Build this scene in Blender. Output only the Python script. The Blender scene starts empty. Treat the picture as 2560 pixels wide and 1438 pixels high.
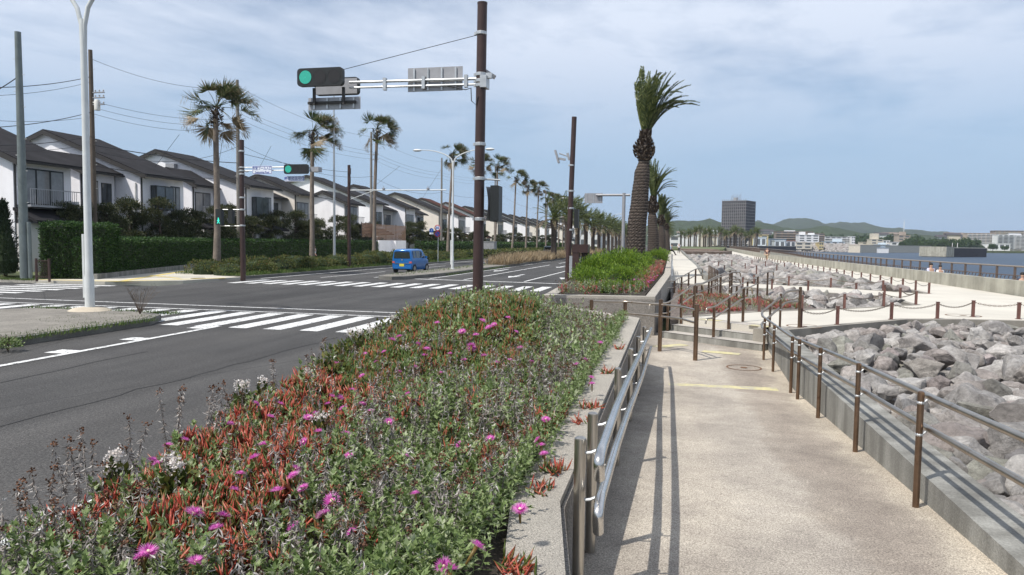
import bpy, bmesh, math, random
import numpy as np
from mathutils import Vector, Matrix
random.seed(7); rng = np.random.default_rng(7)
R = math.radians
S = bpy.context.scene
COL = S.collection

# ---------------------------------------------------------------- camera, sky, sun, exposure
F_, YAW, PITCH, ROLL, EYE = 1800., R(12.43), math.atan((719-605.9)/1800), .0125, 2.2
cam = bpy.data.cameras.new('camera'); cam.sensor_width = 36; cam.lens = F_/2560*36
cam.clip_start = .05; cam.clip_end = 30000
co = bpy.data.objects.new('camera', cam); COL.objects.link(co); S.camera = co
co.matrix_world = Matrix.Translation((0, 0, EYE)) @ Matrix.Rotation(YAW, 4, 'Z') @ Matrix.Rotation(math.pi/2-PITCH, 4, 'X') @ Matrix.Rotation(ROLL, 4, 'Z')
SUN = Vector((-.46, -.50, 1)).normalized()
SUN_EL = math.asin(SUN.z); SUN_AZ = math.atan2(SUN.x, SUN.y)
sl = bpy.data.lights.new('sun', 'SUN'); sl.energy = 4.5; sl.angle = R(.53); sl.color = (1, .955, .89)
so = bpy.data.objects.new('sun', sl); COL.objects.link(so)
so.rotation_euler = SUN.to_track_quat('Z', 'Y').to_euler()
S.view_settings.view_transform = 'Standard'; S.view_settings.look = 'None'; S.view_settings.gamma = 1
S.view_settings.exposure = 0.12
W = bpy.data.worlds.new('World'); S.world = W; W.use_nodes = True
nt = W.node_tree; N = nt.nodes; L = nt.links
bg = N['Background']; bg.inputs['Strength'].default_value = .12
sky = N.new('ShaderNodeTexSky'); sky.sky_type = 'NISHITA'; sky.sun_disc = False
sky.sun_elevation = SUN_EL; sky.sun_rotation = SUN_AZ; sky.air_density = 1.0; sky.dust_density = 1.4; sky.ozone_density = 1.6
tc = N.new('ShaderNodeTexCoord'); sep = N.new('ShaderNodeSeparateXYZ'); L.new(tc.outputs['Generated'], sep.inputs[0])
mx = N.new('ShaderNodeMath'); mx.operation = 'MAXIMUM'; mx.inputs[1].default_value = .03; L.new(sep.outputs['Z'], mx.inputs[0])
dx = N.new('ShaderNodeMath'); dx.operation = 'DIVIDE'; L.new(sep.outputs['X'], dx.inputs[0]); L.new(mx.outputs[0], dx.inputs[1])
dy = N.new('ShaderNodeMath'); dy.operation = 'DIVIDE'; L.new(sep.outputs['Y'], dy.inputs[0]); L.new(mx.outputs[0], dy.inputs[1])
cb = N.new('ShaderNodeCombineXYZ'); L.new(dx.outputs[0], cb.inputs[0]); L.new(dy.outputs[0], cb.inputs[1])
def wn(scale, det, rough, dist=0, sc=(1, 1, 1)):
    mp = N.new('ShaderNodeMapping'); mp.inputs['Scale'].default_value = sc; mp.inputs['Location'].default_value = (3.1, 1.7, 0); L.new(cb.outputs[0], mp.inputs[0])
    n = N.new('ShaderNodeTexNoise'); n.inputs['Scale'].default_value = scale; n.inputs['Detail'].default_value = det
    n.inputs['Roughness'].default_value = rough; n.inputs['Distortion'].default_value = dist; L.new(mp.outputs[0], n.inputs[0]); return n
n1 = wn(.55, 9, .58, .5, (1, .55, 1)); n2 = wn(2.2, 8, .62, .3, (1, .8, 1))
ad = N.new('ShaderNodeMath'); ad.operation = 'MULTIPLY_ADD'; L.new(n2.outputs[0], ad.inputs[0]); ad.inputs[1].default_value = .3; L.new(n1.outputs[0], ad.inputs[2])
mr = N.new('ShaderNodeMapRange'); mr.inputs['From Min'].default_value = .40; mr.inputs['From Max'].default_value = .70; L.new(ad.outputs[0], mr.inputs['Value'])
fade = N.new('ShaderNodeMapRange'); fade.interpolation_type = 'SMOOTHSTEP'; fade.inputs['From Min'].default_value = .07; fade.inputs['From Max'].default_value = .30
L.new(sep.outputs['Z'], fade.inputs['Value'])
cm = N.new('ShaderNodeMath'); cm.operation = 'MULTIPLY'; L.new(mr.outputs[0], cm.inputs[0]); L.new(fade.outputs[0], cm.inputs[1])
cm2 = N.new('ShaderNodeMath'); cm2.operation = 'MULTIPLY'; cm2.inputs[1].default_value = .9; L.new(cm.outputs[0], cm2.inputs[0])
mxc = N.new('ShaderNodeMix'); mxc.data_type = 'RGBA'; L.new(cm2.outputs[0], mxc.inputs[0]); L.new(sky.outputs[0], mxc.inputs[6])
mxc.inputs[7].default_value = (6.3, 6.9, 8.0, 1)
hz_ = N.new('ShaderNodeMapRange'); hz_.interpolation_type = 'SMOOTHSTEP'; hz_.inputs['From Min'].default_value = -.02; hz_.inputs['From Max'].default_value = .34; hz_.inputs['To Min'].default_value = .92; hz_.inputs['To Max'].default_value = .0
L.new(sep.outputs['Z'], hz_.inputs['Value'])
mxh = N.new('ShaderNodeMix'); mxh.data_type = 'RGBA'; L.new(hz_.outputs[0], mxh.inputs[0]); L.new(sky.outputs[0], mxh.inputs[6]); mxh.inputs[7].default_value = (2.95, 4.3, 6.3, 1)   # thin even veil of sea haze low in the sky
L.new(mxh.outputs[2], mxc.inputs[6]); L.new(mxc.outputs[2], bg.inputs['Color'])

# ---------------------------------------------------------------- survey helpers: photo point -> place
def ray(px, py):
    u = (px-1280)/F_; v = (719-py)/F_; cr, sr = math.cos(ROLL), math.sin(ROLL)
    x = u*cr-v*sr; y = u*sr+v*cr; cp, sp = math.cos(PITCH), math.sin(PITCH)
    f = cp+y*sp; up = y*cp-sp; c, s = math.cos(YAW), math.sin(YAW)
    return (x*c-f*s, x*s+f*c, up)
def P(px, py, z=0.):
    d = ray(px, py); t = (z-EYE)/d[2]; return Vector((d[0]*t, d[1]*t, z))
def AX(px, py, X):
    d = ray(px, py); t = X/d[0]; return Vector((X, d[1]*t, EYE+d[2]*t))
def AY(px, py, Y):
    d = ray(px, py); t = Y/d[1]; return Vector((d[0]*t, Y, EYE+d[2]*t))
def W2P(p):
    x, y, z = p[0], p[1], p[2]-EYE; c, s = math.cos(YAW), math.sin(YAW)
    X = x*c+y*s; f = -x*s+y*c; cp, sp = math.cos(PITCH), math.sin(PITCH)
    F2 = f*cp-z*sp; U = z*cp+f*sp
    if F2 < .05: return (-9e9, -9e9)
    a, b = X/F2, U/F2; cr, sr = math.cos(ROLL), math.sin(ROLL)
    return (1280+F_*(a*cr+b*sr), 719-F_*(-a*sr+b*cr))
def inpoly(x, y, poly):
    r = False; j = len(poly)-1
    for i in range(len(poly)):
        xi, yi = poly[i][:2]; xj, yj = poly[j][:2]
        if (yi > y) != (yj > y) and x < (xj-xi)*(y-yi)/(yj-yi)+xi: r = not r
        j = i
    return r
ONES = 'zero first second third fourth fifth sixth seventh eighth ninth tenth eleventh twelfth thirteenth fourteenth fifteenth sixteenth seventeenth eighteenth nineteenth'.split()
TENS = {20: ('twentieth', 'twenty'), 30: ('thirtieth', 'thirty'), 40: ('fortieth', 'forty'), 50: ('fiftieth', 'fifty'), 60: ('sixtieth', 'sixty'), 70: ('seventieth', 'seventy'), 80: ('eightieth', 'eighty'), 90: ('ninetieth', 'ninety')}
def nth(i):
    if i < 20: return ONES[i]
    if i >= 100: return 'hundred and '+nth(i-100)
    t = i//10*10
    return TENS[t][0] if i == t else TENS[t][1]+'-'+ONES[i-t]

# ---------------------------------------------------------------- materials
def newmat(name):
    m = bpy.data.materials.new(name); m.use_nodes = True
    return m, m.node_tree.nodes, m.node_tree.links, m.node_tree.nodes['Principled BSDF']
def noise_node(N, L, vec, scale, det=5, rough=.55, sc=None):
    if sc:
        mp = N.new('ShaderNodeMapping'); mp.inputs['Scale'].default_value = sc; L.new(vec, mp.inputs[0]); vec = mp.outputs[0]
    n = N.new('ShaderNodeTexNoise'); n.inputs['Scale'].default_value = scale; n.inputs['Detail'].default_value = det; n.inputs['Roughness'].default_value = rough
    L.new(vec, n.inputs[0]); return n.outputs[0]
def ramp(N, L, fac, stops):
    r = N.new('ShaderNodeValToRGB'); e = r.color_ramp.elements
    while len(e) < len(stops): e.new(.5)
    for k, (p, c) in enumerate(stops): e[k].position = p; e[k].color = (*c, 1)
    L.new(fac, r.inputs[0]); return r.outputs[0]
def mixc(N, L, fac, a, b, mode='MIX'):
    m = N.new('ShaderNodeMix'); m.data_type = 'RGBA'; m.blend_type = mode
    for v, i in ((fac, 0), (a, 6), (b, 7)):
        if isinstance(v, (int, float)): m.inputs[i].default_value = v
        elif isinstance(v, tuple): m.inputs[i].default_value = (*v, 1)
        else: L.new(v, m.inputs[i])
    return m.outputs[2]
def dk(c, f): return tuple(min(1, x*f) for x in c)
def mat(name, col, rough=.7, metal=0., var=.15, scale=2., fine=0., fscale=60., bump=0., bscale=40., streak=None, obj=False, spec=.4, stain=None):
    m, N, L, B = newmat(name)
    if obj: tcn = N.new('ShaderNodeTexCoord'); vec = tcn.outputs['Object']
    else: g = N.new('ShaderNodeNewGeometry'); vec = g.outputs['Position']
    c = ramp(N, L, noise_node(N, L, vec, scale, 6, .6), [(.3, dk(col, 1-var)), (.7, dk(col, 1+var))])
    if fine: c = mixc(N, L, 1., c, ramp(N, L, noise_node(N, L, vec, fscale, 3, .7), [(.32, (1-fine,)*3), (.68, (1+fine,)*3)]), 'MULTIPLY')
    if streak: c = mixc(N, L, streak[1], c, ramp(N, L, noise_node(N, L, vec, streak[0], 5, .6, (1, 1, .12)), [(.4, (.35, .34, .32)), (.62, (1, 1, 1))]), 'MULTIPLY')
    if stain: c = mixc(N, L, ramp(N, L, noise_node(N, L, vec, stain[0], 7, .65), [(stain[1], (0, 0, 0)), (stain[1]+.14, (1, 1, 1))]), c, stain[2])
    L.new(c, B.inputs['Base Color']); B.inputs['Roughness'].default_value = rough; B.inputs['Metallic'].default_value = metal; B.inputs['Specular IOR Level'].default_value = spec
    if bump:
        b = N.new('ShaderNodeBump'); b.inputs['Strength'].default_value = bump; b.inputs['Distance'].default_value = .02
        L.new(noise_node(N, L, vec, bscale, 4, .65), b.inputs['Height']); L.new(b.outputs[0], B.inputs['Normal'])
    return m
def leafmat(name, stops, trans=.25, rough=.5, patch=None):
    m, N, L, B = newmat(name)
    g = N.new('ShaderNodeNewGeometry'); c = ramp(N, L, g.outputs['Random Per Island'], stops)
    if patch: c = mixc(N, L, ramp(N, L, noise_node(N, L, g.outputs['Position'], patch[0], 3, .5), [(patch[1], (0, 0, 0)), (patch[1]+.15, (1, 1, 1))]), c, patch[2])
    L.new(c, B.inputs['Base Color']); B.inputs['Roughness'].default_value = rough; B.inputs['Specular IOR Level'].default_value = .35
    if trans:
        t = N.new('ShaderNodeBsdfTranslucent'); L.new(c, t.inputs[0]); ms = N.new('ShaderNodeMixShader'); ms.inputs[0].default_value = trans
        L.new(B.outputs[0], ms.inputs[1]); L.new(t.outputs[0], ms.inputs[2]); L.new(ms.outputs[0], N['Material Output'].inputs['Surface'])
    return m
def emis(name, col, st=1.):
    m, N, L, B = newmat(name); B.inputs['Base Color'].default_value = (*dk(col, .3), 1); B.inputs['Emission Color'].default_value = (*col, 1); B.inputs['Emission Strength'].default_value = st; return m
M = {}
def asphalt():
    m, N, L, B = newmat('asphalt'); g = N.new('ShaderNodeNewGeometry'); v = g.outputs['Position']
    c = ramp(N, L, noise_node(N, L, v, .35, 5, .6), [(.3, (.050, .0485, .048)), (.7, (.070, .068, .066))])
    c = mixc(N, L, .55, c, ramp(N, L, noise_node(N, L, v, .9, 4, .6, (1, .06, 1)), [(.35, (.6, .6, .6)), (.65, (1.3, 1.3, 1.3))]), 'MULTIPLY')
    vo = N.new('ShaderNodeTexVoronoi'); vo.inputs['Scale'].default_value = 110; L.new(v, vo.inputs[0])
    c = mixc(N, L, .5, c, ramp(N, L, vo.outputs['Color'], [(.15, (.45, .45, .45)), (.55, (.95, .95, .95)), (.9, (2.1, 2.1, 2.05))]), 'MULTIPLY')
    c = mixc(N, L, .75, c, ramp(N, L, noise_node(N, L, v, 38, 3, .85), [(.36, (.5, .5, .5)), (.5, (.95, .95, .95)), (.68, (1.9, 1.9, 1.85))]), 'MULTIPLY')
    c = mixc(N, L, .8, c, ramp(N, L, noise_node(N, L, v, .16, 5, .6, (1, .25, 1)), [(.42, (.82, .82, .82)), (.5, (1.05, 1.05, 1.05)), (.62, (1.22, 1.2, 1.18))]), 'MULTIPLY')
    cr = N.new('ShaderNodeTexVoronoi'); cr.feature = 'DISTANCE_TO_EDGE'; cr.inputs['Scale'].default_value = .22
    mp = N.new('ShaderNodeMapping'); mp.inputs['Scale'].default_value = (.7, .35, 1)
    nz = N.new('ShaderNodeTexNoise'); nz.inputs['Scale'].default_value = 1.5; nz.inputs['Detail'].default_value = 6; L.new(v, nz.inputs[0])
    mm = mixc(N, L, .06, v, nz.outputs['Color'], 'ADD'); L.new(mm, mp.inputs[0]); L.new(mp.outputs[0], cr.inputs[0])
    c = mixc(N, L, ramp(N, L, cr.outputs[0], [(.0015, (.7, .7, .7)), (.004, (0, 0, 0))]), c, (.03, .03, .03))
    L.new(c, B.inputs['Base Color']); B.inputs['Roughness'].default_value = .85; B.inputs['Specular IOR Level'].default_value = .3
    b = N.new('ShaderNodeBump'); b.inputs['Strength'].default_value = .5; b.inputs['Distance'].default_value = .01; L.new(vo.outputs['Distance'], b.inputs['Height']); L.new(b.outputs[0], B.inputs['Normal'])
    return m
M['asphalt'] = asphalt()
def paint(name, col, thr):
    m, N, L, B = newmat(name); g = N.new('ShaderNodeNewGeometry'); v = g.outputs['Position']
    a = ramp(N, L, noise_node(N, L, v, 9, 9, .8), [(thr, (0, 0, 0)), (thr+.06, (1, 1, 1))])
    c = mixc(N, L, a, (.09, .09, .09), ramp(N, L, noise_node(N, L, v, 1.3, 4), [(.3, dk(col, .82)), (.7, col)]))
    L.new(c, B.inputs['Base Color']); B.inputs['Roughness'].default_value = .7; return m
M['paint'] = paint('road_paint', (.72, .72, .70), .415); M['yellow'] = paint('yellow_paint', (.70, .55, .16), .34)
M['conc'] = mat('concrete', (.40, .37, .33), .85, var=.16, scale=1.2, fine=.25, fscale=90, bump=.3, bscale=120, stain=(.9, .56, (.33, .31, .28)))
M['conc_wall'] = mat('concrete_wall', (.27, .265, .24), .9, var=.18, scale=1.5, fine=.2, fscale=60, bump=.3, bscale=60, streak=(3., .6))
M['seawall'] = mat('sea_wall_concrete', (.40, .385, .32), .9, var=.18, scale=1.2, fine=.12, fscale=50, bump=.25, bscale=50, streak=(1.3, .42))
M['wash'] = mat('exposed_aggregate', (.40, .37, .32), .9, var=.1, scale=1.5, fine=.55, fscale=130, bump=.8, bscale=150)
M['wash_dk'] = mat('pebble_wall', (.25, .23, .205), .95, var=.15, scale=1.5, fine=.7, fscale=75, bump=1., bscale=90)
def pathmat():
    m, N, L, B = newmat('ramp_paving'); g = N.new('ShaderNodeNewGeometry'); v = g.outputs['Position']
    c = ramp(N, L, noise_node(N, L, v, .5, 8, .62), [(.34, (.275, .245, .21)), (.46, (.345, .31, .265)), (.56, (.40, .36, .305)), (.68, (.46, .42, .36))])
    sx = N.new('ShaderNodeSeparateXYZ'); L.new(v, sx.inputs[0]); wob = N.new('ShaderNodeMath'); wob.operation = 'MULTIPLY_ADD'; L.new(noise_node(N, L, v, 1.6, 6, .65), wob.inputs[0]); wob.inputs[1].default_value = .9; L.new(sx.outputs['X'], wob.inputs[2])
    c = mixc(N, L, .55, c, ramp(N, L, wob.outputs[0], [(.0, (.62, .60, .58)), (.25, (1.05, 1.04, 1.02)), (.8, (1.1, 1.09, 1.07)), (1, (1, 1, 1))]), 'MULTIPLY')
    w2 = N.new('ShaderNodeMath'); w2.operation = 'SUBTRACT'; L.new(wob.outputs[0], w2.inputs[0]); w2.inputs[1].default_value = 1.45
    c = mixc(N, L, .85, c, ramp(N, L, w2.outputs[0], [(.0, (1, 1, 1)), (.18, (.80, .77, .75)), (.5, (.74, .70, .68)), (.74, (.86, .83, .80)), (.86, (1.12, 1.1, 1.04)), (1, (1.18, 1.15, 1.08))]), 'MULTIPLY')
    c = mixc(N, L, 1., c, ramp(N, L, noise_node(N, L, v, 95, 2, .85), [(.36, (.52, .5, .48)), (.5, (.95, .95, .95)), (.64, (1.5, 1.5, 1.48))]), 'MULTIPLY')
    c = mixc(N, L, .6, c, ramp(N, L, noise_node(N, L, v, 3.5, 7, .7), [(.35, (.78, .76, .76)), (.65, (1.14, 1.14, 1.12))]), 'MULTIPLY')
    L.new(c, B.inputs['Base Color']); B.inputs['Roughness'].default_value = .9
    b = N.new('ShaderNodeBump'); b.inputs['Strength'].default_value = .5; b.inputs['Distance'].default_value = .008; L.new(noise_node(N, L, v, 130, 2, .8), b.inputs['Height']); L.new(b.outputs[0], B.inputs['Normal'])
    return m
M['path'] = pathmat()
M['prom'] = mat('promenade_paving', (.52, .49, .425), .9, var=.1, scale=.5, fine=.1, fscale=50, stain=(.5, .62, (.47, .44, .39)))
M['pave'] = mat('pavement', (.50, .47, .40), .9, var=.1, scale=.8, fine=.15, fscale=30)
M['soil'] = mat('soil', (.045, .037, .028), 1, var=.3, scale=3, fine=.4, fscale=40, bump=.6)
M['gravel'] = mat('gravel_bed', (.16, .15, .14), 1, var=.3, scale=2, fine=.5, fscale=20, bump=1, bscale=15)
M['ground'] = mat('ground', (.10, .12, .05), 1, var=.35, scale=.4, fine=.3, fscale=12)
M['kerb'] = mat('kerb_stone', (.16, .155, .14), .95, var=.25, scale=2, fine=.3, fscale=40, bump=.4, stain=(1.6, .6, (.10, .10, .07)))
M['island'] = mat('island_slab', (.20, .185, .16), .95, var=.22, scale=1.4, fine=.3, fscale=30, bump=.4, stain=(1.2, .58, (.12, .11, .085)))
M['steel'] = mat('stainless', (.62, .60, .57), .24, 1., var=.1, scale=4, fine=.08, fscale=30, spec=.5)
M['steel_post'] = mat('stainless_post', (.52, .49, .44), .3, 1., var=.15, scale=3, stain=(5, .64, (.30, .22, .12)))
M['steel_br'] = mat('stainless_bronze', (.44, .38, .31), .28, 1., var=.18, scale=4, stain=(6, .6, (.30, .22, .15)))
M['post_br'] = mat('bronze_post', (.21, .14, .095), .34, .85, var=.25, scale=6, stain=(9, .58, (.13, .07, .045)))
M['chainpost'] = mat('chain_post_paint', (.155, .075, .06), .55, .2, var=.2, scale=8, stain=(10, .6, (.10, .05, .035)))
M['chain'] = mat('chain_metal', (.16, .12, .09), .5, .8, var=.2, scale=8)
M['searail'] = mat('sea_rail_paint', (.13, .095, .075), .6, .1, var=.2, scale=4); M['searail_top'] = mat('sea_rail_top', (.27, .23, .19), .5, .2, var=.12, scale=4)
M['brown'] = mat('brown_pole_paint', (.052, .030, .026), .38, .1, var=.18, scale=3)
M['galv'] = mat('galvanised', (.50, .51, .51), .42, .75, var=.14, scale=6)
M['signback'] = mat('sign_back', (.33, .33, .34), .5, .35, var=.12, scale=4)
M['white_pole'] = mat('white_pole_paint', (.56, .58, .57), .45, 0, var=.08, scale=3, stain=(2.5, .66, (.42, .41, .37)))
M['green_pole'] = mat('green_grey_pole', (.16, .185, .18), .5, .2, var=.2, scale=2)
M['cpole'] = mat('concrete_pole', (.20, .185, .165), .9, var=.15, scale=3)
M['cpole_br'] = mat('brown_concrete_pole', (.115, .09, .07), .9, var=.15, scale=3)
M['black'] = mat('black_housing', (.018, .02, .02), .45, 0, var=.1)
M['lens_off'] = mat('dark_lens', (.012, .012, .014), .6)
M['green_led'] = emis('green_signal', (.02, .62, .42), .55)
M['wire'] = mat('wire', (.03, .03, .035), .6)
M['stucco'] = mat('white_stucco', (.88, .865, .88), .9, var=.04, scale=1.2, fine=.05, fscale=20, streak=(1.2, .12))
M['stucco_cream'] = mat('cream_stucco', (.72, .66, .58), .9, var=.05, scale=1.2)
M['stucco_shade'] = mat('shaded_stucco', (.55, .535, .52), .9, var=.06, scale=1.2)  # shaded copy of the stucco: shade put into the colour of recessed walls
def roofmat(name, col):
    m, N, L, B = newmat(name); g = N.new('ShaderNodeNewGeometry'); v = g.outputs['Position']
    br = N.new('ShaderNodeTexWave'); br.wave_type = 'BANDS'; br.bands_direction = 'X'; br.inputs['Scale'].default_value = 1.1; br.inputs['Distortion'].default_value = .3; L.new(v, br.inputs[0])
    c = ramp(N, L, noise_node(N, L, v, .8, 6), [(.3, dk(col, .75)), (.7, dk(col, 1.25))])
    c = mixc(N, L, .35, c, ramp(N, L, br.outputs[0], [(.0, (.6, .6, .6)), (.3, (1, 1, 1))]), 'MULTIPLY')
    L.new(c, B.inputs['Base Color']); B.inputs['Roughness'].default_value = .95; B.inputs['Specular IOR Level'].default_value = .15; return m
M['roof'] = roofmat('grey_roof', (.026, .025, .027)); M['roof_br'] = roofmat('brown_roof', (.08, .034, .025))
M['trim'] = mat('dark_trim', (.035, .032, .03), .6)
M['frame'] = mat('window_frame', (.03, .035, .035), .4, .3)
M['glass'] = mat('window_glass', (.05, .06, .065), .08, 0, var=.3, spec=.8)
M['curtain'] = mat('curtain_glass', (.22, .22, .22), .15, 0, var=.2, spec=.8)
M['ac'] = mat('ac_casing', (.62, .61, .57), .5)
M['wood'] = mat('wood_slats', (.34, .20, .13), .7, var=.15, scale=4)
M['white'] = mat('white_paint', (.72, .72, .71), .5, var=.03)
M['tail_red'] = mat('tail_lamp', (.45, .10, .10), .2)
M['blue_car'] = mat('blue_car_paint', (.015, .15, .44), .22, .25, var=.03, spec=.7)
M['car_glass'] = mat('car_glass', (.015, .02, .022), .06, 0, spec=.9)
M['tyre'] = mat('tyre', (.02, .02, .02), .8); M['alloy'] = mat('alloy', (.5, .5, .5), .3, .9)
M['plate'] = mat('number_plate', (.65, .55, .06), .5); M['sign_blue'] = mat('sign_blue', (.02, .11, .45), .4); M['sign_red'] = mat('sign_red', (.55, .03, .03), .4)
M['sign_white'] = mat('sign_white', (.72, .75, .8), .4, var=.03); M['sign_text'] = mat('sign_text', (.03, .07, .33), .5)
M['grey_car'] = mat('grey_car_paint', (.10, .13, .15), .3, .5)
M['bark_w'] = mat('fan_palm_bark', (.17, .14, .115), .95, var=.25, scale=2, streak=None, fine=.2, fscale=12)
M['bark_p'] = mat('pine_bark', (.07, .05, .04), 1)
M['water'] = None
def water():
    m, N, L, B = newmat('sea_water'); g = N.new('ShaderNodeNewGeometry'); v = g.outputs['Position']
    L.new(ramp(N, L, noise_node(N, L, v, .02, 5, .6, (.3, 1, 1)), [(.3, (.014, .032, .060)), (.7, (.026, .050, .085))]), B.inputs['Base Color']); B.inputs['Roughness'].default_value = .42; B.inputs['Specular IOR Level'].default_value = .22
    b = N.new('ShaderNodeBump'); b.inputs['Strength'].default_value = .9; b.inputs['Distance'].default_value = .35
    L.new(noise_node(N, L, v, .55, 6, .65, (.6, 1, 1)), b.inputs['Height']); L.new(b.outputs[0], B.inputs['Normal']); return m
M['water'] = water()
G1, G2, G3 = (.028, .055, .014), (.055, .10, .022), (.10, .16, .04)
M['leaf_hedge'] = leafmat('hedge_leaves', [(0, (.018, .045, .012)), (.6, (.035, .085, .016)), (1, (.075, .15, .03))], .2)
M['leaf_azalea'] = leafmat('azalea_leaves', [(0, (.045, .065, .018)), (.5, (.10, .125, .03)), (.85, (.16, .17, .045)), (1, (.17, .10, .045))], .2)
M['leaf_bright'] = leafmat('bright_leaves', [(0, (.05, .10, .014)), (.5, (.13, .23, .022)), (1, (.27, .37, .05))], .3, .35)
M['leaf_pine'] = leafmat('pine_needles', [(0, (.022, .032, .013)), (.6, (.055, .072, .026)), (1, (.14, .13, .06))], .15)
M['leaf_conifer'] = leafmat('conifer_leaves', [(0, (.008, .018, .008)), (1, (.022, .045, .018))], .05)
M['leaf_tree'] = leafmat('tree_leaves', [(0, (.02, .045, .014)), (.6, (.045, .085, .025)), (1, (.09, .14, .04))], .15)
M['leaf_fan'] = leafmat('fan_palm_leaves', [(0, (.035, .058, .018)), (.6, (.075, .105, .032)), (.85, (.14, .14, .06)), (1, (.28, .22, .13))], .25, .45)
M['leaf_dry'] = leafmat('dead_palm_leaves', [(0, (.16, .12, .07)), (1, (.36, .29, .19))], .25)
M['leaf_date'] = leafmat('date_palm_leaves', [(0, (.035, .055, .02)), (.5, (.09, .12, .035)), (1, (.23, .25, .09))], .3, .4)
M['stub'] = leafmat('palm_stubs', [(0, (.03, .021, .015)), (.7, (.075, .05, .035)), (1, (.34, .27, .20))], 0, .9)
M['dry_grass'] = leafmat('dry_grass_blades', [(0, (.22, .16, .09)), (.6, (.38, .29, .18)), (1, (.5, .41, .28))], .3, .8)
M['grass'] = leafmat('grass_blades', [(0, (.045, .085, .02)), (.6, (.09, .15, .035)), (1, (.17, .19, .06))], .3, .7)
M['ice'] = leafmat('ice_plant_fingers', [(0, (.05, .085, .02)), (.3, (.12, .14, .035)), (.45, (.27, .085, .035)), (.75, (.43, .065, .045)), (.93, (.56, .16, .11)), (1, (.62, .34, .25))], .25, .35)
M['ice2'] = leafmat('ice_plant_crimson', [(0, (.07, .11, .03)), (.3, (.14, .15, .05)), (.5, (.30, .05, .05)), (.85, (.40, .07, .08)), (1, (.55, .16, .2))], .25, .5)
M['ice_g'] = leafmat('ice_plant_green', [(0, (.05, .10, .02)), (.6, (.12, .17, .04)), (.8, (.25, .11, .04)), (1, (.40, .09, .05))], .25, .35)
M['sage'] = leafmat('sage_leaves', [(0, (.075, .11, .03)), (.35, (.165, .24, .075)), (.7, (.28, .36, .145)), (1, (.46, .50, .33))], .4, .5)
M['dried'] = leafmat('dried_leaves', [(0, (.09, .07, .06)), (.4, (.21, .18, .16)), (.75, (.36, .33, .305)), (1, (.56, .53, .50))], .15, .8)
M['seed'] = leafmat('seed_heads', [(0, (.07, .035, .02)), (1, (.20, .10, .06))], .05, .9)
M['rhaph'] = leafmat('glossy_leaves', [(0, (.03, .055, .015)), (.5, (.08, .105, .022)), (.85, (.19, .18, .05)), (1, (.15, .09, .04))], .15, .3)
M['petal_w'] = leafmat('white_petals', [(0, (.62, .55, .50)), (1, (.80, .77, .74))], .3)
M['petal_m'] = leafmat('magenta_petals', [(0, (.52, .05, .36)), (.5, (.72, .14, .55)), (1, (.82, .38, .70))], .4)
M['petal_eye'] = mat('flower_eye', (.75, .66, .45), .7)
M['skin'] = mat('skin', (.45, .28, .20), .6, var=.05)
M['hair'] = mat('hair', (.02, .018, .016), .6)
def cloth(n, c):
    k = 'cloth_'+n
    if k not in M: M[k] = mat(k, c, .85, var=.08, scale=8)
    return M[k]
def rockmat():
    m, N, L, B = newmat('rock_stone'); t = N.new('ShaderNodeTexCoord'); oi = N.new('ShaderNodeObjectInfo'); g = N.new('ShaderNodeNewGeometry')
    ca = N.new('ShaderNodeMath'); ca.operation = 'ADD'; L.new(oi.outputs['Random'], ca.inputs[0]); L.new(g.outputs['Random Per Island'], ca.inputs[1])
    fr = N.new('ShaderNodeMath'); fr.operation = 'FRACT'; L.new(ca.outputs[0], fr.inputs[0])
    base = ramp(N, L, fr.outputs[0], [(0, (.24, .23, .22)), (.25, (.33, .315, .30)), (.45, (.25, .22, .205)), (.6, (.40, .385, .365)), (.72, (.20, .19, .185)), (.85, (.24, .24, .205)), (.93, (.30, .26, .25)), (1, (.12, .11, .10))])
    v = g.outputs['Position']
    c = mixc(N, L, .8, base, ramp(N, L, noise_node(N, L, v, 2.6, 8, .65), [(.3, (.55, .53, .52)), (.5, (.97, .96, .95)), (.68, (1.5, 1.49, 1.48))]), 'MULTIPLY')
    c = mixc(N, L, .7, c, ramp(N, L, noise_node(N, L, v, 14, 8, .8), [(.36, (.5, .49, .48)), (.5, (.98, .98, .98)), (.66, (1.45, 1.45, 1.44))]), 'MULTIPLY')
    L.new(c, B.inputs['Base Color']); B.inputs['Roughness'].default_value = .9
    b = N.new('ShaderNodeBump'); b.inputs['Strength'].default_value = 1.; b.inputs['Distance'].default_value = .07; L.new(noise_node(N, L, v, 7, 9, .72), b.inputs['Height']); L.new(b.outputs[0], B.inputs['Normal'])
    return m
M['rock'] = rockmat()

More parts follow.
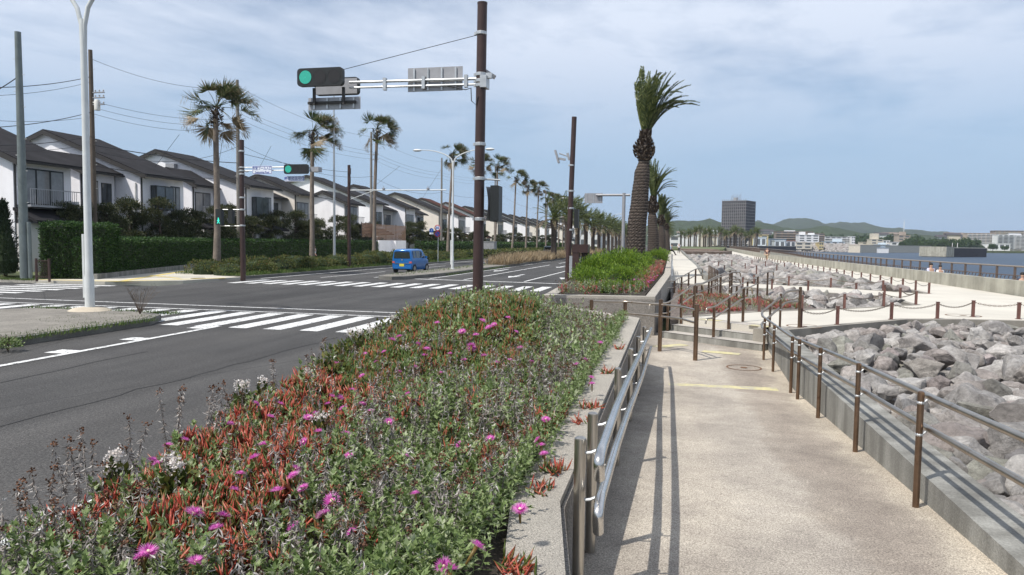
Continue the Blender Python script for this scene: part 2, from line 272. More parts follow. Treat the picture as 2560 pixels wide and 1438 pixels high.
# ---------------------------------------------------------------- object helpers
def link(o, parent=None):
    COL.objects.link(o)
    if parent: o.parent = parent
    return o
def empty(name, loc=(0, 0, 0), rz=0):
    o = bpy.data.objects.new(name, None); o.location = loc; o.rotation_euler = (0, 0, rz); o.empty_display_size = .1; return link(o)
def tag(o, label=None, cat=None, group=None, kind=None):
    if label: o['label'] = label
    if cat: o['category'] = cat
    if group: o['group'] = group
    if kind: o['kind'] = kind
    return o
def struct(o): o['kind'] = 'structure'; return o
def copy_tree(o, parent=None):
    c = o.copy(); COL.objects.link(c)
    if parent: c.parent = parent
    for k in ('label', 'group'):
        if k in c and parent is None: del c[k]
    for ch in [x for x in o.children]: copy_tree(ch, c)
    return c
class MB:
    def __init__(s): s.v = []; s.f = []; s.m = []; s.mi = 0
    def add(s, vs, fs):
        n = len(s.v); s.v += [tuple(x) for x in vs]; s.f += [tuple(n+i for i in f) for f in fs]; s.m += [s.mi]*len(fs); return s
    def mat(s, i): s.mi = i; return s
    def box(s, x0, y0, z0, x1, y1, z1):
        return s.add([(x0, y0, z0), (x1, y0, z0), (x1, y1, z0), (x0, y1, z0), (x0, y0, z1), (x1, y0, z1), (x1, y1, z1), (x0, y1, z1)],
                     [(0, 3, 2, 1), (4, 5, 6, 7), (0, 1, 5, 4), (1, 2, 6, 5), (2, 3, 7, 6), (3, 0, 4, 7)])
    def obox(s, c, ax, ay, az, hx, hy, hz):
        c, ax, ay, az = map(Vector, (c, ax, ay, az)); vs = []
        for sz in (-1, 1):
            for sx, sy in ((-1, -1), (1, -1), (1, 1), (-1, 1)): vs.append(c+ax*hx*sx+ay*hy*sy+az*hz*sz)
        return s.add(vs, [(0, 3, 2, 1), (4, 5, 6, 7), (0, 1, 5, 4), (1, 2, 6, 5), (2, 3, 7, 6), (3, 0, 4, 7)])
    def prism(s, poly, z0, z1, bottom=False):   # z0/z1 numbers or functions of (x,y)
        f0 = z0 if callable(z0) else (lambda x, y: z0); f1 = z1 if callable(z1) else (lambda x, y: z1)
        n = len(poly); a = sum(poly[i][0]*poly[(i+1) % n][1]-poly[(i+1) % n][0]*poly[i][1] for i in range(n))
        if a < 0: poly = poly[::-1]
        vs = [(p[0], p[1], f0(p[0], p[1])) for p in poly]+[(p[0], p[1], f1(p[0], p[1])) for p in poly]
        fs = [tuple(range(n, 2*n))]+[(i, (i+1) % n, n+(i+1) % n, n+i) for i in range(n)]
        if bottom: fs.append(tuple(range(n-1, -1, -1)))
        return s.add(vs, fs)
    def strip(s, a, b, w, z):      # flat strip on the ground between two points
        a, b = Vector(a[:2]), Vector(b[:2]); d = (b-a).normalized(); n = Vector((-d.y, d.x))*w/2
        return s.add([(*(a-n), z), (*(b-n), z), (*(b+n), z), (*(a+n), z)], [(0, 1, 2, 3)])
    def wall(s, pts, w, z0, z1):   # wall along a polyline, w to the left of travel
        P2 = [Vector(p[:2]) for p in pts]; n = len(P2); off = []
        for i in range(n):
            d = Vector((0, 0))
            if i: d += (P2[i]-P2[i-1]).normalized()
            if i < n-1: d += (P2[i+1]-P2[i]).normalized()
            d.normalize(); off.append(P2[i]+Vector((-d.y, d.x))*w)
        f0 = z0 if callable(z0) else (lambda x, y: z0); f1 = z1 if callable(z1) else (lambda x, y: z1)
        for i in range(n-1):
            q = [P2[i], P2[i+1], off[i+1], off[i]]
            s.add([(p.x, p.y, f0(p.x, p.y)) for p in q]+[(p.x, p.y, f1(p.x, p.y)) for p in q], [(4, 5, 6, 7), (0, 1, 5, 4), (2, 3, 7, 6)]+([(3, 0, 4, 7)] if i == 0 else [])+([(1, 2, 6, 5)] if i == n-2 else []))
        return s
    def tube(s, pts, r, n=8, cap=True):
        pts = [Vector(p) for p in pts]; m = len(pts); rs = r if isinstance(r, (list, tuple)) else [r]*m
        vs = []; up = None
        for i in range(m):
            t = ((pts[min(i+1, m-1)]-pts[max(i-1, 0)])).normalized()
            if up is None: up = Vector((0, 0, 1)) if abs(t.z) < .9 else Vector((1, 0, 0))
            a = t.cross(up).normalized(); b = a.cross(t).normalized(); up = b
            for k in range(n):
                an = 2*math.pi*k/n; vs.append(pts[i]+(a*math.cos(an)+b*math.sin(an))*rs[i])
        fs = [(i*n+k, i*n+(k+1) % n, (i+1)*n+(k+1) % n, (i+1)*n+k) for i in range(m-1) for k in range(n)]
        if cap: fs += [tuple(range(n-1, -1, -1)), tuple((m-1)*n+k for k in range(n))]
        return s.add(vs, fs)
    def lathe(s, prof, n=16, c=(0, 0, 0)):
        vs = [(c[0]+r*math.cos(2*math.pi*k/n), c[1]+r*math.sin(2*math.pi*k/n), c[2]+z) for r, z in prof for k in range(n)]
        fs = [(i*n+k, i*n+(k+1) % n, (i+1)*n+(k+1) % n, (i+1)*n+k) for i in range(len(prof)-1) for k in range(n)]
        return s.add(vs, fs+[tuple(range(n-1, -1, -1)), tuple((len(prof)-1)*n+k for k in range(n))])
    def ball(s, c, r, n=8, sq=(1, 1, 1)):
        m = n//2; vs = []; 
        for i in range(m+1):
            th = math.pi*i/m
            for k in range(n): a = 2*math.pi*k/n; vs.append((c[0]+r*sq[0]*math.sin(th)*math.cos(a), c[1]+r*sq[1]*math.sin(th)*math.sin(a), c[2]+r*sq[2]*math.cos(th)))
        return s.add(vs, [(i*n+k, (i+1)*n+k, (i+1)*n+(k+1) % n, i*n+(k+1) % n) for i in range(m) for k in range(n)])
    def disc(s, c, ax, ay, r, n=20, ri=0, d=None, t=0):
        c, ax, ay = Vector(c), Vector(ax), Vector(ay); nn = ax.cross(ay).normalized()
        o = [c+(ax*math.cos(2*math.pi*k/n)+ay*math.sin(2*math.pi*k/n))*r for k in range(n)]
        if ri:
            i_ = [c+(ax*math.cos(2*math.pi*k/n)+ay*math.sin(2*math.pi*k/n))*ri for k in range(n)]
            s.add(o+i_, [(k, (k+1) % n, n+(k+1) % n, n+k) for k in range(n)])
        elif t:
            b = [p-nn*t for p in o]; s.add(o+b, [tuple(range(n)), tuple(range(2*n-1, n-1, -1))]+[(k, n+k, n+(k+1) % n, (k+1) % n) for k in range(n)])
        else: s.add(o, [tuple(range(n))])
        return s
    def build(s, name, mats, parent=None, smooth=None, loc=None):
        me = bpy.data.meshes.new(name); me.from_pydata(s.v, [], s.f)
        for m in (mats if isinstance(mats, (list, tuple)) else [mats]): me.materials.append(m)
        if any(s.m): me.polygons.foreach_set('material_index', s.m)
        if smooth:
            me.polygons.foreach_set('use_smooth', [True]*len(s.f))
            if smooth != 'all': me.set_sharp_from_angle(angle=R(40))
        me.update(); o = bpy.data.objects.new(name, me)
        if loc is not None: o.location = loc
        return link(o, parent)
def trimesh(name, V, Fc, mats, mi=None, parent=None, smooth=False):
    V = np.asarray(V, dtype=np.float32); Fc = np.asarray(Fc, dtype=np.int32); me = bpy.data.meshes.new(name); k = Fc.shape[1]
    me.vertices.add(len(V)); me.vertices.foreach_set('co', V.ravel()); me.loops.add(Fc.size); me.loops.foreach_set('vertex_index', Fc.ravel())
    me.polygons.add(len(Fc)); me.polygons.foreach_set('loop_start', np.arange(0, Fc.size, k, dtype=np.int32))
    for m in (mats if isinstance(mats, (list, tuple)) else [mats]): me.materials.append(m)
    if mi is not None: me.polygons.foreach_set('material_index', np.asarray(mi, dtype=np.int32))
    me.update(calc_edges=True)
    if smooth: me.polygons.foreach_set('use_smooth', np.ones(len(Fc), dtype=bool))
    return link(bpy.data.objects.new(name, me), parent)
class LB:   # leaf builder: batches of small leaves, all triangles
    def __init__(s): s.V = []; s.F = []; s.M = []; s.n = 0
    def put(s, v, f, mi=0):
        v = np.asarray(v, float); f = np.asarray(f, int); s.V.append(v); s.F.append(f+s.n); s.M.append(np.full(len(f), mi)); s.n += len(v)
    def leaves(s, C, D, U, L, Wd, mi=0, fold=.25, bend=0.):   # arrays: centre(base), direction, side axis; 4 triangles each
        n = len(C); L = np.broadcast_to(L, (n,))[:, None]; Wd = np.broadcast_to(Wd, (n,))[:, None]
        D = D/np.linalg.norm(D, axis=1)[:, None]; A = np.cross(D, U); A /= (np.linalg.norm(A, axis=1)[:, None]+1e-9); Nn = np.cross(A, D)
        m = C+D*L*.5-Nn*Wd*fold; t = C+D*L-Nn*L*bend; l = C+D*L*.45+A*Wd*.5; r = C+D*L*.45-A*Wd*.5
        V = np.stack([C, l, m, r, t], 1).reshape(-1, 3); base = (np.arange(n)*5)[:, None, None]
        Fq = np.array([[0, 2, 1], [0, 3, 2], [1, 2, 4], [2, 3, 4]])[None]+base; s.put(V, Fq.reshape(-1, 3), mi)
    def build(s, name, mats, parent=None): return trimesh(name, np.concatenate(s.V), np.concatenate(s.F), mats, np.concatenate(s.M), parent)
def rdir(n, zmin=-1., zmax=1.):
    z = rng.uniform(zmin, zmax, n); a = rng.uniform(0, 2*np.pi, n); r = np.sqrt(1-z*z); return np.stack([r*np.cos(a), r*np.sin(a), z], 1)
def blob_leaves(lb, c, rad, n, ls, lw, up=.35, rough=.25, mi=0, zmin=-.25, shell=.55):
    d = rdir(n, zmin, 1); k = 1+rough*np.sin(d[:, 0]*5.3+c[0]*3)*np.cos(d[:, 1]*4.7+c[1]*2)+rough*.5*np.sin(d[:, 2]*9+d[:, 0]*7)
    rr = (shell+(1-shell)*rng.random(n)**.6)*k
    C = np.array(c)+d*np.array(rad)*rr[:, None]; D = d+rng.normal(0, .6, (n, 3))+np.array([0, 0, up]); lb.leaves(C, D, rdir(n), ls*rng.uniform(.7, 1.3, n), lw*rng.uniform(.7, 1.3, n), mi)

# ================================================================ SETTING: land, sea, roads, paths
shoreL, shoreR = P(1930, 626.5, -2.6), P(2600, 634, -2.6)
coast = [(13.95, -40), (13.95, 121), (17, 200), (25, 425), (shoreL.x, shoreL.y), (shoreR.x, shoreR.y), (shoreR.x+900, shoreR.y-60), (4000, 4200), (-4000, 4200), (-4000, -200), (13.95, -200)]
b = MB(); b.prism(coast, -5, -.5); struct(b.build('ground', M['ground']))
b = MB(); b.add([(-4000, -800, -2.6), (4000, -800, -2.6), (4000, 4200, -2.6), (-4000, 4200, -2.6)], [(0, 1, 2, 3)]); struct(b.build('sea', M['water']))
b = MB(); b.prism([(-4.45, -60), (-4.45, 700), (-22.85, 700), (-22.85, 28.6), (-28, 28.3), (-90, 26), (-90, 7), (-22.85, 9), (-22.85, -60)], -.45, 0); struct(b.build('road', M['asphalt']))
# far verge, sidewalk and garden land left of the road
b = MB(); b.prism([(-23.02, 34.6), (-23.02, 700), (-2500, 900), (-2500, 30), (-90, 30.5), (-33.5, 31.5), (-28.4, 34)], -.45, .10); struct(b.build('lawn', M['ground']))
b = MB(); b.prism([(-22.9, 34.9), (-23.6, 38), (-28.6, 43), (-29, 60), (-29, 260), (-33.2, 260), (-34.6, 52), (-27.9, 30.2), (-31.2, 28.7), (-60, 27.6), (-60, 26.6), (-28.3, 28.45), (-25.9, 28.8), (-23.4, 31)], -.4, .125); struct(b.build('pavement', M['pave']))
b = MB(); b.strip((-25.4, 29.2), (-23.0, 33.9), .32, .131); b.strip((-25.6, 29.6), (-30, 40), .3, .1312); b.strip((-29.6, 28.75), (-25.4, 29.2), .3, .1314); b.strip((-24.6, 32.4), (-28.2, 34.6), .25, .1316)
tag(struct(b.build('tactile_strip', M['yellow'])))
b = MB(); b.wall([(-23.2, 35.2), (-22.87, 36.2), (-22.87, 300)], .16, -.1, .15); b.wall([(-25.4, 36.6), (-23.2, 35.2)], .16, -.1, .15); struct(b.build('kerb', M['kerb']))
# near-side median island with the lamp
isl = [(-18.6, -60), (-18.6, 15.9), (-17.6, 17.1), (-14.2, 17.1), (-13.2, 16.6), (-12.75, 15.6), (-12.75, -60)]
b = MB(); b.prism(isl, -.3, .17); struct(b.build('kerb', M['kerb']))
b = MB(); b.prism([(-18.4, -60), (-18.4, 15.8), (-17.5, 16.9), (-14.2, 16.9), (-13.3, 16.4), (-12.93, 15.5), (-12.93, -60)], .1, .178); struct(b.build('path', M['island']))
# far-side median
med = [(-16.6, 300), (-16.6, 39.2), (-16.1, 38.2), (-15.3, 38.0), (-14.8, 38.6), (-14.1, 44), (-14.1, 300)]
b = MB(); b.prism(med, -.3, .19); struct(b.build('kerb', M['kerb']))
b = MB(); b.prism([(-16.42, 300), (-16.42, 39.4), (-15.9, 38.4), (-15.3, 38.3), (-14.95, 38.8), (-14.28, 44), (-14.28, 300)], .1, .198); struct(b.build('median_strip', M['island']))
# road markings
b = MB(); z = .006
for k in range(19):
    x = -22.2+k*.96; b.add([(x, 15.8, z), (x+.5, 15.8, z), (x+.5, 19.3, z), (x, 19.3, z)], [(0, 1, 2, 3)])
for k in range(18):
    x = -21.6+k*.96; b.add([(x, 31.9, z), (x+.5, 31.9, z), (x+.5, 35.3, z), (x, 35.3, z)], [(0, 1, 2, 3)])
for k in range(7):
    y = 21.9+k*.95; b.add([(-28.8, y, z), (-24.6, y, z), (-24.6, y+.48, z), (-28.8, y+.48, z)], [(0, 1, 2, 3)])
z2 = .009
b.strip((-24, 19.62), (-6.5, 19.5), .14, z2); b.strip((-24, 20.95), (-6.9, 20.6), .14, z2); b.strip((-14.5, 39.6), (-5.3, 38.2), .35, z2)
b.strip((-11.02, 4), (-11.05, 16.0), .15, z2); b.strip((-11.02, -40), (-11.02, 4), .15, z2)
for y in (11.3, 13.2, 15.4, 9.2, 7): b.add([(-11.55, y, z), (-11.13, y, z), (-11.13, y+.42, z), (-11.55, y+.42, z)], [(0, 1, 2, 3)])
b.strip((-5.15, 38.3), (-5.0, 60), .15, z2); b.strip((-5, 60), (-5, 300), .15, z2)
b.strip((-11.65, 39.9), (-11.65, 70), .15, z2); b.strip((-8.0, 39.5), (-8.0, 74), .15, z2)
for k in range(12):
    b.strip((-11.65, 76+k*12), (-11.65, 82+k*12), .15, z2); b.strip((-8.0, 80+k*12), (-8.0, 86+k*12), .15, z2)
b.strip((-13.8, 40.2), (-13.75, 300), .15, z2); b.strip((-22.35, 36.2), (-22.3, 300), .15, z2); b.strip((-17.2, 40), (-17.1, 300), .15, z2); b.strip((-19.9, 38.5), (-19.8, 48), .13, z2)
for k in range(9): b.strip((-19.8, 56+k*14), (-19.8, 62+k*14), .13, z2)
b.strip((-4.62, -40), (-4.62, 15), .13, z2)
def arrow(x, y):   # pointing towards the crossing
    b.add([(x-.1, y+1.9, z2), (x+.1, y+1.9, z2), (x+.1, y+5, z2), (x-.1, y+5, z2)], [(0, 1, 2, 3)]); b.add([(x, y, z2), (x+.42, y+2, z2), (x-.42, y+2, z2)], [(0, 1, 2)])
for x, y in ((-9.85, 43.5), (-6.45, 43), (-9.85, 63), (-6.45, 62), (-6.45, 84), (-12.9, 52)): arrow(x, y)
struct(b.build('road_markings', M['paint']))
b = MB(); rr0 = random.Random(2)
for (xa, ya, xb, yb, n0) in ((-7.6, 2, -7.3, 15, 30), (-7.3, 20.8, -6.6, 31, 18), (-18, 26, -7, 24.5, 26), (-9.6, 5, -9.9, 12, 16)):
    pr0 = None
    for k in range(n0+1): t = k/n0; p0 = V((xa+(xb-xa)*t+rr0.gauss(0, .03), ya+(yb-ya)*t+rr0.gauss(0, .03), 0)) if False else Vector((xa+(xb-xa)*t+rr0.gauss(0, .03), ya+(yb-ya)*t+rr0.gauss(0, .03), 0)); (b.strip(pr0, p0, .022, .004) if pr0 else None); pr0 = p0
struct(b.build('road_seams', mat('seam_tar', (.022, .022, .022), .8)))
for n_, (px, py) in enumerate(((330, 708), (495, 696))):
    o = MB().lathe([(.36, 0), (.36, .012), (.33, .016)], 20).build('manhole_cover', mat('iron_cover%d' % n_, (.10, .085, .07), .8), None, None, P(px, py, .126))
    tag(o, ('round iron manhole cover on the pavement corner beside the yellow line', 'round iron manhole cover on the pavement in front of the azalea strip')[n_], 'manhole cover', 'pavement manhole covers')

# --- raised ramp path, planters, stairs, promenade
def pz(x, y): return .5-.053*y if y < 12.3 else -.152
def ease(y): return max(-.152, min(.7, .5-.053*y))
b = MB()
for y in range(-12, 13):
    a, c = float(y), float(min(y+1, 12.3)); b.add([(-.8, a, pz(0, a)), (2.3, a, pz(0, a)), (2.3, c, pz(0, c)), (-.8, c, pz(0, c))], [(0, 1, 2, 3)])
b.add([(-.8, 12.3, -.152), (2.3, 12.3, -.152), (2.3, 19, -.152), (-.8, 19.5, -.152), (-6, 19.5, -.152), (-6, 14, -.152), (-.8, 12.5, -.152)], [(0, 1, 2, 3, 4, 5, 6)])
struct(b.build('path', M['path']))
NB = [(-.36, -3), (-.39, 2.86), (-.54, 3.69), (-.54, 13.4), (-2.9, 16.2), (-4.2, 17.2)]
b = MB(); b.wall(NB, .26, -.5, .84); b.wall([(-4.2, 17.2), (-4.2, 12.5), (-2.75, 2), (-2.5, -3)], .15, -.3, .80)
o = b.build('planter_wall', [M['wash']]); tag(o, 'low pebble-finished planter wall with a light coping beside the ramp handrail', 'wall')
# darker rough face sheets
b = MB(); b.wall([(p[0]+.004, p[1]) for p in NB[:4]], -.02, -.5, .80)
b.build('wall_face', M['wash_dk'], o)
b = MB(); b.prism([(-.6, -3), (-.62, 2.9), (-.78, 3.8), (-.78, 13.3), (-3, 16.0), (-4.1, 17), (-4.1, 12.5), (-2.7, 2), (-2.4, -3)], -.3, .78); struct(b.build('planting_soil', M['soil']))
b = MB(); b.wall([(-3.2, 18.35), (-.38, 18.8), (.02, 34), (.02, 110)][::-1], -.32, -.5, lambda x, y: .85 if y < 50 else 1.15); b.wall([(-4.45, 300), (-4.45, 34), (-3.2, 18.35)][::-1], -.3, -.4, lambda x, y: .85 if y < 20 else .3 if y > 36 else .55)
o = b.build('planter_wall', M['wash']); tag(o, 'pebble-finished planter wall with pale coping in front of the bright green bushes', 'wall')
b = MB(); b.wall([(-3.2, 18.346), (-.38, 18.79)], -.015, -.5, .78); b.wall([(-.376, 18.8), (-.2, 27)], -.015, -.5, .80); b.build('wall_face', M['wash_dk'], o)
b = MB(); b.prism([(-3.1, 18.7), (-.7, 19.05), (-.35, 34), (-.35, 110), (-1, 300), (-4.2, 300), (-4.2, 34)], -.4, lambda x, y: .80 if y < 60 else 1.0); struct(b.build('planting_soil', M['soil']))
b = MB(); b.wall([(2.02, -12), (2.02, 12.5), (2.18, 16.9)], -.36, -.6, .38)
o = b.build('low_wall', M['conc_wall']); tag(o, 'low weathered concrete wall between the ramp and the near rock field', 'wall')
# yellow tactile strips, drain rings
b = MB()
for (a, c, w) in (((P(1672, 962, -.15)), (P(1944, 974, -.15)), .28), (P(1640, 868, -.15), P(1712, 862, -.15), .3), (P(1757, 878, -.15), P(1850, 886, -.15), .3)): b.strip(a, c, w, -.146)
b.strip((.75, 18.95), (1.25, 18.6), .3, .306); b.strip((1.9, 17.95), (2.3, 17.65), .3, .306)
struct(b.build('tactile_strip', mat('tactile_tiles', (.52, .47, .26), .85, fine=.25, fscale=40, var=.15, scale=6, stain=(4, .48, (.40, .37, .29)))))
for (px, py, z, r, t) in ((1860, 919, -.15, .33, 'rusty round drain cover on the lower landing before the steps'), (2010, 815.5, .3, .4, 'rusty ring cover at the top of the steps beside the end chain post'), (2408, 789, .3, .45, 'rusty ring cover on the pale promenade behind the near rocks')):
    c = P(px, py, z+.004); b = MB(); b.disc((0, 0, 0), (1, 0, 0), (0, 1, 0), r, 28, r*.9); b.disc((0, 0, .001), (1, 0, 0), (0, 1, 0), r*.2, 12)
    tag(b.build('drain_cover', mat('rust', (.16, .085, .045), .9), None, None, c), t, 'drain cover')
# stairs: direction d, three risers
A0, A1 = Vector((-.2, 18.45)), Vector((2.02, 16.75)); sd = Vector((.608, .794))
b = MB()
for k in range(3):
    o_ = sd*(.40*k); q = [A0+o_, A1+o_, A1+sd*1.6, A0+sd*1.6]
    if k == 2: q = [A0+o_, A1+o_, A1+sd*1.25, A0+sd*1.25]
    b.prism([(p.x, p.y) for p in q], -.5+.001*k, 0+.15*k)
o = b.build('steps', M['conc_wall']); tag(o, 'three broad concrete steps rising from the lower landing to the promenade', 'steps')
b = MB()
for k in range(3):
    o_ = sd*(.40*k-.012); b.add([(*(A0+o_), .15*k+.003), (*(A1+o_), .15*k+.003), (*(A1+o_+sd*.40), .15*k+.003), (*(A0+o_+sd*.40), .15*k+.003)], [(0, 1, 2, 3)])
b.build('tread', M['conc'], o)
# promenade sheet (z = .3) with holes left for the rock fields = built from pieces
def pr(poly, z1=.3, m='prom', nm='promenade'): bb = MB(); bb.prism(poly, -.6, z1); return struct(bb.build(nm, M[m]))
pA = P(1920, 822, .3); pB = P(2240, 795, .3); pC = P(2560, 800, .3)
prom_edge = [(2.19, 17.05), (3.1, 17.9), (6.0, 20.85), (7.5, 21.35), (13.5, 21.9)]
tri = [(.35, 19.25), (2.41, 21.45), (5.2, 23.45), (8.05, 26.0), (8.1, 28.6), (8.1, 30.3), (4.4, 31.9), (2.3, 34.0), (.35, 34.0)]
tri2 = [(.35, 19.25), (2.41, 21.45), (5.2, 23.45), (8.05, 26.0), (8.1, 30.3), (4.4, 33.0), (2.4, 35.2)]
far = [(3.0, 37.6), (6.9, 35.7), (10.2, 32.3), (10.6, 33.2), (10.6, 121), (9.5, 150), (2.6, 150), (2.05, 60), (2.05, 39)]
# diagonal strip 1 (stairs -> promenade), strip 2, the long promenade and the strip behind the near field
pr([(.15, 19.15)]+[(2.02, 16.75+1.0), (2.19, 17.05)]+prom_edge[1:]+[(13.6, 21.9), (13.6, 31.5), (10.6, 33.15), (10.2, 32.3), (6.9, 35.7), (3.0, 37.6), (2.05, 39), (2.05, 42), (.02, 42), (.02, 36.5), (2.4, 35.2), (4.4, 33.0), (8.1, 30.3), (8.05, 26.0), (5.2, 23.45), (2.41, 21.45), (.35, 19.25)][0:])
pr([(10.6, 33.15), (13.6, 31.5), (13.75, 121), (18, 230), (12, 230), (9.5, 150), (10.6, 121)])
b = MB()
for pts in (prom_edge+[(15, 22)], ):
    b.wall(pts, -.22, -.5, .305)
b.wall([tri2[i] for i in (0, 1, 2, 3, 4, 5, 6)], .22, -.5, .31); b.wall([(2.05, 39), (3.0, 37.6), (6.9, 35.7), (10.2, 32.3), (10.6, 33.2), (10.6, 121)], .22, -.5, .31)
b.wall([(2.16, 17.0), (2.55, 17.38)], .4, -.5, .30)
struct(b.build('kerb', mat('promenade_kerb', (.26, .24, .205), .9, var=.2, scale=2, fine=.2)))
b = MB(); b.prism([(2.0, -5), (2.0, 17), (6, 20.9), (14, 21.9), (14, -5)], -.6, -.30); struct(b.build('gravel_bed', M['gravel']))
b = MB(); b.prism(tri2, -.55, .0); b.prism(far, -.55, .02); struct(b.build('gravel_bed', M['gravel']))
# far walkway: from the second steps up to the sea-wall path
def wz(x, y): return .3 if y < 40 else min(.72, .3+(y-40)*.035)
b = MB()
for y in range(36, 200, 2):
    x1 = 1.72 if y < 120 else 1.72+(y-120)*.004; b.add([(.02, y, wz(0, y)+.004), (x1, y, wz(0, y)+.004), (x1, y+2, wz(0, y+2)+.004), (.02, y+2, wz(0, y+2)+.004)], [(0, 1, 2, 3)])
b.wall([(1.72, 39.5), (1.72, 120), (2.04, 200)], -.01, -.3, lambda x, y: wz(0, y))
struct(b.build('path', M['prom']))
b = MB()
for k in range(26):
    y = 44+k*3.2; b.strip((.04, y), (1.7, y), .05, wz(0, y)+.012)
struct(b.build('path_joints', mat('joint', (.12, .11, .10), 1)))
b = MB(); b.wall([(1.74, 39.5), (1.74, 120), (2.06, 200)], -.3, -.5, lambda x, y: wz(0, y)+.28)
tag(b.build('low_wall', M['conc_wall']), 'low brown concrete kerb wall along the right edge of the far walkway', 'wall')
# brown ends of the far field
b = MB(); b.prism([(2.2, 130), (9, 133), (12, 152), (2.2, 160)], -.3, 1.0); b.prism([(1.9, 152), (9.4, 150), (9, 175), (1.9, 175)], .2, 1.25)
struct(b.build('planting_soil', mat('dry_plants_bed', (.17, .13, .105), 1, var=.35, scale=1.5, fine=.5, fscale=8, bump=1, bscale=6)))
b = MB(); b.prism([(-4.2, 176), (12, 178), (30, 420), (-4.2, 420)], -.3, 1.1); struct(b.build('lawn', M['ground']))
# sea wall and quay
b = MB(); b.wall([(14.35, 26), (13.62, 35), (13.62, 70), (13.7, 121)], -.28, -.8, .9); tag(b.build('sea_wall', M['seawall']), 'long low stained concrete sea wall along the promenade, nearest stretch', 'wall')
b = MB(); b.wall([(15.5, 20), (14.36, 25.95)], -.28, -.8, .9); tag(b.build('sea_wall', M['seawall']), 'short end stretch of concrete sea wall at the right border', 'wall')
b = MB(); b.wall([(13.7, 121.2), (15.6, 165), (22, 300), (27, 425)], -.3, -.8, 1.0); tag(b.build('sea_wall', M['seawall']), 'distant stretch of concrete sea wall beyond the joint, bending to the harbour', 'wall')
b = MB(); b.prism([(13.6, -40), (19.2, -40), (19.2, 80), (19.6, 121), (24, 230), (33, 430), (20, 430), (13.6, 121)], -5, -.62); struct(b.build('quay', M['conc']))

# ================================================================ HANDRAILS
def bez(pts, n=5):     # round the corners of a polyline
    pts = [Vector(p) for p in pts]; out = [pts[0]]
    for i in range(1, len(pts)-1):
        a, b_, c = pts[i-1], pts[i], pts[i+1]; r = min(.12, (a-b_).length*.45, (c-b_).length*.45)
        p0 = b_+(a-b_).normalized()*r; p1 = b_+(c-b_).normalized()*r
        for k in range(n+1): t = k/n; out.append(p0*(1-t)**2+b_*2*t*(1-t)+p1*t*t)
    return out+[pts[-1]]
def handrail(name, label, rails, posts, r=.021, pr_=.024, railm='steel_br', postm='post_br', brackets=True, group=None, postlab=None):
    root = empty(name, posts[0][0] if posts else rails[0][0]); inv = -root.location
    for pts in rails:
        MB().tube([p+inv for p in bez(pts)], r, 10).build('rail', M[railm], root, True)
    for i, (base, top) in enumerate(posts):
        p = MB(); p.tube([base+inv, top+inv], pr_, 12); p.ball((top+inv), pr_, 10, (1, 1, .45)); po = p.build('post', M[postm], root, True)
        if brackets:
            for pts in rails:   # bracket from post to the nearest point of the rail
                best = None
                for k in range(len(pts)-1):
                    a, c = Vector(pts[k]), Vector(pts[k+1]); dd = c-a; t = max(0, min(1, (top-a).xy.dot(dd.xy)/max(1e-9, dd.xy.dot(dd.xy)))); q = a+dd*t
                    d2 = (q-top).xy.length
                    if best is None or d2 < best[0]: best = (d2, q)
                if best[0] < .25:
                    q = best[1]; h = Vector((top.x, top.y, q.z-.05)); bb = MB(); bb.ball(h+inv, .03, 8); bb.tube([h+inv, (h+q)/2+inv-Vector((0, 0, .015)), q+inv-Vector((0, 0, .01))], .009, 6)
                    bb.build('bracket', M['galv'], po, True)
    return tag(root, label, 'handrail', group)
V = Vector
# left rails along the planter wall
lt = [AX(1512, 1110, -.33), AX(1540, 1020, -.33), AX(1570, 950, -.33), AX(1600, 885, -.33), AX(1628, 822, -.33)]
ll = [AX(1505, 1240, -.33), AX(1535, 1130, -.33), AX(1570, 1030, -.33), AX(1605, 940, -.33), AX(1631, 855, -.33)]
def railz(pts, y):
    for k in range(len(pts)-1):
        if pts[k].y <= y <= pts[k+1].y: t = (y-pts[k].y)/(pts[k+1].y-pts[k].y); return pts[k].z*(1-t)+pts[k+1].z*t
    return pts[0].z if y < pts[0].y else pts[-1].z
top = [V((-.33, 3.63, 1.0)), V((-.33, 3.58, 1.10)), V((-.33, 3.7, 1.125))]+[V((-.33, y, railz(lt, y))) for y in (4.7, 6.1, 8.5, 11, 13.6)]+[V((-.33, 13.7, .62)), V((-.36, 13.7, .45))]
low = [V((-.33, 3.63, .72)), V((-.33, 3.58, .83)), V((-.33, 3.7, .87))]+[V((-.33, y, railz(ll, y))) for y in (4.7, 6.1, 9.3, 13.6)]
ps = []
for y in (3.79, 4.42, 6.61, 8.8, 10.91, 13.45): ps.append((V((-.45, y, pz(0, y)-.01)), V((-.45, y, AX(1451, 1097, -.45).z if y < 4 else railz(lt, y)+.03))))
handrail('handrail', 'double steel handrail on posts beside the pebbled planter wall, nearest rail', [top, low], ps, railm='steel', postm='steel_post', r=.029, pr_=.032)
# curved guard at the crossing gap
g1 = [P(1480, 762, .95), P(1560, 757, .93), P(1642, 757, .9), P(1700, 765, .9), P(1735, 776, .9)]
for p in g1: p.z = .90
gA, gB, gC, gD = P(1649, 878, -.15), P(1738, 901, -.15), V((-1.75, 16.4, -.15)), V((-1.0, 16.6, -.15))
gm = [V((gC.x, gC.y, .88)), V((gD.x, gD.y-.05, .88)), V((gA.x, gA.y, .88)), V(((gA.x+gB.x)/2+.08, (gA.y+gB.y)/2+.12, .88)), V((gB.x, gB.y, .87))]
gl = [V((p.x, p.y, p.z-.26)) for p in gm[1:]]
handrail('handrail', 'curved double guard rail on thick brown posts at the planter corner before the steps', [gm, gl],
         [(V((p.x, p.y, -.16)), V((p.x, p.y, h))) for p, h in ((gA, .98), (gB, .98), (gC, .9), (gD, .9))], pr_=.045, r=.024, brackets=False)
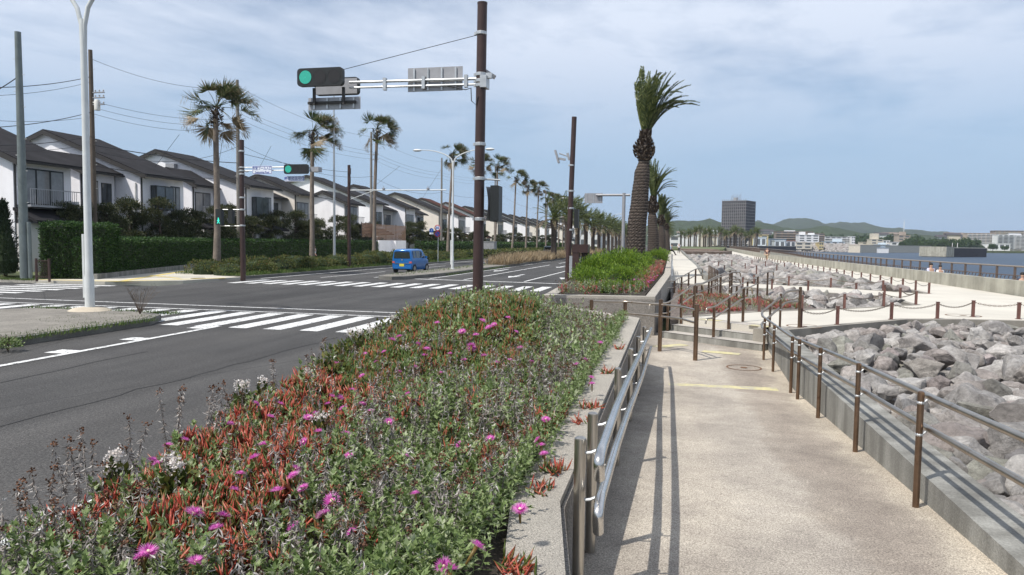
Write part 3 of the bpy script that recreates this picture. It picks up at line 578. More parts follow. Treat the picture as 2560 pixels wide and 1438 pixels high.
# right rail: along the low wall, then turning up the steps
rt = [(4.0, 1.16), (6.12, 1.05), (8.11, .96), (10, .85), (12.54, .70), (16.4, .66)]
topR = [V((1.97, 1.0, 1.32))]+[V((1.97, y, z_)) for y, z_ in rt]+[V((2.02, 16.95, .70)), V((2.63, 17.5, 1.16)), V((2.90, 17.65, 1.18))]
lowR = [V((1.97, 1.0, 1.08))]+[V((1.97, y, z_-.25)) for y, z_ in rt]+[V((2.02, 16.95, .44)), V((2.60, 17.5, .90)), V((2.88, 17.65, .92))]
ps = [(V((1.91, y, pz(0, y)-.01)), V((1.91, y, railz(topR[:7], y)+.03))) for y in (2.1, 4.0, 6.05, 7.93, 9.85, 11.39, 12.03, 14.08, 15.48)]
ps += [(V((2.23, 17.2, -.15)), V((2.23, 17.2, .95))), (V((2.47, 17.35, .3)), V((2.47, 17.35, 1.1)))]
handrail('handrail', 'long double steel handrail along the low wall beside the near rocks, turning up the steps', [topR, lowR], ps, r=.025, pr_=.025)
p = MB(); o = handrail('handrail_end_post', 'thick brown end post of the step handrail where the chain begins', [[V((2.88, 17.65, 1.18)), V((2.93, 17.68, 1.18))]], [(V((2.94, 17.68, .3)), V((2.94, 17.68, 1.24)))], pr_=.036, brackets=False); o['category'] = 'post'
# step rails (left and middle)
def stairrail(A, Bp, z0, z1, ext0, ext1, lab, cat_group, zb, nposts=3, pr_=.035):
    A, Bp = Vector(A), Vector(Bp); d = (Bp-A).normalized(); rl = []
    for dz in (0, -.26):
        rl.append([V((*(A-d*(ext0+.03)), z0+dz-.12)), V((*(A-d*ext0), z0+dz)), V((*A, z0+dz)), V((*Bp, z1+dz)), V((*(Bp+d*ext1), z1+dz)), V((*(Bp+d*(ext1+.05)), z1+dz-.17))])
    pl = []
    for k in range(nposts):
        t = k/(nposts-1); q = A.lerp(Bp, t); zz = zb(t); pl.append((V((q.x, q.y, zz)), V((q.x, q.y, z0+(z1-z0)*t-.02))))
    return handrail('handrail', lab, rl, pl, pr_=pr_, brackets=False, group=cat_group)
stairrail((-.05, 18.6), (.62, 19.45), .72, 1.15, .7, .35, 'double handrail going up the left side of the broad near steps', 'step handrails', lambda t: -.15+.45*t)
stairrail((1.03, 17.69), (1.78, 18.66), .72, 1.15, .3, .35, 'double handrail going up the middle of the broad near steps', 'step handrails', lambda t: 0+.3*t)
# second group of rails at the far steps
k2 = 0
for (ax, ay, bx, by) in ((1.05, 33.6, .45, 31.2),):
    pass
far_rails = [((.15, 29.3), (1.0, 30.6), 'small double handrail at the left of the second steps, beside the walkway'), ((1.15, 27.9), (2.3, 29.8), 'small double handrail in the middle of the second steps'), ((2.3, 26.6), (3.6, 28.8), 'small double handrail at the right of the second steps, beside the middle rocks'),
             ((.9, 26.0), (2.2, 27.6), 'lower double handrail in front of the second steps')]
for (a_, b_, lab) in far_rails: stairrail(a_, b_, .75, 1.2, .5, .5, lab, 'second step handrails', lambda t: 0+.3*t, 4)
pl = [(V((1.9, y, .28)), V((1.9, y, 1.15))) for y in (31, 32.2, 33.4, 34.6, 35.8, 37, 38.2)]
handrail('handrail', 'double brown handrail in the gap between the second steps and the far walkway', [[V((1.95, 30.6, 1.12)), V((1.95, 38.6, 1.12))], [V((1.95, 30.6, .86)), V((1.95, 38.6, .86))]], pl, brackets=False)
pl = [(V((.02, y, .28)), V((.02, y, 1.2))) for y in (29.6, 31, 33.5, 36, 38.5, 41, 43.5, 46)]
handrail('handrail', 'grey steel handrail along the left edge of the far walkway before its bend', [[V((.05, 29.6, 1.18)), V((.05, 46, 1.22))], [V((.05, 29.6, .92)), V((.05, 46, .96))]], pl, railm='galv', postm='galv', brackets=False)

# ================================================================ CHAIN POSTS
def chainpost_mesh():
    b = MB(); b.box(-.035, -.035, 0, .035, .035, .44); b.box(-.042, -.042, .44, .042, .042, .455); p = b
    b.box(-.06, -.06, 0, .06, .06, .012); return b
cpost = None; chains_mat = M['chain']
def chain_obj(a, c, parent=None, seg=14):
    a, c = V(a), V(c); b = MB(); L_ = (c-a).length; sag = .13*min(1, L_/1.6); n = max(8, int(L_/.055)); d = (c-a).normalized()
    near = a.length < 32
    pts = [a.lerp(c, k/n)-V((0, 0, sag*4*(k/n)*(1-k/n))) for k in range(n+1)]
    if near:
        for k in range(n):
            m = (pts[k]+pts[k+1])/2; t = (pts[k+1]-pts[k]).normalized(); s_ = t.cross(V((0, 0, 1))).normalized(); u = s_.cross(t)
            w = s_ if k % 2 else u; h = (pts[k+1]-pts[k]).length*.62
            q = [m-t*h+w*.006, m-t*h*.5+w*.016, m+t*h*.5+w*.016, m+t*h+w*.006, m+t*h-w*.006, m+t*h*.5-w*.016, m-t*h*.5-w*.016, m-t*h-w*.006, m-t*h+w*.006]
            b.tube(q, .0055, 4, False)
    else: b.tube(pts[::2] if len(pts) > 9 else pts, .011, 4)
    return b.build('chain', chains_mat, parent)
def chain_row(pts, lab, group, zt=.30, chains=True):
    global cpost
    prev = None
    for i, (x, y) in enumerate(pts):
        if cpost is None:
            cpost = chainpost_mesh().build('chain_post', M['chainpost']); o = cpost
        else: o = cpost.copy(); COL.objects.link(o)
        o.location = (x, y, zt); tag(o, lab % nth(i+1), 'chain post', group)
        if prev and chains:
            c = chain_obj((prev[0], prev[1], zt+.41), (x, y, zt+.41)); tag(c, (lab % nth(i)).replace('chain post', 'sagging chain span'), 'chain', group+' spans')
        prev = (x, y)
edge1 = [P(*q, .3) for q in ((2093, 812), (2228, 799), (2343, 797), (2432, 792), (2546, 798))]
chain_row([(2.98, 17.75)]+[(p.x, p.y) for p in edge1]+[(10.9, 21.6), (12.4, 21.75)], '%s chain post rightwards from the handrail end, behind the near rocks', 'chain posts behind the near rocks')
def along(pts, step):
    out = []; carry = 0
    for k in range(len(pts)-1):
        a, c = Vector(pts[k]), Vector(pts[k+1]); L_ = (c-a).length; t = carry
        while t < L_: out.append(tuple(a.lerp(c, t/L_))); t += step
        carry = t-L_
    return out
tA = [(2.5, 21.6), (3.8, 22.5), (5.2, 23.6), (6.65, 24.9), (7.95, 26.1), (7.98, 27.9), (8.0, 29.9)]
chain_row(tA, '%s chain post along the front edge of the middle rocks, from the steps', 'chain posts round the middle rocks')
tB = [(7.2, 30.8), (5.6, 31.9), (4.3, 32.9), (3.2, 34.1)]
chain_row(tB, '%s chain post along the back edge of the middle rocks, from the tip', 'chain posts behind the middle rocks')
tC = [(10.4, 32.6), (10.5, 34.6), (10.5, 36.4), (10.5, 38.2), (10.5, 40.1), (10.5, 42.0), (10.5, 43.9)]+[(10.5, 46+2.05*k) for k in range(26)]
chain_row(tC, '%s chain post from the corner along the promenade side of the far rocks', 'chain posts along the promenade')
tD = [(9.0, 33.9), (7.2, 35.45), (5.5, 36.3), (4.0, 37.1)]
chain_row(tD, '%s chain post along the front edge of the far rocks, from the corner', 'chain posts in front of the far rocks')
tE = [(5.2, 47), (5.0, 52), (6.8, 50), (3.4, 55), (4.9, 62), (6.9, 66), (3.5, 72), (7.3, 60), (8.0, 55), (3.2, 46)]
for i, (x, y) in enumerate(tE):
    o = cpost.copy(); COL.objects.link(o); o.location = (x, y, .32); o.scale = (1, 1, 1.4); tag(o, 'lone brown post standing among the far rocks, %s by distance' % nth(1+sorted(range(10), key=lambda q: tE[q][1]).index(i)), 'post', 'posts among the far rocks')

# ================================================================ ROCKS
def rockmesh(i, detail):
    rr = random.Random(100+i); bm = bmesh.new()
    for k in range(rr.choice((12, 15, 18, 24))):
        v = V((rr.gauss(0, 1), rr.gauss(0, 1), rr.gauss(0, 1))).normalized()*rr.uniform(.42, .54); bm.verts.new((v.x*1.2, v.y*.92, v.z*.78))
    bmesh.ops.convex_hull(bm, input=bm.verts); bmesh.ops.delete(bm, geom=[v for v in bm.verts if not v.link_faces], context='VERTS')
    if detail:
        bmesh.ops.dissolve_limit(bm, angle_limit=R(9), verts=bm.verts[:], edges=bm.edges[:]); bmesh.ops.bevel(bm, geom=bm.edges[:], offset=.032, segments=2, affect='EDGES', profile=.6, clamp_overlap=True); bmesh.ops.remove_doubles(bm, verts=bm.verts[:], dist=.008)
        bmesh.ops.triangulate(bm, faces=bm.faces[:]); 
        for _ in range(2): bmesh.ops.subdivide_edges(bm, edges=[e for e in bm.edges if e.calc_length() > .11], cuts=1, use_grid_fill=False)
        bmesh.ops.triangulate(bm, faces=bm.faces[:])
        from mathutils import noise
        for v in bm.verts:
            n_ = noise.fractal(v.co*3.1+V((i*7, 0, 0)), 1, 2, 5)*.075; v.co += v.co.normalized()*n_
    me = bpy.data.meshes.new('rock'); bm.to_mesh(me); bm.free(); me.materials.append(M['rock'])
    if detail: me.polygons.foreach_set('use_smooth', [True]*len(me.polygons)); me.set_sharp_from_angle(angle=R(36))
    return me
RK = [rockmesh(i, True) for i in range(14)]; RKL = [rockmesh(i+50, False) for i in range(8)]
def sample(poly, step, jit=.35):
    xs = [p[0] for p in poly]; ys = [p[1] for p in poly]; out = []; y = min(ys); r_ = 0
    while y < max(ys):
        x = min(xs)+(r_ % 2)*step/2
        while x < max(xs):
            px, py = x+random.uniform(-jit, jit)*step, y+random.uniform(-jit, jit)*step
            if inpoly(px, py, poly): out.append((px, py))
            x += step
        y += step*.87; r_ += 1
    return out
nearf = [(2.62, 2.5), (2.62, 16.7), (3.4, 17.7), (6.1, 20.4), (7.6, 20.95), (12.5, 21.4), (9.5, 12), (6, 5)]
def inview(p, m=120):
    q = W2P(p); return -m < q[0] < 2560+m and q[1] < 1438+m
rocks = []; rest = []
for (x, y) in sample(nearf, .45): rocks.append((x, y, .0+.05*min(1, max(0, (y-8)/8))+random.uniform(-.14, .13), random.choice((random.uniform(.28, .5), random.uniform(.5, .82), random.uniform(.45, .62))), 'n'))
for (x, y) in sample(nearf, .62): rocks.append((x, y, -.22, random.uniform(.6, .9), 'n'))
tin = [(.95, 20.4), (2.5, 21.9), (5.1, 23.95), (7.7, 26.3), (7.75, 29.9), (4.3, 32.4), (2.4, 34.3), (2.2, 26), (.9, 24)]
for (x, y) in sample(tin, .54): rocks.append((x, y, .17+random.uniform(-.1, .1), random.choice((random.uniform(.35, .6), random.uniform(.6, .9))), 't'))
for (x, y) in sample([(3, 38.1), (6.9, 36.3), (9.9, 33.4), (10.2, 34), (10.2, 128), (2.6, 128), (2.5, 39.5)], .74): rocks.append((x, y, .16+random.uniform(-.05, .14), random.uniform(.6, 1.15), 'f'))
rocks.sort(key=lambda r: (0 if (inview((r[0], r[1], r[2])) and r[2] > -.1) else 1, math.hypot(r[0], r[1])/r[3]))
patch = [(.2, 19.4), (2.3, 21.6), (4.4, 23.3), (4.1, 26), (2, 27.5), (.3, 27)]
ni = 0; LBr = []
lowV = []
for me in RKL: lowV.append((np.array([v.co[:] for v in me.vertices]), np.array([f.vertices[:] for f in me.polygons])))
bigV = []
for me in RK[:6]: bigV.append((np.array([v.co[:] for v in me.vertices]), np.array([f.vertices[:] for f in me.polygons])))
RL = {'n': 'angular pale grey boulder in the near rock field beside the handrail', 't': 'grey boulder in the middle rock bed ringed by chain posts', 'f': 'grey boulder at the near edge of the long far rock field'}
RG = {'n': 'boulders of the near rock field', 't': 'boulders of the middle rock bed', 'f': 'nearest boulders of the far rock field'}
ra = LB()
for (x, y, z_, s_, zn) in rocks:
    if zn == 't' and inpoly(x, y, patch): continue
    rot = Matrix.Rotation(random.uniform(0, 6.28), 3, 'Z') @ Matrix.Rotation(random.gauss(0, .35), 3, 'X') @ Matrix.Rotation(random.gauss(0, .35), 3, 'Y')
    sc = (s_*random.uniform(.85, 1.25), s_*random.uniform(.8, 1.1), s_*random.uniform(.75, 1.15))
    if ni < 298:
        o = bpy.data.objects.new('boulder', RK[random.randrange(14)]); COL.objects.link(o); o.location = (x, y, z_); o.rotation_euler = rot.to_euler(); o.scale = sc
        tag(o, RL[zn], 'boulder', RG[zn]); o['zn'] = zn; o['yy'] = y; ni += 1
    else:
        Vv, Ff = (bigV if y < 40 else lowV)[random.randrange(6)]; Rm = np.array(rot) @ np.diag(sc); ra.put(Vv @ Rm.T+np.array((x, y, z_)), Ff)
for zn, rowl, frm in (('n', 'row of the near rock field', 'low wall'), ('t', 'row of the middle rock bed', 'steps'), ('f', 'row of the far rock field', 'far walkway')):
    bl = [o for o in COL.objects if o.get('zn') == zn]; bins = sorted({int(o['yy']/.5) for o in bl})
    for ri, bn in enumerate(bins):
        for k, o in enumerate(sorted([o for o in bl if int(o['yy']/.5) == bn], key=lambda o: o.location.x)): o['label'] = 'grey boulder, %s from the %s, in the %s %s' % (nth(k+1), frm, nth(ri+1), rowl)
for o in COL.objects:
    if 'zn' in o: del o['zn']; del o['yy']
tag(ra.build('loose_boulders', [M['rock']]), 'mass of grey boulders filling the long rock field along the promenade', 'boulders', None, 'stuff')

# ================================================================ SEA RAIL, SEA THINGS
def searail(pts, lab, zb=-.62, zp=.40, zt=1.22, step=1.9):
    root = empty('sea_railing', (*pts[0], zb)); inv = -root.location
    MB().wall([(p[0]+inv.x, p[1]+inv.y) for p in pts], -.3, 0, zp-zb).build('parapet', M['seawall'], root)
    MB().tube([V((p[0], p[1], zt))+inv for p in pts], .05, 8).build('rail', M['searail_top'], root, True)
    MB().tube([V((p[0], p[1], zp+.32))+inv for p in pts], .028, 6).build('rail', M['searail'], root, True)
    bb = MB(); n = 0
    for q in along(pts, step):
        if n < 88: MB().box(q[0]-.05+inv.x, q[1]-.05+inv.y, zp-zb, q[0]+.05+inv.x, q[1]+.05+inv.y, zt-zb).build('post', M['searail'], root)
        else: bb.box(q[0]-.05+inv.x, q[1]-.05+inv.y, zp-zb, q[0]+.05+inv.x, q[1]+.05+inv.y, zt-zb)
        n += 1
    if bb.v: tag(bb.build('far_posts', M['searail'], root), kind='stuff')
    bb = MB()
    for q in along(pts, .42): bb.tube([V((q[0], q[1], zp))+inv, V((q[0]+.1, q[1]+.02, zp+.32))+inv], .022, 4)
    tag(bb.build('balusters', M['searail'], root), kind='stuff')
    return tag(root, lab, 'railing')
searail([(19.4, 22), (18.9, 40), (18.0, 52), (17.6, 66), (18.6, 88)], 'brown metal railing above the sea behind the sea wall, nearest stretch')
searail([(18.8, 89.5), (20.5, 121), (23, 150), (29, 240), (34, 330)], 'brown metal railing above the sea, distant stretch toward the harbour', step=3.)
searail([(14.2, 125), (16.4, 165), (22.8, 300)], 'low railing on top of the distant sea wall', zb=.9, zp=1.0, zt=1.75, step=3)

# ================================================================ POLES, SIGNALS, LAMPS
def vtop(base, py):     # height of the point of a plumb line above base seen at photo row py
    lo, hi = base.z, 30.
    for _ in range(40):
        m = (lo+hi)/2
        if W2P((base.x, base.y, m))[1] > py: lo = m
        else: hi = m
    return lo
def clampring(b, x, y, z, r, T=None):
    if T: b = MB()
    b.lathe([(r+.006, -.04), (r+.016, -.03), (r+.016, .03), (r+.006, .04)], 14, (x, y, z)); b.box(x-r-.05, y-.02, z-.03, x-r, y+.02, z+.03)
    if T: b.build('clamp', M['galv'], T)
def signal_head(parent, c, w=1.25, face=-1, lit=True, name='signal_head', tilt=0):
    """horizontal three-lamp head, centre c (local), lamps toward face*Y"""
    h = w*.36; b = MB(); x0, x1, y0, y1, z0, z1 = c[0]-w/2, c[0]+w/2, c[1]-.06, c[1]+.06, c[2]-h/2, c[2]+h/2
    rad = h*.2; pts = []
    for (cx, cz, a0) in ((x1-rad, z1-rad, 0), (x0+rad, z1-rad, 90), (x0+rad, z0+rad, 180), (x1-rad, z0+rad, 270)):
        for k in range(5): a = R(a0+k*22.5); pts.append((cx+rad*math.cos(a), cz+rad*math.sin(a)))
    n = len(pts); b.add([(p[0], y0, p[1]) for p in pts]+[(p[0], y1, p[1]) for p in pts], [tuple(range(n)), tuple(range(2*n-1, n-1, -1))]+[(i, n+i, n+(i+1) % n, (i+1) % n) for i in range(n)])
    o = b.build(name, M['black'], parent)
    for k in range(3):
        cx = x0+w*(.185+.315*k); cy = c[1]+face*.064; r = h*.37; lb = MB(); lb.disc((cx, cy, c[2]), (1, 0, 0), (0, 0, 1), r, 22)
        on = lit and ((k == 0) if face < 0 else (k == 2))
        lp = lb.build('lamp', M['lens_off'] if on or not on else M['black'], o)
        if on:
            dots = MB(); rr_ = r*.13; ring = 0
            for ri in range(1, 7):
                for q in range(ri*6): a = 2*math.pi*q/(ri*6); dots.disc((cx+r*.155*ri*math.cos(a), cy+face*.004, c[2]+r*.155*ri*math.sin(a)), (1, 0, 0), (0, 0, 1), r*.066, 6)
            dots.disc((cx, cy+face*.004, c[2]), (1, 0, 0), (0, 0, 1), r*.066, 6)
            dots.build('led_dots', emis('led_dot', (.05, .62, .46), .8), o)
            dd = MB(); dd.disc((cx, cy+face*.002, c[2]), (1, 0, 0), (0, 0, 1), r*1.0, 22); dd.build('lens', emis('green_lens', (.003, .15, .115), .8), o)
        vb = MB(); vb.disc((cx, cy, c[2]), (1, 0, 0), (0, 0, 1), r*1.12, 22, r*1.04); vb.build('visor', M['black'], o)
    return o
def back_plate(parent, x0, x1, z0, z1, y, name='sign_plate', ribs=4, m='signback'):
    b = MB(); b.box(x0, y, z0, x1, y+.012, z1); o = b.build(name, M[m], parent)
    for k in range(ribs): x = x0+(x1-x0)*(.12+.76*k/(ribs-1)); MB().box(x-.02, y-.03, z0+.02, x+.02, y-.001, z1-.02).build('rib', M['galv'], o)
    return o
# --- main brown signal pole
b0 = V((-4.55, 16.6, 0)); b0 = AX(1193, 828, -4.5); b0.z = .0
T = empty('traffic_signal_pole', b0); hgt = vtop(b0, 9)
tag(T, 'tall dark brown signal pole behind the flower bed with a long arm and green light', 'signal pole')
MB().tube([(0, 0, 0), (.02, 0, hgt*.5), (.05, 0, hgt)], [.13, .12, .115], 18).tube([(.05, 0, hgt-.02), (.05, 0, hgt+.02)], .12, 18).build('pole', M['brown'], T, True)
zarm = vtop(b0, 197); zl = vtop(b0, 211)
ext = AY(874, 205, b0.y).x-b0.x
b = MB(); b.tube([(0, 0, zarm), (ext, 0, zarm+.03)], .032, 10); b.tube([(0, 0, zl), (ext, 0, zl+.03)], .026, 10)
for fr in (.42, .72, .1): x = ext*fr; b.box(x-.04, -.05, zl-.06, x+.04, .05, zarm+.1)
b.build('arm', M['galv'], T, True)
b = MB()
for py in (84, 187, 203, 214, 361, 447, 548): clampring(b, .03, 0, vtop(b0, py), .12, T)
b.box(.12, -.05, zarm+.0, .3, .05, zarm+.12); b.box(.05, -.16, zl-.1, .2, .16, zarm+.05)
b.build('clamp', M['galv'], T)
z_st = vtop(b0, 86); MB().tube([(0, 0, z_st), (AY(858, 176, b0.y).x-b0.x, 0, vtop(V((AY(858, 176, b0.y).x, b0.y, 0)), 174))], .008, 5).build('stay_wire', M['wire'], T)
MB().tube([(ext*.25, 0, zl), (ext*.1, -.02, zl-.12), (-.18, -.1, zl-.1), (-.16, -.12, zl-.4), (-.05, -.12, zl-.5), (0, -.12, zl-.3)], .012, 5).build('cable', M['wire'], T)
sx = (AY(745, 200, b0.y-.25).x+AY(860, 200, b0.y-.25).x)/2-b0.x; sw = AY(860, 200, b0.y).x-AY(745, 200, b0.y).x
signal_head(T, (sx, -.25, vtop(V((b0.x+sx, b0.y, 0)), 199)), sw*.97)
s2 = (AY(848, 225, b0.y+.7).x)-b0.x; z2_ = AY(848, 219, b0.y+.7).z
h2 = signal_head(T, (s2, .6, z2_), sw*.97, face=1, lit=False)
h2.rotation_euler = (0, 0, 0)
b = MB(); b.box(s2-sw*.46, .53, z2_-sw*.16, s2+sw*.46, .539, z2_+sw*.15); b.build('signal_back', M['signback'], T)
zz = AY(835, 258, b0.y).z; xa, xb = AY(770, 258, b0.y).x-b0.x, AY(900, 258, b0.y).x-b0.x
b = MB()
for px in (790, 863): x = AY(px, 230, b0.y).x-b0.x; b.box(x-.03, -.12, zz-.05, x+.03, -.06, zarm-.1)
b.box(xa+.02, -.06, zz-.02, xb-.1, .0, zz+.04); b.build('hanger', M['trim'], T)
back_plate(T, xa, xb, AY(835, 274, b0.y).z, AY(835, 243, b0.y).z, .02)
xa, xb = AY(1018, 190, b0.y).x-b0.x, AY(1155, 190, b0.y).x-b0.x; back_plate(T, xa, xb, AY(1086, 227, b0.y).z, AY(1086, 167, b0.y).z, .05)
# pedestrian heads seen from the side and a curved back plate
zc = vtop(b0, 510); b = MB(); b.tube([(.0, 0, vtop(b0, 447)), (.5, .1, vtop(b0, 450))], .022, 8); b.tube([(.0, 0, vtop(b0, 548)), (.5, .1, vtop(b0, 549))], .022, 8); b.build('bracket', M['galv'], T, True)
b = MB(); b.box(.34, -.2, zc-.42, .52, .26, zc+.42); b.box(.42, -.26, zc-.40, .56, -.2, zc+.4); b.build('pedestrian_signal', M['black'], T)
b = MB(); pts = [(.22+.05*math.sin(k/6*math.pi), -.1, zc-.4+.8*k/6) for k in range(7)]
for k in range(6): p, q = pts[k], pts[k+1]; b.add([p, (p[0]+.1, p[1]+.25, p[2]), (q[0]+.1, q[1]+.25, q[2]), q, (p[0]-.012, p[1]+.01, p[2]), (p[0]+.09, p[1]+.26, p[2]), (q[0]+.09, q[1]+.26, q[2]), (q[0]-.012, q[1]+.01, q[2])], [(0, 1, 2, 3), (7, 6, 5, 4), (0, 4, 5, 1), (2, 6, 7, 3)])
b.build('visor_plate', M['signback'], T)
b = MB(); b.obox((.22, .1, zarm+.12), (.8, .3, -.5), (0, 1, 0), (.5, 0, .8), .14, .05, .05); b.build('camera', M['signback'], T)
# --- second brown pole
b1 = P(1418, 716, .1); T = empty('signal_pole', b1); tag(T, 'brown signal pole at the far crosswalk beside the bright bush', 'signal pole')
h1 = vtop(b1, 298); MB().tube([(0, 0, -.1), (.1, 0, h1*.5), (.2, 0, h1)], [.14, .125, .12], 16).build('pole', M['brown'], T, True)
b = MB()
for py in (419, 483, 526, 580): clampring(b, .12, 0, vtop(b1, py), .125, T)
b.box(.1, -.14, vtop(b1, 645), .3, .04, vtop(b1, 700)); b.build('clamp', M['galv'], T)
z_ = vtop(b1, 402); b = MB(); b.tube([(.15, 0, z_-.3), (-.05, 0, z_+.1), (-.5, 0, z_+.25)], .03, 8); b.obox((-.6, 0, z_+.1), (.3, 0, -1), (0, 1, 0), (1, 0, .3), .3, .14, .04); b.obox((-.35, 0, z_-.02), (1, 0, -.2), (0, 1, 0), (.2, 0, 1), .16, .06, .05); b.obox((-.05, 0, z_+.1), (.3, 0, -1), (0, 1, 0), (1, 0, .3), .16, .06, .05); b.build('camera', M['signback'], T)
z_ = vtop(b1, 552); b = MB(); b.box(.3, -.2, z_-.45, .5, .25, z_+.45); b.build('pedestrian_signal', M['black'], T)
b = MB(); b.tube([(.1, 0, z_+.4), (.42, 0, z_+.44)], .02, 6); b.tube([(.1, 0, z_-.42), (.42, 0, z_-.44)], .02, 6); b.build('bracket', M['galv'], T)
q0 = P(1450, 716, .1); q0.y = 33.2; q0.x = AY(1436, 700, 33.2).x; T = empty('notice_board', q0); tag(T, 'dark brown notice board frame with two thick legs beside the bright bushes', 'notice board')
hb = AY(1450, 611, 33.2).z-.1; wb_ = AY(1470, 650, 33.2).x-q0.x
MB().box(-.1, -.3, hb-.38, wb_+.02, .5, hb).build('beam', M['brown'], T); MB().box(-.08, -.28, 0, .22, .02, hb-.38).build('leg', M['brown'], T); MB().box(wb_-.32, .1, 0, wb_, .48, hb-.38).build('leg', M['brown'], T); MB().box(.235, -.1, .25, .30, .3, hb-.9).build('panel', M['sign_white'], T)
# --- third pole across the road with two Japanese signs
def text(parent, body, x, y, z, size, m, bold=.0, sx=1.):
    cu = bpy.data.curves.new('lettering', 'FONT'); cu.body = body; cu.size = size; cu.align_x = 'CENTER'; cu.align_y = 'CENTER'; cu.offset = bold; cu.materials.append(M[m])
    t_ = bpy.data.objects.new('lettering', cu); COL.objects.link(t_); bpy.context.view_layer.update(); me = bpy.data.meshes.new_from_object(t_); bpy.data.objects.remove(t_)
    o = bpy.data.objects.new('lettering', me); o.location = (x, y, z); o.rotation_euler = (R(90), 0, 0); o.scale = (sx, 1, 1); return link(o, parent)
b2 = P(608, 697, .12); T = empty('signal_pole', b2); tag(T, 'brown signal pole across the road carrying the Swimming Pool sign and a green light', 'signal pole')
h_ = vtop(b2, 356); MB().tube([(0, 0, -.1), (-.02, 0, h_*.5), (.0, 0, h_)], [.14, .125, .12], 14).build('pole', M['brown'], T, True)
za, zb_ = vtop(b2, 425), vtop(b2, 433); XA = lambda px: AY(px, 430, b2.y).x-b2.x
b = MB(); b.tube([(0, 0, za), (XA(720), 0, za)], .03, 8); b.tube([(0, 0, zb_), (XA(720), 0, zb_)], .026, 8); b.build('arm', M['galv'], T, True)
b = MB()
for py in (384, 425, 433, 441, 500, 530, 570): clampring(b, 0, 0, vtop(b2, py), .13, T)
sgw = XA(776)-XA(716); signal_head(T, (XA(746), -.2, (AY(746, 430, b2.y).z)), sgw)
b = MB(); b.box(XA(776), -.1, AY(746, 436, b2.y).z, XA(798), .3, AY(746, 424, b2.y).z); b.build('signal_back', M['signback'], T)
def signplate(T, px0, px1, py0, py1, Y, lines, off=-.08):
    x0, x1 = AY(px0, py0, Y).x-T.location.x, AY(px1, py0, Y).x-T.location.x; z1_, z0_ = AY((px0+px1)/2, py0, Y).z-T.location.z, AY((px0+px1)/2, py1, Y).z-T.location.z
    b = MB(); b.box(x0, off-.01, z0_, x1, off, z1_); b.mat(1); t = (z1_-z0_)*.05
    b.box(x0+.02, off-.014, z0_+.02, x1-.02, off-.0102, z0_+.02+t); b.box(x0+.02, off-.014, z1_-.02-t, x1-.02, off-.0102, z1_-.02); b.box(x0+.02, off-.014, z0_+.02+t, x0+.02+t, off-.0102, z1_-.02-t); b.box(x1-.02-t, off-.014, z0_+.02+t, x1-.02, off-.0102, z1_-.02-t)
    o = b.build('sign_plate', [M['sign_white'], M['sign_text']], T)
    for (body, fy, size, sx) in lines: text(o, body, (x0+x1)/2, off-.016, z0_+(z1_-z0_)*fy, size*(z1_-z0_), 'sign_text', .004*(z1_-z0_), sx)
    return o
signplate(T, 633, 682, 415, 436, b2.y, [('市営プール入口', .66, .46, .80), ('Swimming Pool', .22, .34, .9)])
signplate(T, 714, 763, 441, 454, b2.y, [('時差式信号機', .5, .72, 1.0)])
bx_ = AY(550, 550, b2.y).x-b2.x; zc = AY(550, 548, b2.y).z; b = MB(); b.tube([(0, 0, vtop(b2, 530)), (bx_, 0, vtop(b2, 530))], .02, 6); b.tube([(0, 0, vtop(b2, 571)), (bx_, 0, vtop(b2, 571))], .02, 6); b.build('bracket', M['galv'], T)
b = MB(); b.box(bx_-.17, -.14, zc-.42, bx_+.17, .1, zc+.4); o = b.build('pedestrian_signal', M['black'], T)
b = MB(); q = (bx_, -.145, zc-.2); b.disc((q[0], q[1], q[2]+.12), (1, 0, 0), (0, 0, 1), .035, 10)
for seg in (((0, .08), (0, -.03), .035), ((0, -.03), (-.07, -.15), .02), ((0, -.03), (.07, -.15), .02), ((0, .06), (-.08, -.02), .014), ((0, .06), (.07, 0), .014)):
    (ax, az), (cx, cz), w = seg; d = V((cx-ax, 0, cz-az)).normalized(); n_ = V((d.z, 0, -d.x))*w
    b.add([V((q[0]+ax, q[1], q[2]+az))-n_, V((q[0]+cx, q[1], q[2]+cz))-n_, V((q[0]+cx, q[1], q[2]+cz))+n_, V((q[0]+ax, q[1], q[2]+az))+n_], [(0, 1, 2, 3)])
b.build('walking_figure', emis('green_man', (.05, .8, .6), 1.1), o)
b = MB(); bx2 = AY(578, 548, b2.y).x-b2.x; b.box(bx2-.12, -.1, zc-.35, bx2+.12, .14, zc+.4); b.build('pedestrian_signal', M['black'], T)
# --- fourth brown pole with a long white sensor arm
b3 = AX(873, 657, -23.4); b3.z = .12; T = empty('sensor_pole', b3); tag(T, 'brown pole with a long white horizontal sensor arm over the left lanes', 'sensor pole')
h_ = vtop(b3, 417); MB().tube([(0, 0, -.1), (0, 0, h_)], [.13, .11], 12).box(-.02, -.16, vtop(b3, 440), .16, 0, vtop(b3, 425)).box(0, -.16, vtop(b3, 462), .14, 0, vtop(b3, 447)).build('pole', M['brown'], T, True)
za = vtop(b3, 480); xe = AY(1116, 482, b3.y).x-b3.x; b = MB(); b.tube([(0, 0, za), (xe, 0, za)], .04, 8); b.tube([(0, 0, vtop(b3, 504)), (xe*.27, 0, za)], .025, 6); b.build('arm', M['white_pole'], T, True)
for px in (959, 1070): x = AY(px, 480, b3.y).x-b3.x; MB().box(x-.08, -.1, za+.05, x+.08, .1, za+.16).tube([(x, 0, za), (x, 0, za+.3)], .02, 5).build('sensor', M['signback'], T)
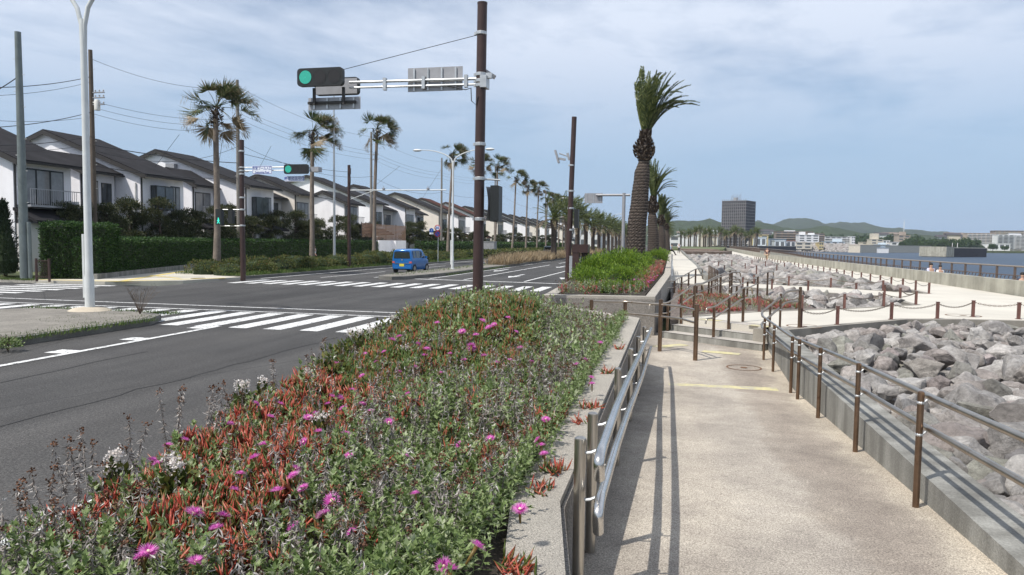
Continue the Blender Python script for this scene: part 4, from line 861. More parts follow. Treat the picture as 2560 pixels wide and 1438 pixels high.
# --- twin-arm white lamps
def twin_lamp(base, ztop, zfork, half, lab, rb=.12, dirx=1.):
    T = empty('street_lamp', base); zb = base.z
    tag(T, lab, 'street lamp', 'twin arm street lamps')
    b = MB(); b.lathe([(.18, 0), (.18, .04), (rb+.02, .06), (rb+.02, .9), (rb, 1.0), (rb*.8, zfork-zb)], 16); b.build('shaft', M['white_pole'], T, True)
    b = MB(); b.box(-rb-.07, -.05, .35, -rb-.005, .05, 2.1); b.build('cabinet', M['white_pole'], T)
    for s in (-1, 1):
        H_ = ztop-zfork; pts = [(s*.02, 0, zfork-zb-1.), (s*.05, 0, zfork-zb-.15)]+[(s*(.05+half*.9*t**1.35), 0, zfork-zb+H_*(1-(1-t)**1.9)) for t in (.1, .22, .36, .5, .66, .83, 1.)]
        b = MB(); b.tube(pts, [rb*.62]*2+[rb*.6-.004*k for k in range(7)], 10); b.build('arm', M['white_pole'], T, True)
        b = MB(); e = pts[-1]; b.ball((e[0]+s*half*.14, 0, e[2]-.02), .32, 12, (1.1, .5, .32)); b.build('lamp_head', M['white_pole'], T, True)
    return T
lb0 = P(225, 776, .178); twin_lamp(lb0, 9.75, 8.05, 3.0, 'tall white twin-arm street lamp on the near traffic island, its top out of frame', .10)
lb1 = V((-15.4, 0, .2)); lb1.y = AX(1131, 667, -15.4).y; twin_lamp(lb1, vtop(lb1, 374), vtop(lb1, 402), 2.55, 'white twin-arm street lamp on the median beside the dry grass', .085)
b = MB(); b.lathe([(.55, 0), (.42, .07), (.2, .10)], 20, (0, 0, 0)); tag(b.build('lamp_footing', mat('footing', (.46, .40, .31), .9), None, None, (lb0.x, lb0.y, .172)), 'pale round concrete footing under the near street lamp', 'footing')
for (x, y, lab) in ((-15.3, 120, 'twin-arm street lamp rising over the median date palms'), (-15.3, 185, 'farthest twin-arm street lamp over the median date palms')): twin_lamp(V((x, y, .2)), 9.7, 8.6, 2.5, lab, .11)
# slim mast, gantry sign, speed signs
def simple_pole(base, ztop, r0, r1, m, name, lab, cat, lean=0): return tag(MB().tube([base, (base.x+lean*.5, base.y, (base.z+ztop)/2), (base.x+lean, base.y, ztop)], [r0, (r0+r1)/2, r1], 12).build(name, M[m], None, True), lab, cat)
q = AX(836, 662, -25.5); q.z = .1; simple_pole(q, vtop(q, 232), .11, .05, 'galv', 'slim_mast', 'slim tall grey mast rising from the azalea strip to the far signal', 'mast')
q = AX(1557, 628, -3.9); q.z = .3; T = empty('sign_gantry', q); tag(T, 'brown cantilever sign gantry over the right lanes, sign seen from behind', 'sign gantry')
h_ = vtop(q, 492); za = vtop(q, 497); xe = AY(1490, 497, q.y).x-q.x; MB().tube([(0, 0, 0), (0, 0, h_)], .14, 10).build('pole', M['signback'], T, True); MB().tube([(.5, 0, za), (xe, 0, za)], .10, 8).build('arm', M['signback'], T, True)
xa, xb = AY(1461, 496, q.y).x-q.x, AY(1506, 496, q.y).x-q.x; back_plate(T, xa, xb, AY(1484, 508, q.y).z-.3, AY(1484, 483, q.y).z-.3, .15, ribs=3)
q = AX(1095, 650, -22.6); q.z = .12; T = empty('road_sign', q); tag(T, 'white sign post with a round 50 sign over a round blue no-parking sign', 'road sign')
MB().tube([(0, 0, 0), (0, 0, vtop(q, 566))], .035, 8).build('post', M['white_pole'], T, True)
def rdisc(px, py, r, mats_, txt=None, nm='round_sign'):
    c = AY(px, py, q.y); c = (c.x-q.x, -.05, c.z-q.z); b = MB(); b.disc(c, (1, 0, 0), (0, 0, 1), r, 24, 0, None, .02)
    b.mat(1).disc((c[0], c[1]-.004, c[2]), (1, 0, 0), (0, 0, 1), r*.98, 24, r*.76); o = b.build(nm, [M[m_] for m_ in mats_], T)
    if txt: text(o, txt, c[0], c[1]-.008, c[2], r*1.1, 'sign_blue', .01)
    return o, c
rdisc(1094, 570, .31, ('sign_white', 'sign_red'), '50'); o, c = rdisc(1094, 585, .31, ('sign_blue', 'sign_red'))
b = MB(); b.obox((c[0], c[1]-.006, c[2]), (.7, 0, -.7), (0, 1, 0), (.7, 0, .7), .3, .001, .03); b.build('bar', M['sign_red'], o)
o, c = rdisc(1079, 576, .22, ('sign_blue', 'sign_blue')); b = MB(); b.obox((c[0], c[1]-.006, c[2]), (.3, 0, .9), (0, 1, 0), (.9, 0, -.3), .12, .001, .02); b.build('bar', M['sign_white'], o)
c = AY(1079, 584, q.y); b = MB(); b.box(c.x-q.x-.2, -.06, c.z-q.z-.08, c.x-q.x+.2, -.05, c.z-q.z+.1); b.build('plate', M['sign_white'], T)

# ================================================================ UTILITY POLES AND WIRES
def upole(px, pyt, X, lab, m, r=.16, steps=True, ybase=None, cross=(), trans=False):
    q = AX(px, ybase or 640, X); q.z = .1; T = empty('utility_pole', q); tag(T, lab, 'utility pole', 'utility poles')
    zt = vtop(q, pyt); MB().tube([(0, 0, 0), (0, 0, zt-.1)], [r*1.15, r*.72], 12).build('pole', M[m], T, True)
    b = MB()
    if steps:
        k = 0; z_ = 2.2
        while z_ < zt-.8: s = -1 if k % 2 else 1; b.tube([(0, 0, z_), (s*(r+.14), 0, z_)], .012, 4); z_ += .75; k += 1
        b.build('step_bolt', M['galv'], T)
    for py in cross:
        z_ = vtop(q, py)-.1; b = MB(); b.box(-.1, -.06, z_-.03, .95, .06, z_+.03)
        for x in (.3, .6, .9): b.lathe([(.05, 0), (.03, .05), (.05, .1), (.02, .14)], 8, (x, 0, z_+.03))
        b.build('cross_arm', M['signback'], T)
    if trans: z_ = vtop(q, 262)-.1; MB().lathe([(.0, -.38), (.18, -.36), (.18, .2), (.13, .3), (0, .3)], 12, (.42, 0, z_)).box(.12, -.05, z_+.1, .3, .05, z_+.18).build('transformer', M['ac'], T, True)
    return T, q, zt
U1 = upole(63, 80, -30.3, 'tall green-grey utility pole at the left corner of the side road', 'green_pole', .19, ybase=700)
q = U1[1]; tag(MB().tube([(q.x+.32, q.y, .1), (q.x+.3, q.y, vtop(q, 555))], .09, 10).build('service_pipe', M['green_pole'], None, True), 'short green pipe standing against the green-grey utility pole', 'pipe')
U2 = upole(238, 125, -36.2, 'brown utility pole with a small transformer behind the near lamp', 'cpole_br', .17, cross=(232, 245, 262), trans=True)
U3 = upole(598, 200, -36.2, 'pale concrete utility pole behind the first fan palm', 'cpole', .17, cross=(430,))
U4 = upole(928, 330, -36.2, 'concrete utility pole beside the third fan palm', 'cpole', .17, cross=(348, 387, 400))
U5 = upole(1103, 395, -36.2, 'concrete utility pole beside the fourth fan palm', 'cpole', .17, cross=())
U6 = upole(1236, 415, -36.2, 'distant concrete utility pole behind the pedestrian signal', 'cpole', .17, False)
U7 = upole(1362, 480, -36.2, 'farthest visible utility pole near the row of white roofs', 'cpole', .17, False)
nW = [0]
WL = ['thin overhead wire, %s in the bundle strung between the utility poles']
def wire(a, c, sag=.5, r=.012, lab=None, blobs=False):
    a, c = V(a), V(c); pts = [a.lerp(c, k/16)-V((0, 0, 4*sag*(k/16)*(1-k/16))) for k in range(17)]; nW[0] += 1
    return tag(MB().tube(pts, r, 4, False).build('overhead_wire', M['wire']), lab or WL[0] % nth(nW[0]), 'wire', 'overhead wires')
us = [U1, U2, U3, U4, U5, U6, U7]; top_ = lambda u, dz, dx=0: V((u[1].x+dx, u[1].y, u[2]-dz))
for i in range(1, 6):
    a, c = us[i], us[i+1]
    for dz, sg, r in ((.6, .7, .012), (3.2 if i < 2 else 2.4, .5, .011), (3.6 if i < 2 else 2.8, .55, .011), (4.0 if i < 2 else 3.3, .6, .011), (6.3 if i == 1 else 5.4, 1.0, .016)):
        wire(top_(a, dz, .15), top_(c, min(dz, 5.5), .15), sg, r)
for k, (py0, py1, r) in enumerate(((203, 192, .02), (228, 205, .011), (310, 280, .02), (275, 292, .011), (345, 340, .02), (358, 360, .012))):
    wire(AX(-160, py0+12, -32), top_(U2, U2[2]-vtop(U2[1], py1)), .3, r, 'overhead wire running from the left border to the brown utility pole, %s from the top' % nth(k+1))
wire(AY(-60, 250, U1[1].y+2), V((U1[1].x, U1[1].y, vtop(U1[1], 190))), .1, .03, 'thick service cable anchored to the green-grey utility pole')
wire(V((U2[1].x, U2[1].y, vtop(U2[1], 362))), AX(604, 408, -36.2), .2, .03, 'thick telephone cable from the brown pole across the first roofs')
wire(AX(604, 440, -36.2), AX(925, 505, -36.2), .6, .03, 'thick black telephone cable sagging past the cream gable')
wire(AX(240, 415, -36.2), AX(600, 445, -36.2), .3, .025, 'black telephone cable low in front of the second roof')
wire(P(608, 697, .12)+V((0, 0, vtop(b2, 390))), AX(870, 430, -23.4), .15, .012, 'thin stay wire from the Swimming Pool sign pole toward the sensor pole')
for (pa, pb, X1, X2) in (((448, 337), (378, 430), -36.2, -40.5), ((678, 365), (648, 420), -36.2, -40), ((1000, 415), (905, 490), -36.2, -40), ((1105, 420), (1040, 520), -36.2, -40), ((560, 330), (535, 480), -36.2, -40)):
    wire(AX(*pa, X1), AX(*pb, X2), 0, .016, 'service wire dropping to a roof, %s of its kind' % nth(nW[0]-44 if nW[0] > 44 else nW[0]))

# ================================================================ PALMS
def fan_crown(seed, wind=.55):
    rr = random.Random(seed); lb = LB(); st = MB()
    for k in range(25):
        t = k/24; az = rr.uniform(0, 6.283); el = R(88-140*t**1.2+rr.uniform(-12, 12)); dirv = V((math.cos(az)*math.cos(el)+wind*(.5+.5*(1-t)), math.sin(az)*math.cos(el)*.9, math.sin(el))).normalized()
        L1 = rr.uniform(.7, 1.0)+(.35 if t > .35 else 0); e = dirv*L1+V((0, 0, -.15*t)); pts = [V((0, 0, .1)), e*.55+V((0, 0, .12)), e]
        st.tube(pts, [.022, .015, .01], 3, False)
        side = dirv.cross(V((0, 0, 1))); side = side.normalized() if side.length > .1 else V((1, 0, 0)); side = (Matrix.Rotation(rr.uniform(-.9, .9), 3, dirv) @ side); fd = (dirv+V((wind*.55, 0, -.15-.55*t))).normalized()
        n = 40; A = np.array([R(-92+184*q/(n-1)+rr.uniform(-4, 4)) for q in range(n)]); Ls = rr.uniform(.82, 1.08)*(1-.25*(np.abs(A)/1.8)**2)*np.array([rr.uniform(.8, 1.08) for _ in range(n)])
        f_, s_ = np.array(fd), np.array(side); s_ = s_-f_*s_.dot(f_); s_ /= np.linalg.norm(s_); up = np.cross(f_, s_)
        D = np.cos(A)[:, None]*f_+np.sin(A)[:, None]*s_+up*np.array([rr.uniform(-.2, .2) for _ in range(n)])[:, None]+np.array([wind*.55, 0, -.1])
        mi = 1 if (t > .7 and rr.random() < .55) else 0
        lb.leaves(np.tile(np.array(e), (n, 1)), D, np.tile(up, (n, 1)), Ls, .062, mi, .1, .14+.2*t)
        ti = np.array(e)+D/np.linalg.norm(D, axis=1)[:, None]*Ls[:, None]*.9; lb.leaves(ti, D*.4+np.array([wind*.5, 0, -.9]), np.tile(s_, (n, 1)), .28*Ls, .022, 1 if rr.random() < .35 else mi)
    v0 = np.array(st.v); f0 = np.array([[f[0], f[1], f[2]] for f in st.f]+[[f[0], f[2], f[3]] for f in st.f]); lb.put(v0, f0, 0); return lb
FC = [fan_crown(s_, w).build('crown', [M['leaf_fan'], M['leaf_dry']]) for s_, w in ((1, .6), (2, .65), (3, .55), (4, .7))]
for c in FC: COL.objects.unlink(c)
FCM = [c.data for c in FC]
def put(me, name, parent=None, loc=(0, 0, 0), rz=0, sc=1):
    o = bpy.data.objects.new(name, me); o.location = loc; o.rotation_euler = (0, 0, rz); o.scale = (sc,)*3 if isinstance(sc, (int, float)) else sc; return link(o, parent)
def fan_palm(px, pyc, X, i, lab, pxb=None, r=.25, rev=0, sc=1.0):
    ctr = AX(px, pyc, X); base = AX(pxb or px, 650, X); base.z = .12
    T = empty('fan_palm', base); tag(T, lab, 'palm tree', 'fan palms along the far verge')
    h_ = ctr.z-.12-.35; dxx = ctr.x-base.x; dyy = ctr.y-base.y; b = MB(); pts = []; rs = []
    for k in range(17): t = k/16; pts.append((dxx*t+.05*math.sin(t*5+i), dyy*t, h_*t)); rs.append(.76*r*(1.25-.35*min(1, t*4) if t < .25 else .90-.2*(t-.25)/.75)+(.008 if k % 2 else 0))
    b.tube(pts, rs, 12).build('trunk', M['bark_w'], T, True)
    b = LB(); n = 160; zz = rng.uniform(h_-1.0, h_+.15, n); a = rng.uniform(0, 6.28, n); rr_ = r*.62+.06*(zz-h_+1)
    b.leaves(np.stack([dxx+rr_*np.cos(a), dyy+rr_*np.sin(a), zz], 1), np.stack([np.cos(a), np.sin(a), np.full(n, .5)], 1), np.tile([0, 0, 1.], (n, 1)), .28, .12); b.build('boot_stubs', [M['stub']], T)
    put(FCM[i % 4], 'crown', T, (dxx, dyy, h_+.1), [0, .35, -.3, .2, -.15, .4][i % 6], sc*1.05)
fps = [(541, 262, 541, .27, 1.12), (783, 322, 778, .25, 1.02), (942, 318, 934, .24, .98), (1131, 380, 1119, .24, 1.0), (1200, 404, 1196, .2, 1.), (1244, 408, 1237, .23, 1.0), (1291, 440, 1279, .23, 1.05), (1320, 462, 1313, .23, .95), (1347, 467, 1341, .23, 1.0), (1368, 492, 1364, .23, 1.0), (1384, 496, 1380, .23, 1.05), (1398, 500, 1396, .22, 1.05), (1408, 503, 1406, .22, 1.05), (1416, 508, 1414, .22, 1.1)]
for i, (px, py, pb, r_, sc) in enumerate(fps):
    fan_palm(px, py, -27., i, '%s fan palm along the far verge, counted from the side road' % nth(i+1) if i else 'nearest and largest windblown fan palm along the far verge', pb, r_, 0, sc)

def date_frond(lb, base, d0, L_, droop, wind, mi=0, nseg=14, nl=46, lw=.035, ll=.42):
    d = V(d0).normalized(); p = V(base); pts = [p.copy()]; ds = [d.copy()]
    for k in range(nseg):
        t = (k+1)/nseg; d = (d+V((wind*.16*t, 0, -droop*.16*t*1.4))).normalized(); p = p+d*L_/nseg; pts.append(p.copy()); ds.append(d.copy())
    s = MB(); s.tube(pts, [.03*(1-.85*k/nseg) for k in range(nseg+1)], 3, False); v0 = np.array(s.v); f0 = np.array([[f[0], f[1], f[2]] for f in s.f]+[[f[0], f[2], f[3]] for f in s.f]); lb.put(v0, f0, mi)
    PP = np.array(pts); DD = np.array(ds); T_ = np.linspace(.12, 1, nl)*nseg; I = np.minimum(T_.astype(int), nseg-1); fr = (T_-I)[:, None]; C = PP[I]*(1-fr)+PP[I+1]*fr; D = DD[I]
    up = np.array([0, 0, 1.]); sd_ = np.cross(D, up); sd_ /= np.linalg.norm(sd_, axis=1)[:, None]+1e-6; nn = np.cross(sd_, D)
    env = np.sin(np.clip(T_/nseg, 0, 1)*math.pi*.86+.28)**.6
    for s_ in (-1, 1):
        Dl = D*.75+sd_*s_*.75+nn*.32+np.array([wind*.25, 0, -.12])+rng.normal(0, .08, D.shape); lb.leaves(C, Dl, nn+rng.normal(0, .3, D.shape), ll*env*rng.uniform(.85, 1.1, nl), lw, mi, .15, .1)
def trunk_rough(profile, parent, rings=True, name='trunk', diamond=True):
    """leaf-scar trunk: profile = [(x, z, r)], real raised scars"""
    zs = [p[1] for p in profile]; b = MB(); n = 40; rows = int((zs[-1]-zs[0])/.055); vs = []
    for i in range(rows+1):
        z_ = zs[0]+(zs[-1]-zs[0])*i/rows; k = 0
        while k < len(profile)-2 and profile[k+1][1] < z_: k += 1
        a, c = profile[k], profile[k+1]; t = (z_-a[1])/(c[1]-a[1]); t2 = t*t*(3-2*t); x = a[0]*(1-t2)+c[0]*t2; r = a[2]*(1-t2)+c[2]*t2
        for j in range(n):
            an = 2*math.pi*j/n; ph = z_/.165+.5*math.sin(an*9+ (0 if int(z_/.165) % 2 else math.pi))*.55; s_ = ph-math.floor(ph); rr_ = r*(.94+.085*(s_**1.5)-.02)+.016*math.sin(an*18+z_*31)*math.sin(z_*7.3+an*5)+.012*math.sin(z_*2.1+an*2)
            vs.append((x+rr_*math.cos(an), rr_*math.sin(an), z_))
    b.add(vs, [(i*n+j, i*n+(j+1) % n, (i+1)*n+(j+1) % n, (i+1)*n+j) for i in range(rows) for j in range(n)])
    return b.build(name, M['bark_d'], parent, None)
def barkd():
    m, N, L, B = newmat('date_palm_bark'); tcn = N.new('ShaderNodeTexCoord'); v = tcn.outputs['Object']; sp = N.new('ShaderNodeSeparateXYZ'); L.new(v, sp.inputs[0])
    nz = noise_node(N, L, v, 3.5, 4, .6); a = N.new('ShaderNodeMath'); a.operation = 'MULTIPLY_ADD'; L.new(nz, a.inputs[0]); a.inputs[1].default_value = .10; L.new(sp.outputs['Z'], a.inputs[2])
    d = N.new('ShaderNodeMath'); d.operation = 'DIVIDE'; L.new(a.outputs[0], d.inputs[0]); d.inputs[1].default_value = .165; fr = N.new('ShaderNodeMath'); fr.operation = 'FRACT'; L.new(d.outputs[0], fr.inputs[0])
    c = ramp(N, L, fr.outputs[0], [(0, (.02, .015, .012)), (.45, (.05, .038, .03)), (.74, (.085, .067, .054)), (.87, (.19, .155, .13)), (1, (.022, .017, .014))])
    c = mixc(N, L, .5, c, ramp(N, L, noise_node(N, L, v, 14, 4, .7), [(.3, (.6, .58, .56)), (.7, (1.3, 1.3, 1.3))]), 'MULTIPLY'); L.new(c, B.inputs['Base Color']); B.inputs['Roughness'].default_value = .95; return m
M['bark_d'] = barkd()
def date_palm_big(px_base, Y, X0, prof_px, lab, seed, crown_top, ncr=40, spread=1., Lf=3.6):
    """prof_px: list of (px centre, py, half width px) from base to neck"""
    prof = []; base = None
    for (px, py, hw) in prof_px:
        c = AX(px, py, X0) if False else AY(px, py, Y); e = AY(px+hw, py, Y); prof.append((c.x, c.z, abs(e.x-c.x)))
    base = V((prof[0][0], Y, prof[0][1])); T = empty('date_palm', base); tag(T, lab, 'palm tree', 'date palms of the near planter')
    pr_ = [(p[0]-base.x, p[1]-base.z, p[2]) for p in prof]; trunk_rough(pr_[:-2], T)
    neck = pr_[-1]; bul = pr_[-2]; z0 = pr_[-3][1]; lb = LB(); n = 520; zz = rng.uniform(z0-.05, neck[1]+.15, n); t = (zz-z0)/(neck[1]-z0); rb = bul[2]*(.66+.74*np.sin(np.clip(t*1.25, 0, 1)*math.pi)**.8)*(1-.25*t); a = rng.uniform(0, 6.283, n)
    xx = np.interp(zz, [z0, bul[1], neck[1]], [pr_[-3][0], bul[0], neck[0]])
    lb.leaves(np.stack([xx+rb*.75*np.cos(a), rb*.75*np.sin(a), zz], 1), np.stack([np.cos(a), np.sin(a), .45+.8*t], 1), np.tile([0, 0, 1.], (n, 1)), .16+.1*t, .13, 0, .5); lb.build('crown_shaft', [M['stub']], T)
    b = MB(); b.tube([(pr_[-3][0], 0, z0-.1), (bul[0], 0, bul[1]-.1), (bul[0], 0, bul[1]+.2), (neck[0], 0, neck[1])], [pr_[-3][2], bul[2]*.98, bul[2]*.8, neck[2]*.9], 14); b.build('crown_core', M['bark_d'], T, True)
    rr = random.Random(seed); lb = LB()
    for k in range(ncr):
        az = rr.uniform(0, 6.283); tt = k/ncr; sp_ = spread*(.10+.34*tt); d0 = (math.cos(az)*sp_-.03+.17*tt, math.sin(az)*sp_*.9, 1.); Lk = Lf*rr.uniform(.72, 1.02)*(1-.06*tt); date_frond(lb, (neck[0]+math.cos(az)*.12, math.sin(az)*.12, neck[1]), d0, Lk, .75*(tt**1.1)+.15*rr.random(), .08+1.05*tt**1.5*(1 if math.cos(az) > -.3 else .5), 0, 14, 96, .05, .38)
    lb.build('crown', [M['leaf_date'], M['leaf_dry']], T); return T
date_palm_big(1590, 40., 0, [(1590, 690, 24), (1590, 628, 24.5), (1592, 571, 24.5), (1600, 494, 22), (1605, 437, 20.5), (1610, 399, 13), (1610, 368, 23), (1614, 338, 7)], 'tall near date palm with a thick ringed trunk and windswept fronds', 5, 178)
date_palm_big(1632, 68., 0, [(1633, 640, 15), (1633, 590, 14), (1631, 545, 11.5), (1631, 532, 9), (1631, 516, 14), (1633, 498, 4.5)], 'second date palm behind the tall one, crown bent to the sea', 8, 415, 34, .9, 3.7)
date_palm_big(1655, 98., 0, [(1655, 632, 9.5), (1655, 590, 9), (1654, 570, 7), (1653, 562, 6), (1653, 552, 9.5), (1654, 543, 3.5)], 'third date palm behind the tall one, half hidden by the second', 9, 497, 30, .9, 3.6)
date_palm_big(1668, 140., 0, [(1669, 625, 6.5), (1668, 590, 6.5), (1667, 580, 5), (1667, 574, 4.5), (1666, 568, 6.5), (1667, 562, 2.5)], 'fourth date palm behind the tall one, the smallest of the row', 11, 525, 26, 1.0, 3.6)
# full-crowned date palms of the median and beyond
def full_crown(seed, wind=.5):
    rr = random.Random(seed); lb = LB()
    for k in range(46):
        t = k/45; az = rr.uniform(0, 6.283); el = R(80-105*t+rr.uniform(-8, 8)); d0 = (math.cos(az)*math.cos(el)+wind*.35, math.sin(az)*math.cos(el), math.sin(el)+.15); date_frond(lb, (0, 0, 0), d0, rr.uniform(3., 3.7), .5+.5*t, wind, 1 if (t > .88) else 0, 8, 26, .085, .5)
    return lb
DC = [full_crown(s_, w) for s_, w in ((21, .5), (22, .6), (23, .4))]; DCM = []
for lb in DC: o = lb.build('crown', [M['leaf_date'], M['leaf_dry']]); COL.objects.unlink(o); DCM.append(o.data)
tb = MB(); tb.tube([(0, 0, 0), (.02, 0, 1), (0, 0, 4.0), (0, 0, 4.6), (0, 0, 5.2), (0, 0, 5.6)], [.42, .36, .34, .46, .5, .2], 12); tro = tb.build('trunk', M['bark_d'], None, True); COL.objects.unlink(tro)
def full_palm(x, y, z, s_, lab, group, i):
    T = empty('date_palm', (x, y, z)); tag(T, lab, 'palm tree', group); put(tro.data, 'trunk', T, sc=(1, 1, s_)); put(DCM[i % 3], 'crown', T, (0, 0, 5.4*s_), (i*.7) % 1.2-.6, 1.0+.06*((i*7) % 5-2))
for i in range(16):
    y = 88+i*11.5; full_palm(-14.2-.02*i, y, .2, 1.0+.05*((i*3) % 4-1.5), '%s full-crowned date palm of the median row beyond the dry grass' % nth(i+1), 'date palms of the median', i)
for i in range(9):
    full_palm(-2.6+.05*i, 165+i*22, 1.0, .95, '%s date palm of the far verge row past the small ones' % nth(i+1), 'far verge date palms', i+2)
for i in range(26):   # belt of palms in front of the scaffolded tower
    px = 1702+i*7.6+((i*37) % 5); Y = 330+((i*53) % 9)*11; q = AY(px, 605, Y); s_ = .95+((i*29) % 7)*.07
    full_palm(q.x, Y, .9, s_*1.08, '%s palm from the left in the distant belt before the scaffolded tower' % nth(i+1), 'palms of the distant belt', i)

# ================================================================ HOUSES
def house(i, Xf, Y0, Y1, ze, Xr, zr, Xb, zb, wallm='stucco', roofm='roof', feat='', lab='', group='white houses with long sloping roofs'):
    T = empty('house', (Xf, Y0, .1)); tag(T, lab, 'house', group); ox, oy, oz = Xf, Y0, .1
    X = lambda x: x-ox; D_ = Y1-Y0; Z = lambda z: z-oz
    prof = [(Xf, .1), (Xf, ze), (Xr, zr), (Xb, zb), (Xb, .1)]; n = 5
    MB().add([(X(p[0]), 0, Z(p[1])) for p in prof]+[(X(p[0]), D_, Z(p[1])) for p in prof], [tuple(range(n))[::-1], tuple(range(n, 2*n))]+[(i_, (i_+1) % n, n+(i_+1) % n, n+i_) for i_ in range(n)]).build('wall', M[wallm], T)
    # roof slabs with overhang, fascia
    rf = MB(); tr_ = MB()
    for (xa, za, xb_, zb__) in ((Xf, ze, Xr, zr), (Xb, zb, Xr, zr)):
        d = V((xa-xb_, 0, za-zb__)); L_ = d.length; d.normalize(); e = V((xa, 0, za))+d*(.75 if xa == Xf else .4); s_ = V((xb_, 0, zb__)); up = V((0, 0, .16)); a, c = s_+V((0, -.35, .04)), e+V((0, -.35, .04)); k = D_+.7
        vs = [a, c, c+V((0, k, 0)), a+V((0, k, 0))]; vs = [V((X(v.x), v.y, Z(v.z))) for v in vs]; rf.add([*vs, *[v+up for v in vs]], [(0, 3, 2, 1), (4, 5, 6, 7), (0, 1, 5, 4), (1, 2, 6, 5), (2, 3, 7, 6), (3, 0, 4, 7)])
        if xa == Xf: c2 = V((X(c.x), 0, Z(c.z))); tr_.box(c2.x-.02, -.37, c2.z-.05, c2.x+.12, D_+.37, c2.z+.07)
        # barge boards
        w = [V((X(v.x), -.05, Z(v.z)-.02)) for v in (s_, e)]; tr_.add([w[0]+V((0, -.33, -.16)), w[1]+V((0, -.33, -.16)), w[1]+V((0, -.33, .14)), w[0]+V((0, -.33, .14)), w[0]+V((0, -.28, -.16)), w[1]+V((0, -.28, -.16)), w[1]+V((0, -.28, .14)), w[0]+V((0, -.28, .14))], [(0, 1, 2, 3), (7, 6, 5, 4), (0, 4, 5, 1), (3, 2, 6, 7)])
    ro = rf.build('roof', M[roofm], T); tr_.build('fascia', M['trim'], ro)
    MB().tube([(.06, .08, Z(ze)-.1), (.06, .08, 0)], .05, 6).build('downpipe', M['trim'], T)
    # ground-floor skirt roof on the street side
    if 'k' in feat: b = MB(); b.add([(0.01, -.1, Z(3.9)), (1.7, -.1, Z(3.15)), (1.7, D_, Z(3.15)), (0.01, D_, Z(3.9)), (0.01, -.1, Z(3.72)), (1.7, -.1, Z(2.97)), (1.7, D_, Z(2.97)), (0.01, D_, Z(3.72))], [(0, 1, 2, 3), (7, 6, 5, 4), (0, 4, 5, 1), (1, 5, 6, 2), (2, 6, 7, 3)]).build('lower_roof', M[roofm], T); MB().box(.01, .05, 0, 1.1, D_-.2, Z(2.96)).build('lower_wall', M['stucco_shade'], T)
    def win(y0, y1, z0, z1, bay=0, glass='glass'):
        b = MB(); d = .06+bay
        if bay: b.box(.01, y0, Z(z0), d, y1, Z(z1))
        else: b.box(.01, y0, Z(z0), .05, y1, Z(z1))
        o = b.build('window', M['frame'], T); nb = 2 if y1-y0 < 2.4 else 3; g = MB(); w = (y1-y0)/nb
        for k in range(nb): g.box(d-.01 if bay else .045, y0+w*k+.07, Z(z0)+.09, d+.006 if bay else .056, y0+w*(k+1)-.07, Z(z1)-.09)
        if bay: g.box(.1, y0-.006, Z(z0)+.09, d-.07, y0+.01, Z(z1)-.09)
        g.build('pane', M[glass], o)
    if 'b' in feat: win(D_*.22, D_*.62, 4.3, 6.1, .45); win(D_*.68, D_*.9, 4.2, 6.2, 0, 'curtain')
    if 'w' in feat: win(D_*.15, D_*.5, 4.4, 6.2, 0, 'curtain'); win(D_*.6, D_*.9, 4.6, 6.1)
    if 'v' in feat:   # recessed balcony
        win(D_*.12, D_*.85, 4.1, 6.3, 0, 'curtain'); b = MB(); b.box(.01, D_*.05, Z(3.95), 1.0, D_*.92, Z(4.08)); b.box(.96, D_*.05, Z(5.0), 1.0, D_*.92, Z(5.05))
        for k in range(int(D_*.87/.16)): y = D_*.05+k*.16; b.box(.965, y, Z(4.08), .985, y+.02, Z(5.0))
        b.build('balcony', M['signback'], T)
    if 'a' in feat: b = MB(); b.box(.2, D_*.82, Z(3.85), .55, D_*.82+.8, Z(4.45)); o = b.build('ac_unit', M['ac'], T); b = MB(); b.disc((.556, D_*.82+.35, Z(4.15)), (0, 1, 0), (0, 0, 1), .23, 14); b.build('fan_grille', M['signback'], o)
    if 'g' in feat: b = MB(); b.box(-.75, -.62, Z(3.75), -.05, -.28, Z(4.35)); b.build('ac_unit', M['ac'], T); MB().tube([(-.35, -.06, Z(6.2)), (-.35, -.06, Z(3.6))], .06, 6).build('duct', M['ac'], T)
    if 'c' in feat: MB().box(X(Xr)+1.2, -.5, Z(zr)-2.3, X(Xr)+2.1, .1, Z(zr)-1.2).build('vent', M['signback'], T)
    if 'l' in feat: MB().box(X(Xb), -.9, Z(3.0), .1, -.01, Z(3.18)).build('lower_roof', M[roofm], T)
    return T
_a2 = AX(199, 422, -40.1); _r2 = AY(111, 381, _a2.y); _b2 = AX(480, 458, -41.2); _rb = AY(421, 424, _b2.y); _c = AX(612, 462, -38); _rc = AY(394, 379, _c.y)
